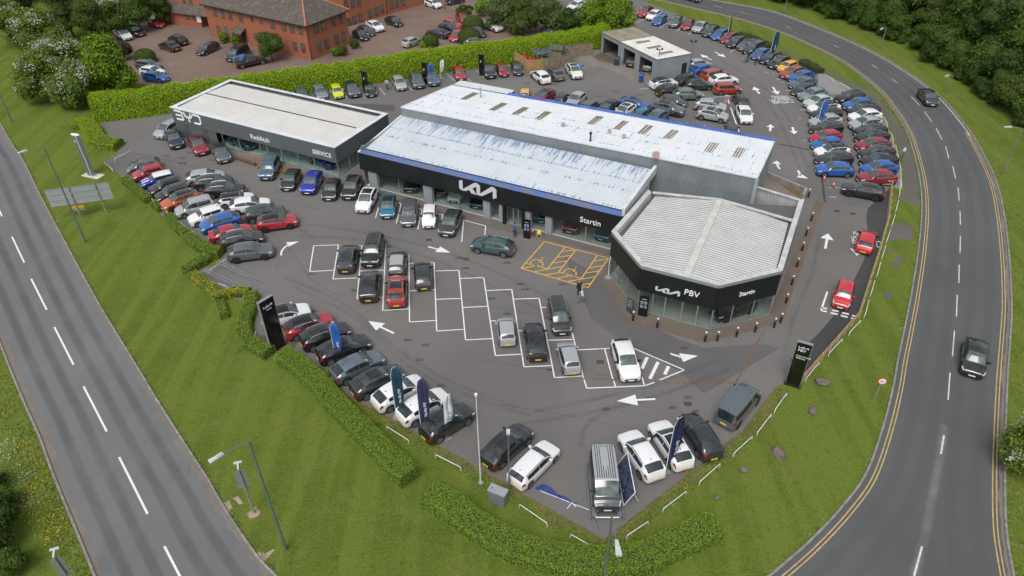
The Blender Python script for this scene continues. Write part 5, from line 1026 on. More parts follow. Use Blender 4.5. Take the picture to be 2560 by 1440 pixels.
row('{} from the garden trees in the row along the bend', 'cars of the back row along the bend', 4, 1500, 0, '''
hatch red 195 0 110 30
hatch charcoal 290 25 190 65
suv red/black 500 85 405 145
hatch white 595 110 480 180
hatch blue 655 155 540 235
suv grey 790 175 725 250
hatch crimson 920 200 840 280
suv silver 1060 230 945 305
suv darkgrey 1170 270 1045 345
hatch blue 1260 305 1135 375
hatch crimson 1355 335 1220 405
suv charcoal 1450 380 1285 450
suv grey/black 1545 410 1400 480 r
bigsuv darkgrey 1630 440 1440 520 r
hatch blue 1675 495 1530 570
suv navy 1795 540 1615 610 r
suv charcoal 1880 580 1700 660 r
city yellow 1970 635 1785 690
suv burnt 2040 690 1810 755
suv blue 2140 735 1890 795
suv steelblue 2155 805 1900 855 r
hatch charcoal 2150 855 1915 925
suv paleblue 2265 910 1985 975 r
suv mint 2310 985 2045 1045''', card=True)
row('{} past the pale mint SUV in the inner row', 'cars of the inner row beside the lane', 4.236, 1880, 160, '''
suv white/black 920 450 605 480
suv charcoal 950 505 625 545
suv silver 950 585 610 625 r
suv black 955 660 620 700 r
hatch red 950 740 615 785
hatch blue 960 815 630 860
suv white/black 1035 905 660 940
suv charcoal 1060 985 680 1020
suv blue 1075 1120 680 1110''', card=True)
row('{} from the gravel strip in the outer row beside the footpath', 'cars of the outer row beside the footpath', 4.236, 1880, 160, '''
suv black 1180 330 895 375 r
suv blue 1290 405 960 450
suv black 1360 470 1010 510
suv white 1375 530 1020 570
suv silver 1385 605 1025 650
suv charcoal 1445 680 1065 725
suv black 1460 750 1085 795 r
suv crimson 1470 835 1095 875
suv charcoal 1515 915 1125 960 r
cross black 1545 1000 1145 1040
suv blue 1545 1085 1145 1125
suv crimson 1525 1195 1120 1205''', card=True)
row('{} in the tight service cluster beside the valeting shed', 'cars packed beside the valeting shed', 4, 1500, 0, '''
hatch silver 920 640 1060 622
suv blue 925 715 1130 665
bigsuv burnt 1030 775 1260 720
suv white 1110 815 1360 785
boxy rust 1155 890 1390 880
suv white/black 510 850 765 810
suv black 785 820 955 765
suv darkgreen 865 850 1120 840 s
suv black 575 925 815 875 r
suv sage 765 945 1000 940 d
hatch mauve 640 985 825 1020
bigsuv grey 520 1055 835 1115 sd
cross blue 210 1010 475 1060 s
suv silver 965 1040 1245 1075
suv silver 985 1125 1265 1170 s''')
row('', 'cars by the barrier', 4, 1500, 0, '''
hatch charcoal 1440 1040 1375 945 @dark_hatchback_parked_behind_the_white_crossover_by_the_barrier
cross white 1410 1060 1475 1215 d @white_crossover_facing_the_lane_beside_the_red_and_white_barrier
hatch charcoal 1310 1345 1315 1265 @dark_hatchback_half_hidden_by_the_blue_gutter_of_the_hall''')
row('{} from the rear lean-to in the row behind the hall', 'cars behind the white roofed hall', 4, 1000, 0, '''
city yellow 1255 915 1238 1010
suv crimson 1490 930 1390 990 s
city charcoal 1590 1010 1665 950
suv silver 1810 955 1720 1030
hatch grey 1855 1085 1950 1030
suv black 2125 1045 2030 1105 s
suv white 2290 1080 2200 1140 s
city teal 2440 1125 2350 1185
suv steelblue 2610 1150 2515 1205 r''')
row('{} behind the grey showroom along the tall hedge', 'cars backed up to the tall hedge', 4, 400, 0, '''
hatch steelblue 1395 905 1440 985
hatch paleblue 1570 865 1630 965
city lime 1735 850 1800 970
suv grey/black 1880 825 1960 955
hatch black 2060 820 2125 955
hatch silver 2350 765 2430 885''')
row('{} past the charging totem along the tall hedge', 'cars backed up to the tall hedge', 4, 1000, 0, '''
suv grey 125 735 205 870
suv steelblue 285 715 350 845
city red 560 675 620 785
suv charcoal 845 645 920 765
city crimson 985 640 1055 750
city charcoal 1140 630 1195 735
suv white 1460 805 1350 715 dr
cross grey 1600 775 1490 690 s
suv pearl 1690 650 1790 770 s''')
row('{} in the block paved car park counted from the trees', 'cars in the block paved car park', 3.6, 0, 0, '''
suv white/black 1045 275 1170 345
suv black 1140 250 1285 305
hatch brightred 1340 175 1460 225
saloon black 1600 435 1440 380
suv black 1680 385 1520 325
estate black 1960 390 1775 475
van charcoal 2220 440 2060 530
estate grey 1230 567 1440 592
hatch white 1270 625 1465 648
hatch blue 1290 675 1510 698''')
row('{} of the cars by the office porch and wing', 'cars in the block paved car park', 4, 400, 0, '''
hatch blue 790 612 890 560
pickup black 790 635 1015 585
hatch black 1935 305 2075 385
hatch darkgrey 1985 270 2135 335
suv white 2070 220 2230 300
hatch black 2255 180 2420 240
hatch silver 2455 435 2580 385''')
row('{} among the round bushes of the block paved car park', 'cars in the block paved car park', 4, 1000, 0, '''
hatch white 270 12 390 50
saloon charcoal 480 345 275 305
hatch navy 410 255 570 292
hatch brightred 465 215 590 255
hatch red 612 305 520 395
hatch darkgrey 700 280 840 345
hatch bluegrey 660 420 840 400
suv white/black 860 225 1010 290
hatch red 590 150 660 205
hatch charcoal 1450 300 1560 325
suv white 1820 30 1700 80
hatch navy 590 -12 510 5''')
row('', 'cars on the move', 1, 0, 0, '''
cross black 2440 852 2433 934 d @black_crossover_driving_towards_the_junction_on_the_bend_road
hatch navy 1700 -18 1762 2 x @dark_car_at_the_far_end_of_the_bend_road''')
row('', 'cars on the move', 4, 1920, 0, '''
cross darkgrey/black 1545 905 1660 1035 d @dark_grey_crossover_driving_round_the_bend_below_the_wood''')
IN = 'cars on show behind the showroom glass'
row('{} inside the black fronted showroom behind the glass', IN, 4.235, 640, 380, '''
suv darkgreen 1690 280 1625 425
suv charcoal 1960 340 1930 470
hatch white 2170 400 2085 530
hatch navy 2385 470 2325 590''', .034, .4, True)
row('{} inside the showroom beside the entrance, behind the glass', IN, 4.5, 1000, 420, '''
suv teal 1640 460 1590 630
suv crimson 2010 560 1895 745
suv teal 2380 640 2255 825''', .034, .25, True)
row('{} inside the grey showroom behind the glass', IN, 8, 640, 300, '''
suv royal 1150 760 1560 930
suv steelblue -420 400 -60 560''', .034, .3)
row('', IN, 1, 0, 0, '''
suv black 1872 764 1788 794 d @black_SUV_inside_the_glass_pavilion''', .034, .2)
row('', 'cars in the valeting shed', 8, 1480, 60, '''
suv charcoal 770 830 910 640 d @dark_SUV_with_yellow_plate_inside_the_left_hand_shed_bay
hatch grey 1090 920 1230 740 d @grey_hatchback_inside_the_right_hand_shed_bay''', .016, .5)
# ------------------------------------------------------------------ vegetation
def leafy(mb, p, n, s, rnd, mi=0):
    """one leaf clump: an uneven four cornered face at p, roughly facing n"""
    n = (n + Vector((rnd.gauss(0, .45), rnd.gauss(0, .45), rnd.gauss(0, .45)))).normalized(); a = n.cross(Vector((rnd.random() - .5, rnd.random() - .5, rnd.random() - .5))).normalized(); b = n.cross(a)
    l = s * rnd.uniform(.6, 1.25); w = l * rnd.uniform(.45, .75); bs = len(mb.v); k = n * (l * .18)
    mb.v += [tuple(p - a * l * .5 - k), tuple(p + b * w * .5), tuple(p + a * l * .5 - k), tuple(p - b * w * .5)]; mb.f.append((bs, bs + 1, bs + 2, bs + 3)); mb.m.append(mi)
def blob(mb, c, r, mi, rnd, n=7, m=10):
    b = len(mb.v)
    for i in range(n + 1):
        for j in range(m):
            t = math.pi * i / n; f = 2 * math.pi * j / m; k = .88 + .24 * rnd.random(); mb.v.append((c[0] + r[0] * k * math.sin(t) * math.cos(f), c[1] + r[1] * k * math.sin(t) * math.sin(f), c[2] + r[2] * k * math.cos(t)))
    for i in range(n):
        for j in range(m): j2 = (j + 1) % m; mb.f.append((b + i * m + j, b + (i + 1) * m + j, b + (i + 1) * m + j2, b + i * m + j2)); mb.m.append(mi)
def crown_mesh(seed, h, r, nl, count, size, base=.25, cone=0, flower=0):
    """crown of several lobes; leaf faces fill the outer part of each lobe; flower = share of white blossom faces"""
    rnd = random.Random(seed); lobes = [(Vector((0, 0, h * (.5 + base / 2))), Vector((r * .62, r * .62, h * (1 - base) * .46)))]
    for i in range(nl):
        t = rnd.random(); z = h * (base + (1 - base) * (.12 + .78 * t)); rr = r * (.95 - .65 * t if cone else (1 - (2 * abs(t - .38)) ** 2 * .55)); a = 2.4 * i + rnd.random(); q = rnd.uniform(.45, .72) * rr
        lr = r * rnd.uniform(.30, .46) * (1 - .4 * t if cone else 1); lobes.append((Vector((q * math.cos(a), q * math.sin(a), z)), Vector((lr, lr, lr * rnd.uniform(.65, .95)))))
    mb = MB()
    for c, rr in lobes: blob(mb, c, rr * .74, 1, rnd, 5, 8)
    tot = sum(l[1].x ** 2 for l in lobes[1:]) + lobes[0][1].x ** 2 * .6; k = 0
    for li, (c, rr) in enumerate(lobes):
        m_ = int(count * (rr.x ** 2 * (.6 if li == 0 else 1)) / tot)
        for _ in range(m_):
            d = Vector((rnd.gauss(0, 1), rnd.gauss(0, 1), rnd.gauss(0, 1) + .25)).normalized(); q = rnd.uniform(.74, 1.1) + (.12 if rnd.random() < .08 else 0); p = c + Vector((d.x * rr.x, d.y * rr.y, d.z * rr.z)) * q
            if p.z < h * base * .55: continue
            inside = False
            for c2, r2 in lobes:
                if c2 is not c:
                    e = p - c2
                    if (e.x / r2.x) ** 2 + (e.y / r2.y) ** 2 + (e.z / r2.z) ** 2 < .5: inside = True; break
            if inside: continue
            fl = flower and d.z > -.1 and (math.sin(p.x * 2.1 + seed) + math.sin(p.y * 2.3 + seed * 2) + math.sin(p.z * 2.6)) > .9 - flower * 2 and rnd.random() < .75
            leafy(mb, p, d + Vector((0, 0, .35)), size * (.8 if fl else 1), rnd, 2 if fl else 0)
    return mb.mesh('crown')
def trunk_mesh(seed, h, r, base):
    rnd = random.Random(seed); mb = MB(); t = h * .62
    mb.tube([(0, 0, -.15), (0, 0, .3), (.08, .05, t * .5), (0, .1, t)], [.030 * h + .03, .022 * h + .02, .016 * h, .007 * h], 7)
    for i in range(5):
        a = 2.2 * i + rnd.random(); z = h * rnd.uniform(base * .8, .5); q = r * .55; mb.tube([(0.03, .03, z), (q * .5 * math.cos(a), q * .5 * math.sin(a), z + h * .1), (q * math.cos(a), q * math.sin(a), z + h * .2)], [.010 * h, .007 * h, .003 * h], 5)
    return mb.mesh('trunk')
BARK = P('bark', (.085, .068, .05), .95, 0, .4, 4)
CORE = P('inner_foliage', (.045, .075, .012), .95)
LM = {'dark': leaf_mat('dark_leaves', [(0.017, 0.042, 0.007), (0.028, 0.072, 0.009), (0.045, 0.095, 0.011), (0.065, 0.116, 0.015)]), 'olive': leaf_mat('olive_leaves', [(0.034, 0.057, 0.009), (0.059, 0.094, 0.013), (0.088, 0.132, 0.018), (0.117, 0.161, 0.026)]),
      'bright': leaf_mat('spring_leaves', [(0.071, 0.137, 0.006), (0.122, 0.217, 0.009), (0.187, 0.306, 0.014), (0.259, 0.378, 0.023)]), 'mid': leaf_mat('mid_leaves', [(0.028, 0.065, 0.008), (0.050, 0.106, 0.011), (0.072, 0.140, 0.013), (0.100, 0.175, 0.020)]), 'haw': leaf_mat('hawthorn_leaves', [(0.067, 0.114, 0.013), (0.113, 0.175, 0.020), (0.158, 0.233, 0.027), (0.209, 0.283, 0.041)]),
      'purple': leaf_mat('purple_leaves', [(.06, .03, .032), (.09, .045, .045), (.12, .06, .055)]), 'hedge': leaf_mat('hedge_leaves', [(0.088, 0.170, 0.010), (0.152, 0.270, 0.017), (0.224, 0.362, 0.023), (0.320, 0.454, 0.037)]), 'beech': leaf_mat('tall_hedge_leaves', [(0.114, 0.213, 0.004), (0.219, 0.356, 0.005), (0.321, 0.484, 0.008), (0.488, 0.625, 0.012)]), 'willow': leaf_mat('grey_leaves', [(0.078, 0.105, 0.039), (0.111, 0.142, 0.050), (0.150, 0.182, 0.066), (0.182, 0.216, 0.088)])}
SHADECORE = P('hedge_shade_core', (.032, .034, .014), .95, 0, .3, 6)  # dark core of the low hedges, shade of their sides painted into its colour
BLOSS = leaf_mat('may_blossom', [(0.360, 0.377, 0.312), (0.480, 0.500, 0.429), (0.592, 0.615, 0.554)], .15); YFLOW = leaf_mat('yellow_flowers', [(.55, .36, .01), (.7, .48, .015), (.75, .58, .03)], .15)
TV = {}
def tree_proto(kind, i):
    key = (kind, i)
    if key in TV: return TV[key]
    sp = {'dark': (10.5, 4.3, 15, 5200, .42, .2, 0, 0), 'olive': (9.5, 4.2, 14, 5200, .40, .2, 0, 0), 'mid': (9.0, 4.0, 14, 5000, .40, .2, 0, 0), 'bright': (8.2, 4.0, 20, 7600, .34, .08, 1, 0), 'haw': (6.4, 3.6, 16, 6800, .30, .1, 0, .22), 'willow': (6.0, 3.3, 14, 5200, .30, .12, 0, 0), 'shrub': (2.4, 1.5, 9, 1900, .22, .05, 0, 0), 'edge': (6.4, 3.3, 15, 4600, .38, .02, 0, 0), 'spring': (5.2, 3.2, 14, 5200, .3, .08, 0, 0)}[kind]
    h, r, nl, n, s, b, cone, fl = sp; TV[key] = (crown_mesh(hash(kind) % 1000 * 0 + sum(map(ord, kind)) + i * 17, h, r, nl, n, s, b, cone, fl), trunk_mesh(i + 3, h, r, b), h, r); return TV[key]
LMK = {'shrub': 'mid', 'edge': 'dark', 'spring': 'bright'}
def tree(kind, x, y, label, group=None, sc=1.0, i=0, leaf=None, name='broadleaf_tree', cat='tree', szz=1.0):
    cm, tm, h, r = tree_proto(kind, i); root = empty(name, (x, y, 0), hsh(x, y) * 6.28, label, cat, group); root.scale = (sc, sc, sc * szz)
    for nm, me, mt in (('trunk', tm, BARK), ('crown', cm, LM[leaf or LMK.get(kind, kind)])):
        o = bpy.data.objects.new(nm, me); COL.objects.link(o); o.parent = root
        if not len(me.materials):
            me.materials.append(None)
            if nm == 'crown': me.materials.append(CORE); me.materials.append(BLOSS)
        o.material_slots[0].link = 'OBJECT'; o.material_slots[0].material = mt
    return root
def proj(p):
    d = p - Vector((0, 0, CH)); z = d.dot(_f); return 1280 + FPX * d.dot(RT) / z, 720 - FPX * d.dot(UP) / z
# wood beyond the bend
rw = random.Random(11); kinds = ['dark', 'dark', 'mid', 'olive', 'dark', 'mid', 'olive']
tl = {'dark': 'dark green broadleaf tree in the wood beyond the bend', 'mid': 'mid green broadleaf tree in the wood beyond the bend', 'olive': 'olive green broadleaf tree in the wood beyond the bend'}
acc = []
cum = [0]
for a, b in zip(RO[:-1], RO[1:]): cum.append(cum[-1] + (b - a).length)
def along(d):
    for i in range(len(RO) - 1):
        if cum[i + 1] >= d: t = (d - cum[i]) / (cum[i + 1] - cum[i] + 1e-6); p = RO[i].lerp(RO[i + 1], t); tt = (RO[i + 1] - RO[i]).normalized(); return p, Vector((-tt.y, tt.x, 0))
    return None
for ri, (off_d, sp) in enumerate(((8.6, 4.2), (13.5, 6.0), (19.5, 6.6), (26, 7), (33, 7.5), (41, 8), (50, 9), (60, 10), (72, 11))):
    d = 2 + ri * 2.3
    while d < cum[-1] - 1:
        r_ = along(d); d += sp * rw.uniform(.8, 1.2)
        if not r_: break
        p = r_[0] + r_[1] * (off_d + rw.uniform(-1, 1)); x, y = proj(p + Vector((0, 0, 5)))
        if not (-80 < x < 2660 and -150 < y < 1000): continue
        if any((p - q).length < 3.6 for q in acc): continue
        acc.append(p.copy()); k = rw.choice(kinds)
        if ri == 0: tree('edge', p.x, p.y, 'low bushy tree at the roadside edge of the wood', 'trees of the wood beyond the bend', rw.uniform(.75, 1.25), rw.randrange(3), rw.choice(['dark', 'mid', 'mid', 'olive'])); continue
        tree(k, p.x, p.y, tl[k], 'trees of the wood beyond the bend', rw.uniform(.95, 1.3) * (.84 if ri == 0 else 1), rw.randrange(3))
# undergrowth below the edge of the wood
und = []
d = 1.0
while d < cum[-1] - 14:
    r_ = along(d); d += rw.uniform(1.4, 3.4); p = r_[0] + r_[1] * (7.0 + rw.uniform(-1.2, 1.2)); x, y = proj(p)
    if 1500 < x < 2640 and -60 < y < 640: tree('shrub', p.x, p.y, 'green undergrowth shrub at the foot of the wood', 'undergrowth shrubs at the foot of the wood', rw.uniform(.5, 1.3), rw.randrange(2), rw.choice(['dark', 'mid']), 'undergrowth_shrub', 'shrub')
def at(px, py, z): return G(px, py, z)
# trees and bushes at the top left
for px, py, z, k, sc, i, lab in [
    (28, 55, 4.2, 'haw', 1.3, 0, 'white flowering hawthorn beside the far verge of the left road'), (98, 88, 4.2, 'haw', 1.3, 1, 'white flowering hawthorn standing second from the far left verge'), (150, 150, 4.2, 'haw', 1.3, 2, 'broad white flowering hawthorn beside the bright green hornbeam'), (182, 205, 3.6, 'haw', 1.1, 0, 'white flowering hawthorn below the bright green hornbeam'), (100, 195, 3.6, 'haw', 1.1, 1, 'small flowering hawthorn at the foot of the hawthorn clump'), (272, 22, 4, 'haw', 1.05, 2, 'white flowering hawthorn behind the block paved car park'),
    (60, 8, 4, 'olive', 1.0, 0, 'olive tree among the hawthorns by the left road'), (165, 40, 4, 'olive', 1.0, 1, 'olive tree behind the hawthorn clump'), (228, 60, 3.8, 'olive', .85, 2, 'mid green tree between hawthorns and the car park'), (335, 22, 4, 'mid', .9, 0, 'mid green tree behind the red hatchback of the car park'), (390, 8, 4, 'dark', .6, 1, 'dark tree beside the office entrance block'), (180, -25, 4, 'mid', .9, 1, 'tall green tree at the top of the left verge'), (300, -30, 4, 'dark', .85, 2, 'dark green tree behind the car park edge'), (95, -45, 4, 'olive', .9, 2, 'olive tree far along the left road'), (20, -40, 4, 'mid', .9, 0, 'green tree far along the left road'),
    (262, 170, 4.6, 'bright', 1.22, 0, 'bright green dense hornbeam at the end of the tall hedge')]:
    p = at(px, py, z); tree(k, p.x, p.y, lab, None, sc, i)
for px, py, z, k, sc, leaf, lab in [(308, 132, 1.2, 'shrub', 1.2, 'purple', 'purple leaved shrub beside the hornbeam'), (419, 50, .8, 'shrub', .85, 'willow', 'variegated clipped bush beside the bright red hatchback'), (560, 100, .5, 'shrub', .75, 'bright', 'leafy bed shrub below the office windows'), (590, 106, .5, 'shrub', .7, 'bright', 'leafy bed shrub beside the office porch'), (857, 128, .8, 'shrub', .7, 'mid', 'small shrub at the corner of the hipped office'), (885, 114, .6, 'shrub', .7, 'mid', 'low shrub in the curved bed by the office'), (835, 132, .6, 'shrub', .6, 'bright', 'bright small shrub by the office wall behind the hedge')]:
    p = at(px, py, z); tree(k, p.x, p.y, lab, None, sc, 0, leaf, 'garden_shrub', 'shrub')
for px, py, z, k, sc, i, leaf, lab in [(675, 122, 2.0, 'willow', .78, 0, 'olive', 'spreading olive shrub tree in front of the office'), (1245, 42, 2.5, 'willow', 1.0, 1, 'willow', 'grey green tree in the hedge row behind the car park'), (1305, 50, 2.5, 'willow', 1.05, 2, 'olive', 'olive tree in the row behind the car park'), (1365, 48, 2.5, 'willow', 1.05, 0, 'willow', 'grey green tree next to the dark purple tree'), (1420, 62, 2.2, 'willow', .8, 1, 'dark', 'dark tree in the row behind the valeting shed'), (1478, 42, 2.6, 'spring', 1.0, 0, 'bright', 'bright spring green tree above the tall hedge end'), (1545, 50, 2.6, 'spring', 1.12, 1, 'bright', 'large bright green tree behind the valeting shed'), (1515, 12, 2.6, 'spring', 1.0, 2, 'bright', 'spring green tree beside the far car park'), (1205, 25, 1.2, 'shrub', 1.3, 0, 'hedge', 'clipped green shrub beside the side road'), (1285, 10, 2.5, 'willow', 1.0, 2, 'willow', 'pale grey green tree by the far side road'), (1345, 8, 2.5, 'willow', 1.0, 1, 'olive', 'olive tree by the far car park'), (1160, 36, 1.0, 'shrub', 1.1, 1, 'olive', 'olive shrub beside the parked motorbike')]:
    p = at(px, py, z); tree(k, p.x, p.y, lab, None, sc, i, leaf)
# rounded clipped bushes in the car park
def round_bush(px, py, r, leaf, lab, hz=.8):
    p = G(px, py, r * .5); rnd = random.Random(int(px)); mb = MB(); blob(mb, (0, 0, r * hz * .62), (r * .93, r * .93, r * hz * .9), 1, rnd, 8, 14)
    for _ in range(int(1500 * r)):
        d = Vector((rnd.gauss(0, 1), rnd.gauss(0, 1), abs(rnd.gauss(0, 1)))).normalized(); leafy(mb, Vector((d.x * r, d.y * r, r * hz * .62 + d.z * r * hz * .95)) * rnd.uniform(.97, 1.03), d * 2, .16, rnd)
        if rnd.random() < .35: a = rnd.random() * 6.28; leafy(mb, Vector((math.cos(a) * r, math.sin(a) * r, rnd.random() * r * hz * .7)), Vector((math.cos(a), math.sin(a), .2)) * 2, .16, rnd)
    root = empty('clipped_bush', (p.x, p.y, 0), 0, lab, 'bush', 'clipped bushes in the block paved car park'); obj('foliage', mb, [LM[leaf], CORE], root)
round_bush(362, 143, 1.75, 'olive', 'rounded brown olive bush between parked cars near the hornbeam'); round_bush(1075, 103, 1.5, 'olive', 'rounded bush with pale leaves beside the silver hatchback'); round_bush(1060, 110, .9, 'bright', 'small pale yellow green bush against a rounded bush'); round_bush(1173, 92, 2.0, 'olive', 'broad clipped olive bush next to the red hatchback'); round_bush(1182, 62, 2.0, 'olive', 'clipped olive bush beside the black roofed white SUV')
# hedges
def hedge(name, px, w, h, leaf, lab, size=.10, dens=300, top=.12, world=False, flower=None, cat='hedge', taper=.92, group=None):
    line = px if world else GL(px); line = smooth_line(line, 4) if len(line) > 2 else [line[0].lerp(line[1], t / 6) for t in range(7)]
    c0 = line[0].copy(); rnd = random.Random(int(abs(c0.x * 31 + c0.y * 17)) + 1); root = empty(name, c0, 0, lab, cat, group); line = [p - c0 for p in line]
    # close sections
    fine = [line[0]]
    for a, b in zip(line[:-1], line[1:]):
        n = max(1, int((b - a).length / .8)); fine += [a.lerp(b, (k + 1) / n) for k in range(n)]
    Lf = offset(fine, w / 2); Rt = offset(fine, -w / 2); mb = MB(); hs_ = [h * (1 + top * (rnd.random() - .5)) for _ in fine]; wb = [1 + .12 * (rnd.random() - .5) for _ in fine]
    sec = []
    for i, p in enumerate(fine):
        l = p + (Lf[i] - p) * wb[i]; r_ = p + (Rt[i] - p) * wb[i]; tz = Vector((0, 0, hs_[i])); k = .94; sec.append([l * 1, p + (l - p) * .97 + tz * .75, p + (l - p) * taper * .85 + tz * .97, p + (r_ - p) * taper * .85 + tz * .97, p + (r_ - p) * .97 + tz * .75, r_ * 1])
    b0 = len(mb.v)
    for s_ in sec: mb.v += [tuple((q - fine[i]) * .95 + fine[i]) for q in s_ for i in (sec.index(s_),)]
    n = 6
    for i in range(len(sec) - 1):
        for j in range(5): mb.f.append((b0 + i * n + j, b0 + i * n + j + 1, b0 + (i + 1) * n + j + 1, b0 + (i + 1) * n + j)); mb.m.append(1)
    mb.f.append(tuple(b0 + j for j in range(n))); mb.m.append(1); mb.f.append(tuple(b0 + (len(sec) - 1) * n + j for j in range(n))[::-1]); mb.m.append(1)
    # leaves over the faces
    for i in range(len(sec) - 1):
        for j in range(5):
            a, b, c, d = sec[i][j], sec[i][j + 1], sec[i + 1][j + 1], sec[i + 1][j]; ar = ((b - a).cross(d - a)).length; nr = (b - a).cross(d - a).normalized(); m_ = ar * dens * (.6 if j in (0, 4) and h < 2 else 1); m_ = int(m_) + (rnd.random() < m_ % 1)  # low hedge sides get fewer leaves so the shade-coloured core shows through
            if nr.z < -.1: nr = -nr
            cen = (fine[i] + fine[i + 1]) / 2 + Vector((0, 0, h / 2)); 
            if nr.dot((a + c) / 2 - cen) < 0: nr = -nr
            for _ in range(m_):
                u, v = rnd.random(), rnd.random(); p = a.lerp(b, u).lerp(d.lerp(c, u), v); hi = rnd.gauss(0, size * .4) + (abs(rnd.gauss(0, top * .9)) if j == 2 and rnd.random() < .25 else 0)
                leafy(mb, p + nr * hi, nr * 1.6 + Vector((0, 0, .5)), size, rnd, 2 if flower and rnd.random() < flower and math.sin(p.x * 3) + math.sin(p.y * 3.3) > -.3 else 0)
    for e_, sg in ((sec[0], -1), (sec[-1], 1)):
        tt = (fine[1] - fine[0]).normalized() * -1 if sg < 0 else (fine[-1] - fine[-2]).normalized(); mid = (e_[0] + e_[5]) / 2
        for _ in range(int(w * h * dens)): leafy(mb, e_[0].lerp(e_[5], rnd.random()) + Vector((0, 0, rnd.random() * h * .95)) + tt * rnd.uniform(-.05, .15), tt * 2, size, rnd)
    obj('foliage', mb, [LM[leaf], SHADECORE if h < 2 else CORE] + ([YFLOW] if flower else []), root); return root
zA = T(4.5, 280, 360); zG = T(4.8, 440, 620); zE = T(3.6, 620, 720); zH = T(4.923, 1040, 1160); zB = T(3.6, 0, 280)
HG = 'low hedges round the forecourt'
hedge('clipped_hedge', [zA(155, 425), zA(285, 545), zA(425, 660)], 1.0, .75, 'hedge', 'short clipped hedge in front of the retro hatchbacks', group=HG)
hedge('clipped_hedge', [zA(485, 705), zA(560, 760)], .9, .75, 'hedge', 'small cube of clipped hedge in front of the orange SUV', group=HG)
hedge('clipped_hedge', [zA(650, 845), zA(735, 960), zA(850, 1050)], 1.0, .8, 'hedge', 'clipped hedge in front of the white retro hatchback', group=HG)
hedge('clipped_hedge', [zA(860, 1075), zA(1010, 1180), zA(1130, 1240), zA(1240, 1255)], 1.3, .9, 'hedge', 'clipped hedge running to the steel display ramps', group=HG)
hedge('clipped_hedge', [zG(390, 150), zG(230, 250), zG(130, 320)], 1.15, .9, 'hedge', 'clipped hedge turning out behind the steel display ramps', group=HG)
hedge('flowering_hedge', [zG(215, 360), zG(370, 470), zG(530, 600), zG(560, 640)], 1.1, .8, 'hedge', 'yellow flowering hedge beside the steel display ramps', flower=.42, group=HG)
hedge('flowering_hedge', [zG(600, 590), zG(730, 560), zG(890, 570)], 1.0, .75, 'hedge', 'yellow flowering hedge arm reaching to the black pylon', flower=.42, group=HG)
hedge('clipped_hedge', [zG(540, 680), zG(570, 780), zG(590, 850)], .85, .6, 'hedge', 'narrow tapering hedge spur on the lawn', group=HG)
hedge('clipped_hedge', [zG(920, 600), zG(890, 760), zG(830, 950), zG(860, 1130), zG(1000, 1230), zG(1130, 1300)], 1.35, .9, 'hedge', 'curving clipped hedge wrapped round the tall black pylon', group=HG)
hedge('clipped_hedge', [zE(330, 650), zE(470, 740), zE(640, 900), zE(800, 1080), (905, 1085), (965, 1145), (1028, 1205)], 1.75, 1.25, 'hedge', 'long clipped hedge beside the display row on the lawn', size=.085, dens=400, group=HG)
hedge('clipped_hedge', [zH(170, 430), zH(420, 560), zH(680, 760), zH(1000, 960), zH(1350, 1120), zH(1800, 1230), (1500, 1415), (1600, 1405), (1690, 1368), (1785, 1325)], 2.0, 1.15, 'hedge', 'long curving clipped hedge across the lawn at the junction corner', size=.085, dens=400, group=HG)
hedge('clipped_hedge', [zB(690, 135), zB(790, 140), zB(850, 200), zB(870, 260), zB(960, 310), zB(1080, 320)], 2.3, 1.0, 'beech', 'flat topped bright hedge beside the grey pylon', group=HG)
hedge('tall_hedge', [p + Vector((.3, 1.35, 0)) for p in GL([(228, 309), (330, 297), (425, 283), (680, 246), (932, 210), (1100, 184), (1275, 160), (1400, 142), (1510, 118)])], 2.6, 3.5, 'beech', 'tall clipped green hedge behind the showrooms and parked cars', size=.17, dens=120, top=.16, world=True)
hedge('low_shrub_bed', [(1848, 88), (1890, 104), (1925, 120)], 1.5, .6, 'mid', 'low shrub bed behind the back row of cars', size=.2, dens=80, top=.5); hedge('low_shrub_bed', [(2005, 158), (2030, 172), (2048, 184)], 1.6, .7, 'mid', 'low shrub bed beside the gravel strip', size=.2, dens=80, top=.5)
zC = T(3.274, 0, 1000)
for i, (x, y, s_, lf) in enumerate([(40, 1030, 1.0, 'dark'), (20, 1230, 1.1, 'mid'), (140, 1400, .8, 'mid'), (-60, 760, 1.0, 'dark'), (60, 880, .7, 'mid')]):
    p = G(*zC(x, y)); tree('shrub', p.x, p.y, ['dark bramble clump on the left verge', 'leafy bramble clump beside the left verge', 'bramble growing behind the paired round signs', 'bramble among white flowers on the far verge', 'small leafy clump among yellow flowers'][i], None, s_, i % 2, lf, 'bramble_clump', 'shrub')
p = G(2600, 1130, 2); tree('haw', p.x, p.y, 'white flowering hawthorn on the outer verge of the bend road', None, .75, 1)
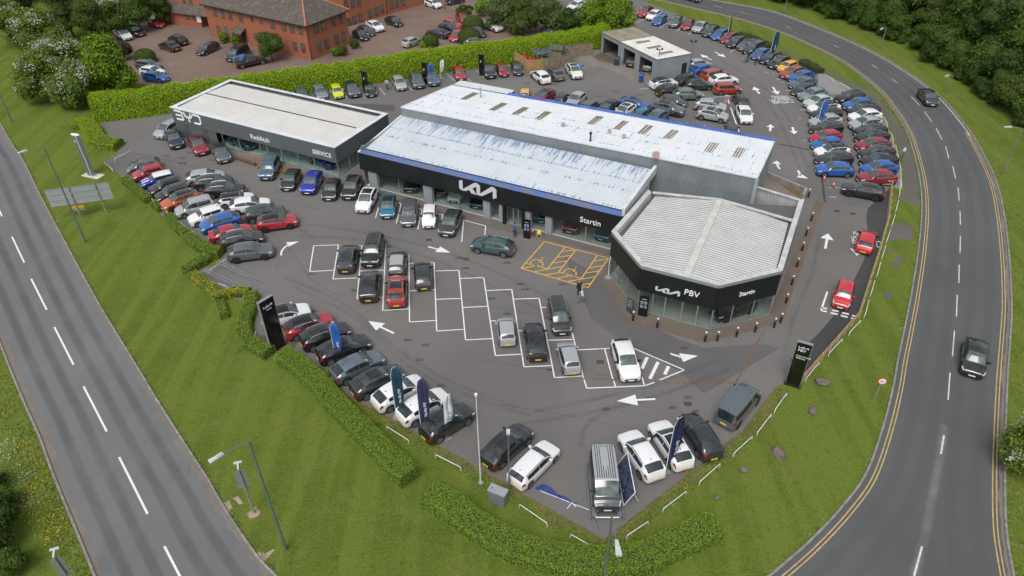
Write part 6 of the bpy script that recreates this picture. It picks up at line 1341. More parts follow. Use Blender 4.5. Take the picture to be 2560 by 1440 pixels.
# wild flowers of the left verge
def flowers(lab, pts, n, mat, seed, spread=.5, h=.35):
    rnd = random.Random(seed); mb = MB()
    for x, y in pts:
        c = G(*zC(x, y))
        for _ in range(n): q = c + Vector((rnd.gauss(0, spread), rnd.gauss(0, spread), rnd.uniform(.1, h))); leafy(mb, q, Vector((0, 0, 1)), .1, rnd)
    obj('wild_flowers', mb, mat, kind='stuff', label=lab, cat='flowers')
flowers('white cow parsley flowers on the left verge', [(100, 350), (60, 470), (200, 620), (100, 700), (130, 800), (200, 880), (90, 900), (30, 420), (170, 500)], 55, BLOSS, 5)
flowers('yellow buttercups scattered over the left verge', [(20, 95), (200, 390), (270, 520), (320, 690), (280, 750), (360, 945), (420, 1040), (400, 1150), (460, 1060), (240, 910)], 40, YFLOW, 6, .45, .2)
def grass_tufts():
    """longer grass along kerbs, edgings and the foot of things"""
    rnd = random.Random(9); mb = MB()
    def line(l, n, o0, o1, h):
        for _ in range(n):
            i = rnd.randrange(len(l) - 1); p = l[i].lerp(l[i + 1], rnd.random()); t = (l[i + 1] - l[i]).normalized(); q = p + Vector((-t.y, t.x, 0)) * rnd.uniform(o0, o1); q.z = 0
            x, y = proj(q)
            if -60 < x < 2620 and -40 < y < 1500: a = rnd.random() * 6.28; s_ = rnd.uniform(.05, .12); w = Vector((math.cos(a), math.sin(a), 0)) * s_; k = Vector((rnd.gauss(0, .05), rnd.gauss(0, .05), rnd.uniform(.5, 1) * h)); mb.face([q - w, q + w, q + w * .3 + k])
    line(LR, 1800, .14, .5, .07); line(LL[::-1], 3500, .14, 1.8, .10); line(RI, 1800, -.5, -.14, .07); line(RO, 3500, .14, 2.0, .08); line(edge, 2500, -1.2, -.1, .09); line(edge2, 2000, -1.2, -.1, .09)
    obj('rough_grass', mb, leaf_mat('rough_grass_blades', [(0.115, 0.175, 0.028), (0.161, 0.225, 0.039), (0.218, 0.250, 0.066), (0.276, 0.263, 0.099)]), kind='stuff')
grass_tufts()
RAILW = P('white_rail', (.6, .61, .62), .5, 0, .1, 2)
# ------------------------------------------------------------------ street furniture, signs and small things
def hgt(base, top):
    """height of an upright whose foot and head show at two pixels"""
    b = G(*base); best = min((abs(proj(b + Vector((0, 0, h * .04)))[1] - top[1]), h * .04) for h in range(10, 320)); return best[1]
def plane_root(name, p, d, lab, cat, group=None): return empty(name, (p.x, p.y, 0), math.atan2(d.y, d.x), lab, cat, group)
PBLK = P('pylon_black', (.006, .007, .008), .22, 0, 0, 3, .3)
def pylon(name, a, b, h, t, mat, lab, trim=P('pylon_edge', (.22, .24, .25), .4)):
    """sign slab whose foot runs from a to b"""
    d = b - a; w = d.length; r_ = plane_root(name, a, d, lab, 'pylon sign'); obj('panel', MB().box(.03, w - .03, -t / 2, t / 2, 0, h - .03), mat, r_); obj('edge_trim', MB().box(0, .03, -t / 2, t / 2, 0, h).box(w - .03, w, -t / 2, t / 2, 0, h).box(.03, w - .03, -t / 2, t / 2, h - .03, h), trim, r_); return r_, w
r_, w = pylon('pylon_sign', G(678, 881), G(712, 859), 5.45, .3, PBLK, 'tall black pylon sign with silver logo beside the white SUV')
o = obj('logo', kia_logo(w * .62, .01), LOGO, r_); wall_frame(o, (w * .19, -.16, 4.65), (1, 0, 0)); put_text('lettering', 'Startin', .2, SIGNW, r_, (w * .36, -.16, 4.36), (1, 0, 0), (0, 0, 1), .005); obj('plinth', MB().box(-.1, w + .1, -.25, .25, 0, .12), PBLK, r_)
patch('pylon_base', [(640, 850), (655, 838), (705, 850), (745, 850), (730, 890), (690, 893)], .03, ground_mat('brown_base', (.10, .075, .058), (.085, .065, .05), (.12, .09, .07), .4, 8, .5, None, seed=17))
r_, w = pylon('pylon_sign', G(1962, 957), G(1999, 968), 4.6, .28, PBLK, 'black pylon sign at the end of the timber fence with silver logo'); o = obj('logo', kia_logo(w * .66, .01), LOGO, r_); wall_frame(o, (w * .17, -.15, 4.05), (1, 0, 0)); put_text('lettering', 'PBV', .36, SIGNW, r_, (w * .17, -.15, 3.72), (1, 0, 0), (0, 0, 1), .005); put_text('lettering', 'Commercial\nVehicles', .22, SIGNW, r_, (w * .17, -.15, 3.2), (1, 0, 0), (0, 0, 1), .005); obj('plinth', MB().box(-.08, w + .08, -.22, .22, 0, .1), PBLK, r_)
# grey lens shaped pylon
a = G(228, 438); d = Vector((.45, -.9, 0)).normalized(); r_ = plane_root('pylon_sign', a, Vector((math.cos(R(-20)), math.sin(R(-20)), 0)), 'tall grey pylon sign with white top on a pale slab by the road', 'pylon sign')
pg = MB(); sec = [(-.62, 0), (-.3, -.2), (.1, -.26), (.5, -.16), (.66, 0), (.5, .14), (.1, .22), (-.3, .16)]
pg.prism(sec, .02, 5.35); obj('panel', pg, P('pylon_grey', (.16, .175, .185), .4, .2), r_, smooth=30); obj('top', MB().prism([(x * 1.03, y * 1.03) for x, y in sec], 5.35, 5.45), WHITE, r_); obj('edge_trim', MB().tube([(.3, -.235, .1), (.36, -.225, 2), (.28, -.24, 3.6), (.3, -.235, 5.3)], .035, 6), WHITE, r_)
mb = stroke([(0, .3), (.25, .3), (.25, .18), (.05, .17)], .05, .02); o = obj('logo', mb, SIGNW, r_); wall_frame(o, (-.2, -.26, 4.4), (1, -.1, 0)); obj('base_slab', MB().box(-1.0, 1.6, -.6, .6, 0, .06), P('pale_slab', (.5, .47, .42), .9, 0, .12, 1), r_)
# lamp posts
LCOL = P('lamp_post_grey', (.17, .19, .21), .5, .4, .12, 1); LHEAD = P('lamp_head', (.55, .58, .6), .4, .2)
def lamp_post(base, h, head_px, lab, cen=False, steel=None):
    b = Vector(base) if isinstance(base, Vector) else G(*base); b.z = 0; r_ = empty('street_lamp', b, 0, lab, 'street lamp', 'street lamps'); obj('post', MB().tube([(0, 0, -.1), (0, 0, 1.5), (0, 0, 1.52), (0, 0, h)], [.11, .11, .085, .06], 10), steel or LCOL, r_, smooth=40)
    if head_px:
        hp = G(*head_px, h + .15) - b; d = Vector((hp.x, hp.y, 0)); l = d.length; d.normalize(); arm = [(0, 0, h - .02), tuple(d * .15 + Vector((0, 0, h + .06))), tuple(d * (l - .3) + Vector((0, 0, h + .14)))]; obj('arm', MB().tube(arm, .035, 7), steel or LCOL, r_)
        s_ = Vector((-d.y, d.x, 0)); c = d * l + Vector((0, 0, h + .16)); q = [c + d * u * .42 + s_ * v + Vector((0, 0, z)) for z, k in ((-.08, .8), (.06, 1)) for u, v in ((-1, -.09 * k), (1, -.16 * k), (1, .16 * k), (-1, .09 * k))]
        obj('lamp_head', MB().quadbox(q).bar(c - d * .35 + Vector((0, 0, .1)), c + Vector((0, 0, .1)), .12, .08), LHEAD, r_)
lamp_post((214, 606), 11.06, (57, 380), 'grey street lamp in front of the large sign board on the verge'); lamp_post((715, 1374), 10.66, (541, 1145), 'grey street lamp on the lawn beside the paired round signs')
lamp_post(G(1530, 1292, 10.7), 10.7, (1544, 1370), 'grey street lamp at the junction corner of the lawn'); lamp_post((30, 305), 10.8, (-120, 90), 'grey street lamp far up the left road'); RST = P('rusty_post', (.2, .17, .14), .8, .1, .25, 2)
for base, top, head, lab in (((2505, 437), (2549, 322), (2520, 318), 'street lamp at the edge of the wood beside the bend road'), ((2200, 124), (2218, 68), (2205, 72), 'weathered street lamp standing against the wood on the bend'), ((2366, 233), (2384, 188), (2368, 190), 'street lamp half hidden by branches on the outer bend'), ((1960, 35), (1970, -10), (1958, -8), 'street lamp at the far top of the bend road'), ((2249.5, 412), (2268, 368), (2262, 374), 'slim lamp on the footpath beside the outer row of cars')): lamp_post(base, hgt(base, top), head, lab, steel=RST if 'footpath' not in lab else None)
b = G(1273, 1222); r_ = empty('camera_mast', b, 0, 'slim grey camera mast beside the white estate car', 'mast'); hh = hgt((1273, 1222), (1273, 1082)); obj('post', MB().tube([(0, 0, -.1), (0, 0, 1.3), (0, 0, 1.32), (0, 0, hh)], [.09, .09, .06, .05], 9), LCOL, r_, smooth=40); obj('camera_head', MB().box(-.12, .12, -.2, .2, hh, hh + .18), LHEAD, r_)
b = G(1202, 1207); r_ = empty('flagpole', b, 0, 'bare white flagpole on the lawn edge beside the black crossover', 'flagpole'); obj('post', MB().tube([(0, 0, -.1), (0, 0, 4), (0, 0, 8.7)], [.06, .048, .032], 9), RAILW, r_, smooth=40); obj('finial', MB().tube([(0, 0, 8.6), (0, 0, 8.68), (0, 0, 8.8), (0, 0, 8.95), (0, 0, 9.0)], [.03, .05, .1, .1, .02], 9), WHITE, r_, smooth=50); obj('base_plate', MB().tube([(0, 0, 0), (0, 0, .06)], .2, 10), STEEL, r_)
for base, hh, lab in (((1722, 186), hgt((1722, 186), (1732, 104)), 'tall mast with two cameras at the corner of the valeting shed'), ((1641, 196), hgt((1641, 196), (1652, 124)), 'thin mast with aerial in front of the valeting shed')):
    b = G(*base); r_ = empty('camera_mast', b, 0, lab, 'mast'); obj('post', MB().tube([(0, 0, -.1), (0, 0, hh)], .055, 7), LCOL, r_); obj('camera_head', MB().box(-.4, .4, -.04, .04, hh - .1, hh).box(-.5, -.25, -.15, .12, hh, hh + .2).box(.25, .5, -.15, .12, hh, hh + .2), BLACKP, r_)
# white knee rails
def knee_rail(p, q, i, hh=.42):
    a = G(*p, hh); b = G(*q, hh); a.z = b.z = 0; d = (b - a).normalized(); c = a; r_ = empty('knee_rail', c, 0, None, 'rail', 'white knee rails round the forecourt'); l = (b - a).length
    r_['label'] = i; pts = [(0, 0, -.05), (0, 0, hh - .12)] + [tuple(d * t + Vector((0, 0, z))) for t, z in ((.03, hh - .04), (.12, hh))] + [tuple(d * (l - t) + Vector((0, 0, z))) for t, z in ((.12, hh), (.03, hh - .04))] + [tuple(d * l + Vector((0, 0, hh - .12))), tuple(d * l + Vector((0, 0, -.05)))]; obj('rail', MB().tube(pts, .034, 7), RAILW, r_, smooth=50)
z3 = T(3.6, 1400, 940); z5 = T(2.5717, 1940, 440)
for lab, tr, L_ in (('white knee rail on the lawn beside the display row', zE, [((30, 515), (70, 390)), ((235, 620), (300, 650)), ((548, 708), (690, 760)), ((825, 1005), (1015, 1130)), ((1245, 1245), (1445, 1370))]), ('white knee rail on the lawn beside the display row', lambda x, y: (x, y), [((1088, 1136), (1152, 1168)), ((1298, 1260), (1368, 1308)), ((1426, 1335), (1503, 1379))]), ('white knee rail on the lawn along the lower right edge of tarmac', z3, [((605, 1435), (800, 1305)), ((930, 1195), (1140, 1035)), ((1260, 950), (1445, 785)), ((1565, 695), (1735, 540)), ((1780, 505), (1905, 340)), ((1938, 300), (2045, 150))]),
                    ('white knee rail on the grass outside the timber fence', z5, [((195, 1300), (280, 1195)), ((345, 1135), (430, 1045)), ((475, 1005), (548, 925)), ((575, 885), (600, 793)), ((612, 753), (637, 668)), ((653, 630), (675, 550)), ((685, 515), (707, 442)), ((715, 410), (738, 340)), ((748, 308), (768, 243)), ((773, 215), (790, 150)), ((795, 120), (800, 20))]), ('white knee rail between the hedge and the parked cars', zA, [((440, 600), (480, 665)), ((560, 710), (645, 790)), ((745, 855), (828, 935)), ((900, 975), (1020, 1090)), ((1085, 1128), (1160, 1185)), ((120, 360), (155, 405))]), ('white knee rail beside the flat topped bright hedge', zB, [((905, 115), (900, 180)), ((935, 450), (1010, 515)), ((1030, 420), (1170, 350)), ((990, 235), (1005, 250))]), ('white knee rail behind the steel display ramps', zG, [((395, 270), (500, 195)), ((510, 190), (600, 130)), ((500, 420), (610, 465))]), ('white knee rail along the footpath edge of the gravel strip', T7, [((770, 110), (865, 165)), ((920, 190), (1030, 250)), ((1090, 280), (1180, 315)), ((1400, 560), (1440, 640)), ((1470, 720), (1500, 800)), ((1520, 850), (1550, 980)), ((1560, 1010), (1580, 1130)), ((1580, 1150), (1585, 1290))])):
    for p, q in L_: knee_rail(tr(*p), tr(*q), lab)
# timber fence of posts and rails
TIMB = P('new_timber', (.40, .27, .14), .85, 0, .2, 3)
fl = GL([(2006, 953), (2010, 949), (2072, 879), (2146, 794), (2177, 697), (2197, 634), (2220, 553), (2228, 467)]); r_ = empty('timber_fence', fl[0], 0, 'low timber post and rail fence along the edge of dark tarmac', 'fence'); f0 = fl[0].copy(); fl = [p - f0 for p in fl]
posts = []
for a, b in zip(fl[:-1], fl[1:]):
    n = max(1, round((b - a).length / 1.7)); posts += [a.lerp(b, k / n) for k in range(n)]
posts.append(fl[-1])
for p in posts: obj('post', MB().box(p.x - .06, p.x + .06, p.y - .06, p.y + .06, -.05, .88), TIMB, r_)
for a, b in zip(posts[:-1], posts[1:]):
    for z in (.3, .72): obj('fence_rail', MB().bar(a + Vector((-.07, 0, z)), b + Vector((-.07, 0, z)), .05, .16), TIMB, r_)
p0 = posts[-1]; 
for z in (.3, .72): obj('fence_rail', MB().bar(p0 + Vector((0, 0, z)), p0 + Vector((-2.4, .35, z)), .05, .16), TIMB, r_)
# boulders
ROCK = P('grey_boulder', (.15, .125, .105), .95, 0, .35, 2, 0, .3, .6, 6)
for i, (px, py, s_, k, lab) in enumerate([(2055, 958, .95, .62, 'grey boulder on the grass beside the black pylon sign'), (2032, 1030, .8, .6, 'grey boulder inside the mown ring on the verge'), (1945, 1136, 1.0, .8, 'large brown grey boulder in the middle of the lawn'), (1860, 1176, .6, .7, 'small dark boulder below the large one'), (1793, 1246, .45, .8, 'smallest boulder near the clipped hedge end')]):
    p = G(px, py); rnd = random.Random(i); mb = MB(); s_ *= .86; blob(mb, (0, 0, s_ * .2), (s_ * .75, s_ * .5, s_ * k * .55), 0, rnd, 6, 9); o = obj('boulder', mb, ROCK, None, lab, 'boulder', 'boulders on the lawn', smooth=20); o.location = p; o.rotation_euler.z = i * 1.1 - .3
# cabinet
a = G(1220.4, 1254); b = G(1260.6, 1270.4); d = b - a; r_ = plane_root('utility_cabinet', a, d, 'grey steel utility cabinet standing on the lawn', 'cabinet'); w = d.length; CABM = P('cabinet_grey', (.2, .22, .235), .5, .2, .1, 2); obj('housing', MB().box(0, w, 0, .62, 0, 1.22), CABM, r_); obj('lid', MB().box(-.04, w + .04, -.04, .66, 1.22, 1.28), P('cabinet_lid', (.3, .33, .35), .5, .2, .08, 3), r_); obj('door', MB().box(.05, w / 2 - .01, -.015, 0, .1, 1.15).box(w / 2 + .01, w - .05, -.015, 0, .1, 1.15), CABM, r_); obj('vent', MB().tube([(.2, .3, 1.28), (.2, .3, 1.31)], .05, 8), BLACKP, r_)
# road signs
def disc(mb, c, n, r, t, mi=0, k=20): n = Vector(n).normalized(); mb.tube([c - n * t / 2, c + n * t / 2], r, k, mi)
def sign30(px, top, lab, txt=True):
    b = G(*px); hh = hgt(px, top); r_ = empty('speed_limit_sign', b, 0, lab, 'road sign', 'speed limit signs'); obj('post', MB().tube([(0, 0, -.1), (0, 0, hh + .25)], .045, 8), STEEL, r_); n = Vector((-.25, -.96, .0)).normalized(); c = n * .07 + Vector((0, 0, hh)); mb = MB(); disc(mb, c, n, .34, .02); pn = obj('sign_plate', mb, P('sign_red', (.5, .012, .02), .4), r_); mb = MB(); disc(mb, c + n * .014, n, .26, .012); obj('white_disc', mb, SIGNW, pn)
    ux = Vector((-n.y, n.x, 0)); put_text('lettering', '30', .33, P('sign_black', (.01, .01, .012), .4), r_, c + n * .024 - ux * .2 - Vector((0, 0, .11)), ux, (0, 0, 1), .003)
sign30((2183, 1006), (2211, 952), 'round red ringed thirty speed sign on the lawn verge'); sign30((2532, 1118), (2560, 1072), 'round speed sign beside the hawthorn on the outer verge')
for bx0, lab in ((G(635.5, 1282), 'post with two round signs seen from behind on the lawn'), (G(134, 1394, 4.6), 'post with two round signs seen from behind on the far verge')):
    bx0.z = 0; r_ = empty('road_sign', bx0, 0, lab, 'road sign', 'posts with round signs seen from behind'); obj('post', MB().tube([(0, 0, -.1), (0, 0, 1.8), (0, 0, 4.6)], [.09, .075, .055], 9), STEEL, r_, smooth=40); n = Vector((-.3, .95, 0)).normalized(); ux = Vector((n.y, -n.x, 0)); SB = P('sign_back_grey', (.3, .34, .36), .4, .5)
    for z in (4.05, 3.4): mb = MB(); disc(mb, n * .09 + Vector((0, 0, z)), n, .38, .02); obj('sign_plate', mb, SB, r_)
    obj('sign_plate', MB().bar(n * .09 - ux * .42 + Vector((0, 0, 2.85)), n * .09 + ux * .42 + Vector((0, 0, 2.85)), .02, .34), SB, r_); obj('lamp_head', MB().bar(Vector((0, 0, 4.65)), n * .5 + Vector((0, 0, 4.72)), .1, .09).bar(n * .5 - ux * .25 + Vector((0, 0, 4.72)), n * .5 + ux * .25 + Vector((0, 0, 4.72)), .14, .1), LHEAD, r_)
patch('concrete_pad', [(554, 1258), (572, 1250), (583, 1272), (567, 1283)], .01, P('pink_concrete', (.33, .24, .19), .9, 0, .2, 2)); patch('concrete_pad', [(581, 1246), (595, 1240), (609, 1258), (598, 1262), (590, 1252)], .01, _mc['pink_concrete']); patch('concrete_pad', [(617, 1285), (640, 1266), (652, 1280), (645, 1290), (625, 1298)], .01, _mc['pink_concrete']); patch('concrete_pad', [(640, 1384), (655, 1378), (672, 1393), (657, 1407)], .01, _mc['pink_concrete']); patch('concrete_pad', [(672, 1393), (687, 1376), (684, 1372), (664, 1384)], .01, _mc['pink_concrete'])
# large direction sign seen from behind
a = G(203, 543); b = G(267, 534); d = (b - a).normalized(); r_ = plane_root('direction_sign', a, d, 'large direction sign board seen from behind on two rusty posts', 'road sign'); sp = (b - a).length; BRD = P('sign_board_back', (.33, .37, .375), .5, .2, .08, 1.5)
for x in (0, sp): obj('post', MB().bar((x, -.06, -.1), (x, -.06, 3.9), .12, .09, 0, (0, 1, 0)), P('peeling_post', (.3, .2, .16), .9, 0, .7, 5), r_)
for i, (z0, z1) in enumerate(((1.75, 2.4), (2.42, 3.1), (3.12, 3.8))): obj('board_panel', MB().box(-2.4, sp + 1.3, .0, .04, z0, z1), BRD, r_)
for z in (2.41, 3.11, 1.76, 3.79): obj('stiffener', MB().box(-2.4, sp + 1.3, -.03, 0, z - .025, z + .025), STEEL, r_)
obj('sub_plate', MB().box(-.5, .7, .0, .04, 1.15, 1.45), P('amber_plate', (.55, .33, .03), .5), r_); obj('sub_plate', MB().box(-.5, .7, .0, .04, .85, 1.13), SB, r_)
# bollards
BOLB = P('bollard_black', (.015, .018, .025), .5)
zz2 = T(8, 1760, 440); zz3 = T(6, 1500, 620); zz4 = T(6.546, 1780, 640)
for i, px in enumerate([zz3(490, 1092), zz3(855, 1197), zz3(1570, 1402), zz3(1755, 1397), zz4(395, 1322), zz4(700, 1247), zz4(1010, 1173), zz4(1115, 1093), zz4(1205, 773), zz4(1300, 473), zz4(1385, 183), zz2(1955, 1500), zz2(2035, 1203), zz2(2140, 903), zz2(2080, 428)]):
    b = G(*px); b.z = .02; r_ = empty('bollard', b, 0, f'black bollard with white cap, {ORD[i]} along the pavilion paving from the entrance side', 'bollard', 'bollards round the pavilion'); obj('shaft', MB().tube([(0, 0, -.05), (0, 0, .98)], .1, 10), BOLB, r_, smooth=40); obj('cap', MB().tube([(0, 0, .98), (0, 0, 1.04), (0, 0, 1.1)], [.105, .105, .07], 10), RAILW, r_, smooth=40); obj('reflective_band', MB().tube([(0, 0, .78), (0, 0, .86)], .104, 10, 0, False), STEEL, r_)
for i, (x, y) in enumerate(((1050, 6), (1068, 10), (1096, 20), (1113, 24))): b = G(x, y); o = obj('bollard', MB().tube([(0, 0, -.05), (0, 0, .95), (0, 0, 1.0)], [.1, .1, .06], 8), SOFF, None, 'dark bollard near the white hatchback at the end of the brick wing', 'bollard', 'bollards by the brick wing'); o.location = b
# feather flags
def feather(base, hh, col, lab, yaw=0, w=.8, txt=None, tcol=None, lean=0, low=.9, sway=0, lie=None):
    b = base if isinstance(base, Vector) else G(*base); b.z = 0; r_ = empty('feather_flag', b, yaw, lab, 'flag', 'feather flags'); top = hh
    pl = [(0, 0, 0), (0, 0, hh * .5), (.03, 0, hh * .82), (.18, 0, hh * .95), (.5, 0, hh)]; obj('pole', MB().tube(pl, [.03, .025, .02, .015, .01], 6), WHITE, r_)
    n = 14; A = []; B_ = []
    for i in range(n + 1):
        t = i / n; z = lerp(low, hh * .995, t); x0 = interp([(0, .02), (.5, .02), (.82, .04), (.95, .18), (1, .5)], z / hh); x1 = x0 + w * interp([(0, .30), (.12, .75), (.4, .98), (.8, 1), (.93, .75), (1, .18)], t); ww = .06 * math.sin(t * 7 + yaw * 3) + sway * t; A.append((x0, .0, z)); B_.append((x1, ww, z))
    mb = MB(); M_ = [tuple((Vector(a) + Vector(b_)) / 2 + Vector((0, .05 * math.sin(i * .9), 0))) for i, (a, b_) in enumerate(zip(A, B_))]; mb.strip(A, M_).strip(M_, B_); mb.sm = True; fo = obj('banner', mb, P('flag_' + col, {'blue': (.018, .10, .38), 'navy': (.012, .02, .07), 'teal': (.008, .045, .085), 'white': (.6, .64, .7), 'violet': (.03, .03, .09)}[col], .7, 0, .15, 1), r_); sm = fo.modifiers.new('thick', 'SOLIDIFY'); sm.thickness = .012
    if txt: put_text('lettering', txt, .30, SIGNW if col != 'white' else P('flag_script', (.03, .09, .35), .6), r_, (w * .72, -.075, low + .9), (0, 0, 1), (-1, 0, 0), .004)
    obj('base_plate', MB().box(-.3, .3, -.3, .3, 0, .03), STEEL, r_)
feather((841, 903), 4.4, 'blue', 'bright blue feather flag in front of the blue grey crossover', R(-15), .85, 'BYD'); feather((992, 1045), 5.6, 'teal', 'dark teal feather flag with white lettering beside a white crossover', R(-8), .85, 'The Kia EV2'); feather((1054, 1080), 5.8, 'violet', 'dark violet feather flag with white lettering between white crossovers', R(-5), .85, 'The Kia PV5'); feather((1116, 1095), 4.4, 'white', 'white feather flag with blue script beside the black SUV', R(40), .75, 'Startin'); feather((1664, 1178), 5.7, 'navy', 'navy feather flag leaning over the white SUV with sunroof', R(8), .8, 'The Kia PV5', sway=.3)
feather((1817, 102), hgt((1817, 102), (1835, 36)), 'teal', 'narrow dark teal feather flag in the back row', R(50), .7); feather((1922, 152), hgt((1922, 152), (1944, 78)), 'teal', 'dark teal feather flag over the navy SUV of the back row', R(5), .9, 'Startin'); feather((2041, 318), hgt((2041, 318), (2060, 248)), 'blue', 'blue feather flag between cars of the inner row', R(0), .7); feather((1074, 206), hgt((1074, 206), (1079, 158)), 'blue', 'blue feather flag in front of the steel blue SUV by the hedge', R(-10), .8); feather((1102, 195), hgt((1102, 195), (1107, 150)), 'white', 'white feather flag beside the hedge next to the red small car', R(10), .6)
feather((1520, 694), 2.2, 'white', 'small white feather flag at the pavilion corner', R(75), .45, low=.25)
# flag lying on the tarmac
a = G(1478, 1278); b = G(1338, 1222); d = (b - a).normalized(); r_ = plane_root('fallen_flag', a, d, 'dark blue feather flag lying on the tarmac beside the display van', 'flag', 'feather flags'); l = (b - a).length; A = []; B_ = []
for i in range(13): t = i / 12; x = 1.0 + t * (l - 1.0); w_ = interp([(0, .12), (.5, .3), (.8, .62), (.93, .6), (1, .1)], t); s_ = .06 * math.sin(i * 1.3); A.append((x, s_ + .02, .035 + .02 * (i % 3))); B_.append((x, s_ - w_, .035 + .025 * ((i + 1) % 3)))
obj('banner', MB().strip(A, B_), P('flag_fallen', (.03, .045, .19), .7, 0, .3, 2), r_); obj('pole', MB().tube([(0, 0, .05), (l - .3, .03, .05)], .022, 6), WHITE, r_); bb = G(1418, 1272); o = obj('flag_spike', MB().tube([(0, 0, .05), (.35, .45, .05)], .03, 6).tube([(.35, .45, .05), (.62, .1, .05)], .03, 6), WHITE, None, 'white crossed flag foot lying on the tarmac beside the fallen flag', 'flag foot'); o.location = bb
# display ramp with van
z3 = T(3.6, 1400, 940); ta = G(*z3(375, 650), 1.5); na = G(*z3(432, 1215), 1.0); m_ = (ta + na) / 2; d = na - ta; ang = math.atan2(d.y, d.x)
add_car('van', 'darkgrey/silver', m_.x, m_.y, ang, 'dark van with silver ribbed roof standing on a steel display ramp', 'cars by the lower corner', .42)
r_ = empty('display_ramp', (m_.x, m_.y, 0), ang, 'grey steel display ramp under the dark van', 'ramp'); RAMP = P('ramp_steel', (.2, .21, .22), .5, .4, .15, 2)
for s_ in (1, -1):
    obj('track', MB().box(-2.3, 2.5, s_ * .84 - .17, s_ * .84 + .17, .34, .425), RAMP, r_); obj('side_beam', MB().box(-2.4, 2.6, s_ * 1.12 - .04, s_ * 1.12 + .04, .2, .36), RAMP, r_)
    for x in (-2.0, 0, 2.2): obj('leg', MB().box(x - .05, x + .05, s_ * .84 - .05, s_ * .84 + .05, -.02, .34), RAMP, r_)
obj('stop_bar', MB().bar((2.55, -.8, .4), (2.55, .8, .4), .06, .06), WHITE, r_)
# poster board beside the van
a = G(*z3(508, 805)); b = G(*z3(572, 1168)); d = (b - a); r_ = plane_root('poster_board', a, d, 'leaning poster board with white frame beside the display van', 'poster board'); l = d.length
def lean(x, z): return (x, z * .42, z * .9)
obj('panel', MB().quadbox([Vector(lean(x, z)) + Vector((0, k, 0)) for z in (.02, 1.55) for x, k in ((.05, 0), (l - .05, 0), (l - .05, .02), (.05, .02))]), P('poster_print', (.07, .09, .16), .4, 0, .7, 2.5), r_); obj('frame', MB().bar(lean(0, 0), lean(0, 1.6), .05, .05).bar(lean(l, 0), lean(l, 1.6), .05, .05).bar(lean(0, 1.58), lean(l, 1.58), .05, .05).bar(lean(0, .02), lean(l, .02), .05, .05), WHITE, r_); obj('strut', MB().bar((.3, 1.1, 0), lean(.3, 1.3), .03, .03).bar((l - .3, 1.1, 0), lean(l - .3, 1.3), .03, .03), WHITE, r_)
# empty steel ramps at the hedge
for lab, p, q in (('steel ladder ramp next to the grey SUV', zG(500, 160), zG(1035, 418)), ('steel ladder ramp next to the yellow flowering hedge', zG(345, 262), zG(885, 518))):
    a = G(*p, .85); b = G(*q, .05); r_ = empty('display_ramp', (a.x, a.y, 0), 0, lab, 'ramp', 'empty steel display ramps'); d = b - a; dd = Vector((d.x, d.y, 0)).normalized(); s_ = Vector((-dd.y, dd.x, 0)) * .17; z = Vector((0, 0, .85)); e = Vector((d.x, d.y, .05))
    for k in (1, -1): obj('side_rail', MB().bar(z + s_ * k, e + s_ * k, .04, .12), STEEL, r_); obj('leg', MB().bar(z + s_ * k, s_ * k, .06, .06, 0, (1, 0, 0)), STEEL, r_)
    n = int(d.length / .28)
    for i in range(n): c = z.lerp(e, (i + .5) / n); obj('rung', MB().bar(c + s_, c - s_, .05, .03), STEEL, r_)
    mid = z.lerp(e, .48); obj('brace', MB().bar(Vector((0, 0, .35)) + s_ * 0, Vector((mid.x, mid.y, .06)), .04, .04).bar(Vector((mid.x, mid.y, .06)), mid, .05, .05), STEEL, r_)
# black totems and boards
def board(px, ang, w, hh, lab, name='totem_sign', mt=None, t=.12, shots=True):
    b = G(*px); b.z = .02; r_ = empty(name, b, ang, lab, 'sign'); obj('panel', MB().box(-w / 2, w / 2, -t / 2, t / 2, 0, hh), mt or PBLK, r_)
    if shots:
        for i in range(2):
            for j in range(2): obj('picture', MB().box(-w * .36 + i * w * .4, -w * .36 + i * w * .4 + w * .3, -t / 2 - .006, -t / 2, hh * (.42 + .2 * j), hh * (.42 + .2 * j) + hh * .15), P('totem_picture', (.22, .25, .33), .4, 0, .8, 9), r_)
        o = obj('logo', kia_logo(w * .5, .006), LOGO, r_); wall_frame(o, (-w * .25, -t / 2, hh * .85), (1, 0, 0))
board((1317, 596), R(-20), .75, 2.3, 'black picture totem beside the showroom door'); board((1606, 790), R(-22), .85, 2.25, 'black picture totem at the pavilion entrance'); board((1574, 782), R(-55), .8, 1.6, 'dark menu board on the paving at the pavilion corner', 'menu_board', P('menu_dark', (.05, .06, .065), .4), .1)
for px, z, lab in (((909, 177), 3.4, 'black charging totem behind the black hatchback'), ((1060, 155), 3.4, 'black charging totem behind the steel blue SUV'), ((1203, 135), 3.4, 'black charging totem behind the dark SUV')):
    p = G(*px, z); p.z = 0; p += Vector((0, -.1, 0)); r_ = empty('charging_totem', p, R(-27), lab, 'charging totem', 'charging totems along the tall hedge'); obj('panel', MB().box(-.4, .4, -.15, .15, 0, z), PBLK, r_); put_text('lettering', 'P', .5, SIGNW, r_, (-.16, -.16, 2.1), (1, 0, 0), (0, 0, 1), .005)
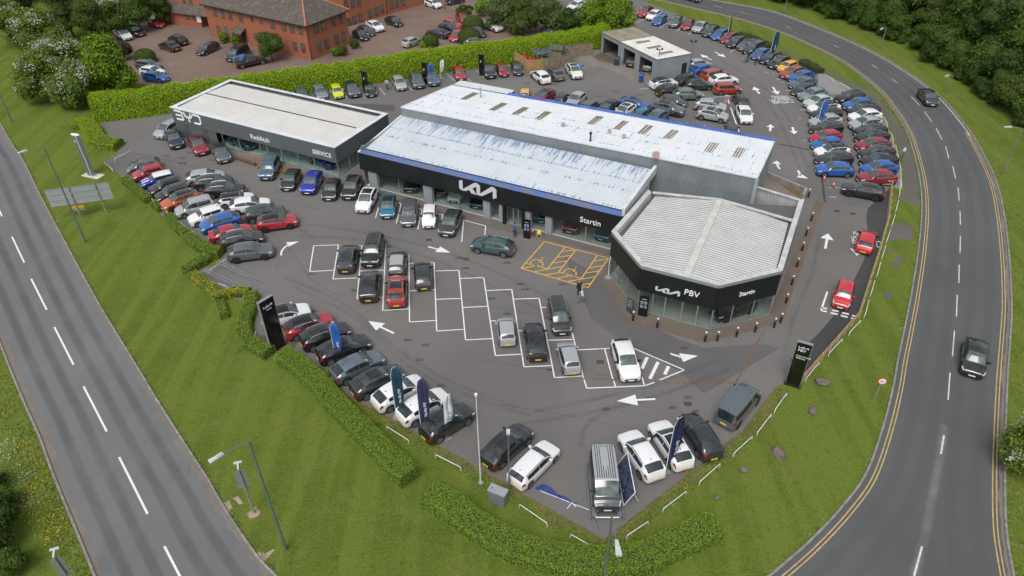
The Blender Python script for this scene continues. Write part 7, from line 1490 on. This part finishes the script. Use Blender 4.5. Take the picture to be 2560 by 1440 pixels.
# cones, hose reel, barrier
def cone(px, lab):
    b = G(*px); b.z = .016; r_ = empty('traffic_cone', b, 0, lab, 'cone', 'traffic cones'); obj('body', MB().tube([(0, 0, .03), (0, 0, .72)], [.15, .035], 12), P('cone_red', (.6, .06, .03), .5), r_, smooth=40); obj('band', MB().tube([(0, 0, .38), (0, 0, .55)], [.098, .075], 12, 0, False), SIGNW, r_); obj('foot', MB().box(-.2, .2, -.2, .2, 0, .04), BLACKP, r_)
cone((2059, 452), 'traffic cone beside the blue SUV at the end of the inner row'); cone((2082, 468), 'traffic cone beside the black SUV by the timber fence'); cone((1332, 584), 'traffic cone beside the black totem at the showroom door')
b = G(1349, 590); b.z = .02; r_ = empty('hose_reel', b, R(-20), 'yellow hose reel on a stand by the showroom window', 'hose reel'); mb = MB(); mb.tube([(-.18, 0, .42), (.18, 0, .42)], .3, 14); obj('reel', mb, P('hose_yellow', (.65, .48, .03), .5), r_); obj('stand', MB().bar((-.25, -.25, 0), (-.25, 0, .45), .04, .04).bar((.25, -.25, 0), (.25, 0, .45), .04, .04).bar((-.25, .25, 0), (-.25, 0, .45), .04, .04).bar((.25, .25, 0), (.25, 0, .45), .04, .04), STEEL, r_)
a = G(1817, 241, .9); b = G(1849, 334, .9); r_ = empty('barrier', (a.x, a.y, 0), 0, 'lowered red and white barrier pole beside the white crossover', 'barrier'); d = b - a; n = 9
for i in range(n): p = Vector((0, 0, .9)) + d * (i / n); q = Vector((0, 0, .9)) + d * ((i + 1) / n); obj('pole_section', MB().tube([p, q], .07, 8), SIGNW if i not in (0, 2, 7) else P('barrier_red', (.5, .03, .03), .5), r_)
obj('pedestal', MB().box(-.25, .25, -.2, .2, 0, 1.05), P('pedestal_grey', (.4, .38, .37), .5), r_); obj('end_post', MB().bar((d.x, d.y, 0), (d.x, d.y, .95), .08, .08, 0, (1, 0, 0)), STEEL, r_)
# bin store
FENCE = P('weathered_fence', (.21, .165, .125), .9, 0, .25, 2); FENCN = P('newer_fence', (.36, .24, .115), .9, 0, .18, 2)
def fence_run(root, lf, p, q, hh, mt): obj('fence_panel', ribbed_wall(lf(p), lf(q), 0, hh, .16, .02), mt, root); obj('fence_capping', MB().bar(lf(p) + Vector((0, 0, hh)), lf(q) + Vector((0, 0, hh)), .1, .05), mt, root)
zK = T(8.533, 1240, 100); r_ = empty('bin_store', G(1322, 184), 0, 'timber fenced bin store against the tall hedge', 'bin store'); bl0 = local(r_); c0 = G(*zK(345, 470)); c1 = G(*zK(700, 718)); c2 = G(*zK(1650, 545)); c3 = G(*zK(1420, 420)); c4 = G(*zK(2060, 325)); h2 = 2.0
fence_run(r_, bl0, c0, c1, h2, FENCN); fence_run(r_, bl0, c1, c1.lerp(c2, .32), h2, FENCN); fence_run(r_, bl0, c1.lerp(c2, .32), c2, h2, FENCE); bk = (c4 - c0); fence_run(r_, bl0, c0, c4, h2, FENCE); fence_run(r_, bl0, c1.lerp(c2, .32), c1.lerp(c2, .32) + Vector((-1.2, 3.3, 0)), h2, FENCE); fence_run(r_, bl0, c2, c2 + Vector((-1.0, 2.6, 0)), h2, FENCE)
q = [bl0(G(*zK(x, y), 2.45)) for x, y in ((880, 320), (1235, 255), (1080, 165), (720, 215))]; obj('canopy_roof', MB().quadbox([p - Vector((0, 0, .06)) for p in q] + q), P('solar_panel', (.06, .07, .10), .25, 0, .4, 3), r_); obj('canopy_post', MB().bar(Vector((q[0].x, q[0].y, 0)), q[0], .1, .1, 0, (1, 0, 0)), FENCN, r_); obj('canopy_post', MB().bar(Vector((q[1].x, q[1].y, 0)), q[1], .1, .1, 0, (1, 0, 0)), FENCN, r_)
def wheelie(px, z, col, lab, w=1.2):
    p = G(*px, z); p.z = .016; rr = empty('wheeled_bin', p, R(-20), lab, 'bin', 'bins in the timber store'); mc = P('bin_' + col, {'red': (.42, .02, .03), 'blue': (.02, .07, .3), 'dark': (.04, .045, .05)}[col], .5); obj('tub', MB().quadbox([(-w * .45, -.35, .1), (w * .45, -.35, .1), (w * .45, .35, .1), (-w * .45, .35, .1), (-w / 2, -.45, 1.15), (w / 2, -.45, 1.15), (w / 2, .45, 1.15), (-w / 2, .45, 1.15)]), mc, rr); obj('lid', MB().quadbox([(-w / 2 - .03, -.48, 1.15), (w / 2 + .03, -.48, 1.15), (w / 2 + .03, .48, 1.15), (-w / 2 - .03, .48, 1.15), (-w / 2, -.4, 1.25), (w / 2, -.4, 1.25), (w / 2, .3, 1.38), (-w / 2, .3, 1.38)]), mc, rr)
    for x in (-w * .38, w * .38):
        for y in (-.28, .28): o = obj('castor', MB().tube([(x - .03, y, .08), (x + .03, y, .08)], .085, 8), BLACKP, rr)
wheelie(zK(590, 370), 1.2, 'red', 'red wheeled bin at the back of the timber store'); wheelie(zK(765, 420), 1.2, 'red', 'red wheeled bin at the front of the timber store'); wheelie(zK(1035, 380), 1.2, 'blue', 'blue wheeled bin under the dark canopy')
p = G(*zK(1290, 190), 1.8); p.z = 0; rr = empty('garden_shed', p, R(-20), 'small timber shed with green felt roof behind the bin store', 'shed'); obj('wall', MB().box(-1.1, 1.1, -.8, .8, 0, 1.95), FENCE, rr); obj('roof', MB().quadbox([(-1.25, -1.0, 1.9), (1.25, -1.0, 1.9), (1.25, 0, 2.5), (-1.25, 0, 2.5), (-1.25, -1.0, 1.96), (1.25, -1.0, 1.96), (1.25, 0, 2.56), (-1.25, 0, 2.56)]).quadbox([(-1.25, 0, 2.5), (1.25, 0, 2.5), (1.25, 1, 1.9), (-1.25, 1, 1.9), (-1.25, 0, 2.56), (1.25, 0, 2.56), (1.25, 1, 1.96), (-1.25, 1, 1.96)]), P('green_felt', (.07, .095, .06), .95, 0, .2, 2), rr)
def cage(px, lab, h0=1.7, blue=True):
    p = G(*px); p.z = .016; rr = empty('cage_trolley', p, R(-25), lab, 'trolley', 'cage trolleys'); mb = MB(); w = .4
    for x in (-w, w):
        for y in (-w, w): mb.bar((x, y, .1), (x, y, h0), .03, .03, 0, (1, 0, 0))
    for z in (.2, .7, 1.2, h0): mb.bar((-w, -w, z), (w, -w, z), .02, .02).bar((-w, w, z), (w, w, z), .02, .02).bar((-w, -w, z), (-w, w, z), .02, .02).bar((w, -w, z), (w, w, z), .02, .02)
    obj('cage', mb, STEEL, rr); obj('base', MB().box(-w, w, -w, w, .08, .2), P('trolley_blue', (.03, .22, .5), .5) if blue else STEEL, rr)
    for x in (-w, w):
        for y in (-w, w): obj('castor', MB().tube([(x - .02, y, .05), (x + .02, y, .05)], .06, 8), BLACKP, rr)
cage(zK(1800, 560), 'wire cage trolley with blue base beside the cream SUV'); cage((1619, 212), 'wire cage trolley at the corner of the valeting shed', 1.8, False)
wheelie((1541, 163), 0, 'dark', 'dark bin beside the washing bay of the shed', .8); wheelie((1602, 205), 0, 'blue', 'blue tub outside the right bay of the shed', .6)
# motorbike by the side road
p = G(1172, 26); r_ = empty('motorbike', p, R(20), 'dark motorbike parked beside the side road', 'motorbike')
for x in (-.7, .7): o = obj('wheel', MB().tube([(x, -.06, .31), (x, .06, .31)], .31, 14), TYRE, r_)
obj('body', MB().quadbox([(-.5, -.12, .45), (.45, -.12, .45), (.45, .12, .45), (-.5, .12, .45), (-.7, -.1, .8), (.4, -.14, .95), (.4, .14, .95), (-.7, .1, .8)]).bar((.45, 0, .9), (.7, 0, .31), .06, .06, 0, (0, 1, 0)), BLACKP, r_); obj('handlebar', MB().bar((.38, -.35, 1.05), (.38, .35, 1.05), .04, .04), STEEL, r_)
# entrance bench wall and door mats of the grey showroom
a = G(590, 398); b = G(640, 415); d = b - a; r_ = plane_root('bench_wall', a, d, 'low brown wall on the paving in front of the grey showroom', 'wall'); obj('wall', MB().box(0, d.length, -.15, .15, 0, .4), P('brown_wall', (.10, .075, .055), .8, 0, .2, 2), r_)
# ------------------------------------------------------------------ people
SKIN = P('skin', (.42, .25, .18), .6); SHOE = P('shoe', (.02, .02, .02), .5)
HAIR = {'dark': P('dark_hair', (.025, .018, .014), .7), 'grey': P('grey_hair', (.3, .29, .28), .7), 'bald': P('skin', (0, 0, 0))}
def person(px, face, top, legs, hair, lab, pose='stand', k=1.0, long_coat=False):
    """one continuous skinned body standing at a pixel, facing a compass angle (radians from +X)"""
    b = G(*px); b.z = .016; root = empty('person', b, face, lab, 'person'); root.scale = (k, k, k)
    sw = {'walk': .30, 'stand': .04}.get(pose, .05); ar = {'walk': .22, 'hold': .0}.get(pose, .03)
    V = {}; E_ = []; rad = {}
    def v(n, p, r_): V[n] = Vector(p); rad[n] = r_
    v('pel', (0, 0, .95), .15); v('wai', (0, 0, 1.10), .13); v('che', (.01, 0, 1.30), .155); v('nkb', (0, 0, 1.46), .07); v('nk', (.01, 0, 1.52), .058); v('hd', (.03, 0, 1.62), .088); v('hd2', (.025, 0, 1.71), .085)
    E_ += [('pel', 'wai'), ('wai', 'che'), ('che', 'nkb'), ('nkb', 'nk'), ('nk', 'hd'), ('hd', 'hd2')]
    for s_, n in ((1, 'l'), (-1, 'r')):
        f = sw * s_
        v('hip' + n, (0, .10 * s_, .88), .105); v('kn' + n, (f * .55 + .03, .10 * s_, .49), .068); v('an' + n, (f - (.06 if f < 0 else 0), .10 * s_, .09), .045); v('to' + n, (f + .17, .11 * s_, .04), .038); E_ += [('pel', 'hip' + n), ('hip' + n, 'kn' + n), ('kn' + n, 'an' + n), ('an' + n, 'to' + n)]
        v('sh' + n, (0, .19 * s_, 1.41), .072)
        if pose == 'hold': v('el' + n, (.02, .25 * s_, 1.14), .05); v('wr' + n, (.26, .12 * s_, 1.12), .034); v('ha' + n, (.33, .08 * s_, 1.13), .036)
        elif pose == 'phone': v('el' + n, (.12, .24 * s_, 1.18), .05); v('wr' + n, (.30, .08 * s_, 1.36), .034); v('ha' + n, (.34, .05 * s_, 1.42), .036)
        else: g_ = -ar * s_; v('el' + n, (g_ * .5 - .02, .25 * s_, 1.13), .05); v('wr' + n, (g_ + .03, .26 * s_, .89), .034); v('ha' + n, (g_ + .05, .26 * s_, .80), .036)
        E_ += [('che', 'sh' + n), ('sh' + n, 'el' + n), ('el' + n, 'wr' + n), ('wr' + n, 'ha' + n)]
    me = bpy.data.meshes.new('body'); ks = list(V); me.from_pydata([V[q] for q in ks], [(ks.index(a), ks.index(b_)) for a, b_ in E_], []); o = bpy.data.objects.new('body', me); COL.objects.link(o)
    sk = o.modifiers.new('skin', 'SKIN'); sk.use_smooth_shade = True; sb = o.modifiers.new('sub', 'SUBSURF'); sb.levels = sb.render_levels = 1
    if not me.skin_vertices: bpy.context.view_layer.objects.active = o
    for i, q in enumerate(ks): me.skin_vertices[0].data[i].radius = (rad[q], rad[q]); me.skin_vertices[0].data[i].use_root = q == 'pel'
    bm = bmesh.new(); ev = bpy.data.meshes.new_from_object(o.evaluated_get(bpy.context.evaluated_depsgraph_get())); bm.from_mesh(ev); bpy.data.objects.remove(o)
    ex = MB()
    for n, s_ in (('l', 1), ('r', -1)):
        d = (V['ha' + n] - V['wr' + n]).normalized(); sd_ = d.cross(Vector((1, 0, 0))); sd_ = sd_.normalized() if sd_.length > .2 else Vector((0, 1, 0)); c = V['ha' + n]
        for i, l in enumerate((.075, .085, .08, .065)): q = c + sd_ * (i - 1.5) * .02; ex.tube([q, q + d * l * .6, q + d * l + Vector((.02, 0, 0))], [.010, .009, .007], 5)
        ex.tube([c - d * .03 + sd_ * .03, c + d * .02 + sd_ * .055 + Vector((.02, 0, 0))], [.012, .009], 5)
    ex.tube([(.11, 0, 1.64), (.135, 0, 1.615)], [.01, .016], 6); ex.tube([(.03, .088, 1.63), (.03, .1, 1.64)], .02, 6); ex.tube([(.03, -.088, 1.63), (.03, -.1, 1.64)], .02, 6)
    m2 = ex.mesh('x'); bm.from_mesh(m2); me = bpy.data.meshes.new('body'); bm.to_mesh(me); bm.free(); me.materials.clear()
    for mt in (SKIN, top, legs, SHOE): me.materials.append(mt)
    for p in me.polygons:
        c = p.center; arm = abs(c.y) > .17 and c.z > .75
        mi = 0
        if c.z < .075: mi = 3
        elif c.z < .93 and not (abs(c.y) > .205): mi = 2
        elif c.z < 1.475:
            mi = 1
            if pose in ('hold', 'phone') and c.x > .27: mi = 0
            if pose not in ('hold', 'phone') and abs(c.y) > .2 and c.z < .87: mi = 0
        if long_coat and .45 < c.z < .95 and mi == 2: mi = 1
        p.material_index = mi; p.use_smooth = True
    obj('body', me, [SKIN], root)
    if hair != 'bald':
        hb = MB(); blob(hb, (.01, 0, 1.70), (.105, .1, .1), 0, random.Random(3), 6, 10); hb = hb.mesh('hair', 60); obj('hair', hb, HAIR[hair], root)
    ey = MB()
    for s_ in (1, -1): ey.tube([(.105, .035 * s_, 1.655), (.117, .035 * s_, 1.655)], .012, 6)
    ey.bar((.112, -.025, 1.575), (.112, .025, 1.575), .012, .01); obj('face_features', ey, HAIR['dark'], root)
C = lambda n, c: P('cloth_' + n, c, .85)
person((1287, 592), R(-100), C('blue_shirt', (.06, .10, .24)), C('navy_trousers', (.02, .025, .05)), 'dark', 'person in blue shirt walking out of the showroom door holding papers', 'hold')
person((1447, 738), R(-70), C('black_suit', (.015, .017, .022)), C('black_trousers', (.015, .016, .02)), 'bald', 'bald person in dark suit standing by the yellow bays')
person((1454, 757), R(170), C('white_shirt', (.62, .65, .7)), C('grey_blue_jeans', (.12, .16, .19)), 'grey', 'person in white shirt walking past the yellow bays', 'walk')
person((969, 225), R(-80), C('pale_shirt', (.5, .51, .53)), C('dark_trousers', (.04, .045, .055)), 'dark', 'person in pale top standing beside the silver hatchback by the hedge', 'phone')
person((1861, 158), R(-120), C('teal_dress', (.16, .21, .23)), C('teal_skirt', (.15, .2, .22)), 'dark', 'person in a long pale teal dress beside the blue hatchback', 'stand', .97, True)
person((1867, 156), R(-100), C('charcoal_top', (.03, .035, .045)), C('charcoal_legs', (.03, .032, .04)), 'dark', 'person in dark clothes beside the one in the pale dress')
person((1887, 162), R(-160), C('red_top', (.4, .03, .04)), C('dark_jeans', (.025, .03, .045)), 'dark', 'person in a red top looking at the cars of the back row', 'hold')
person((623, 130), R(-60), C('hi_vis', (.25, .6, .5)), C('hi_vis_trousers', (.5, .25, .06)), 'dark', 'person in bright work clothes behind the dark van')
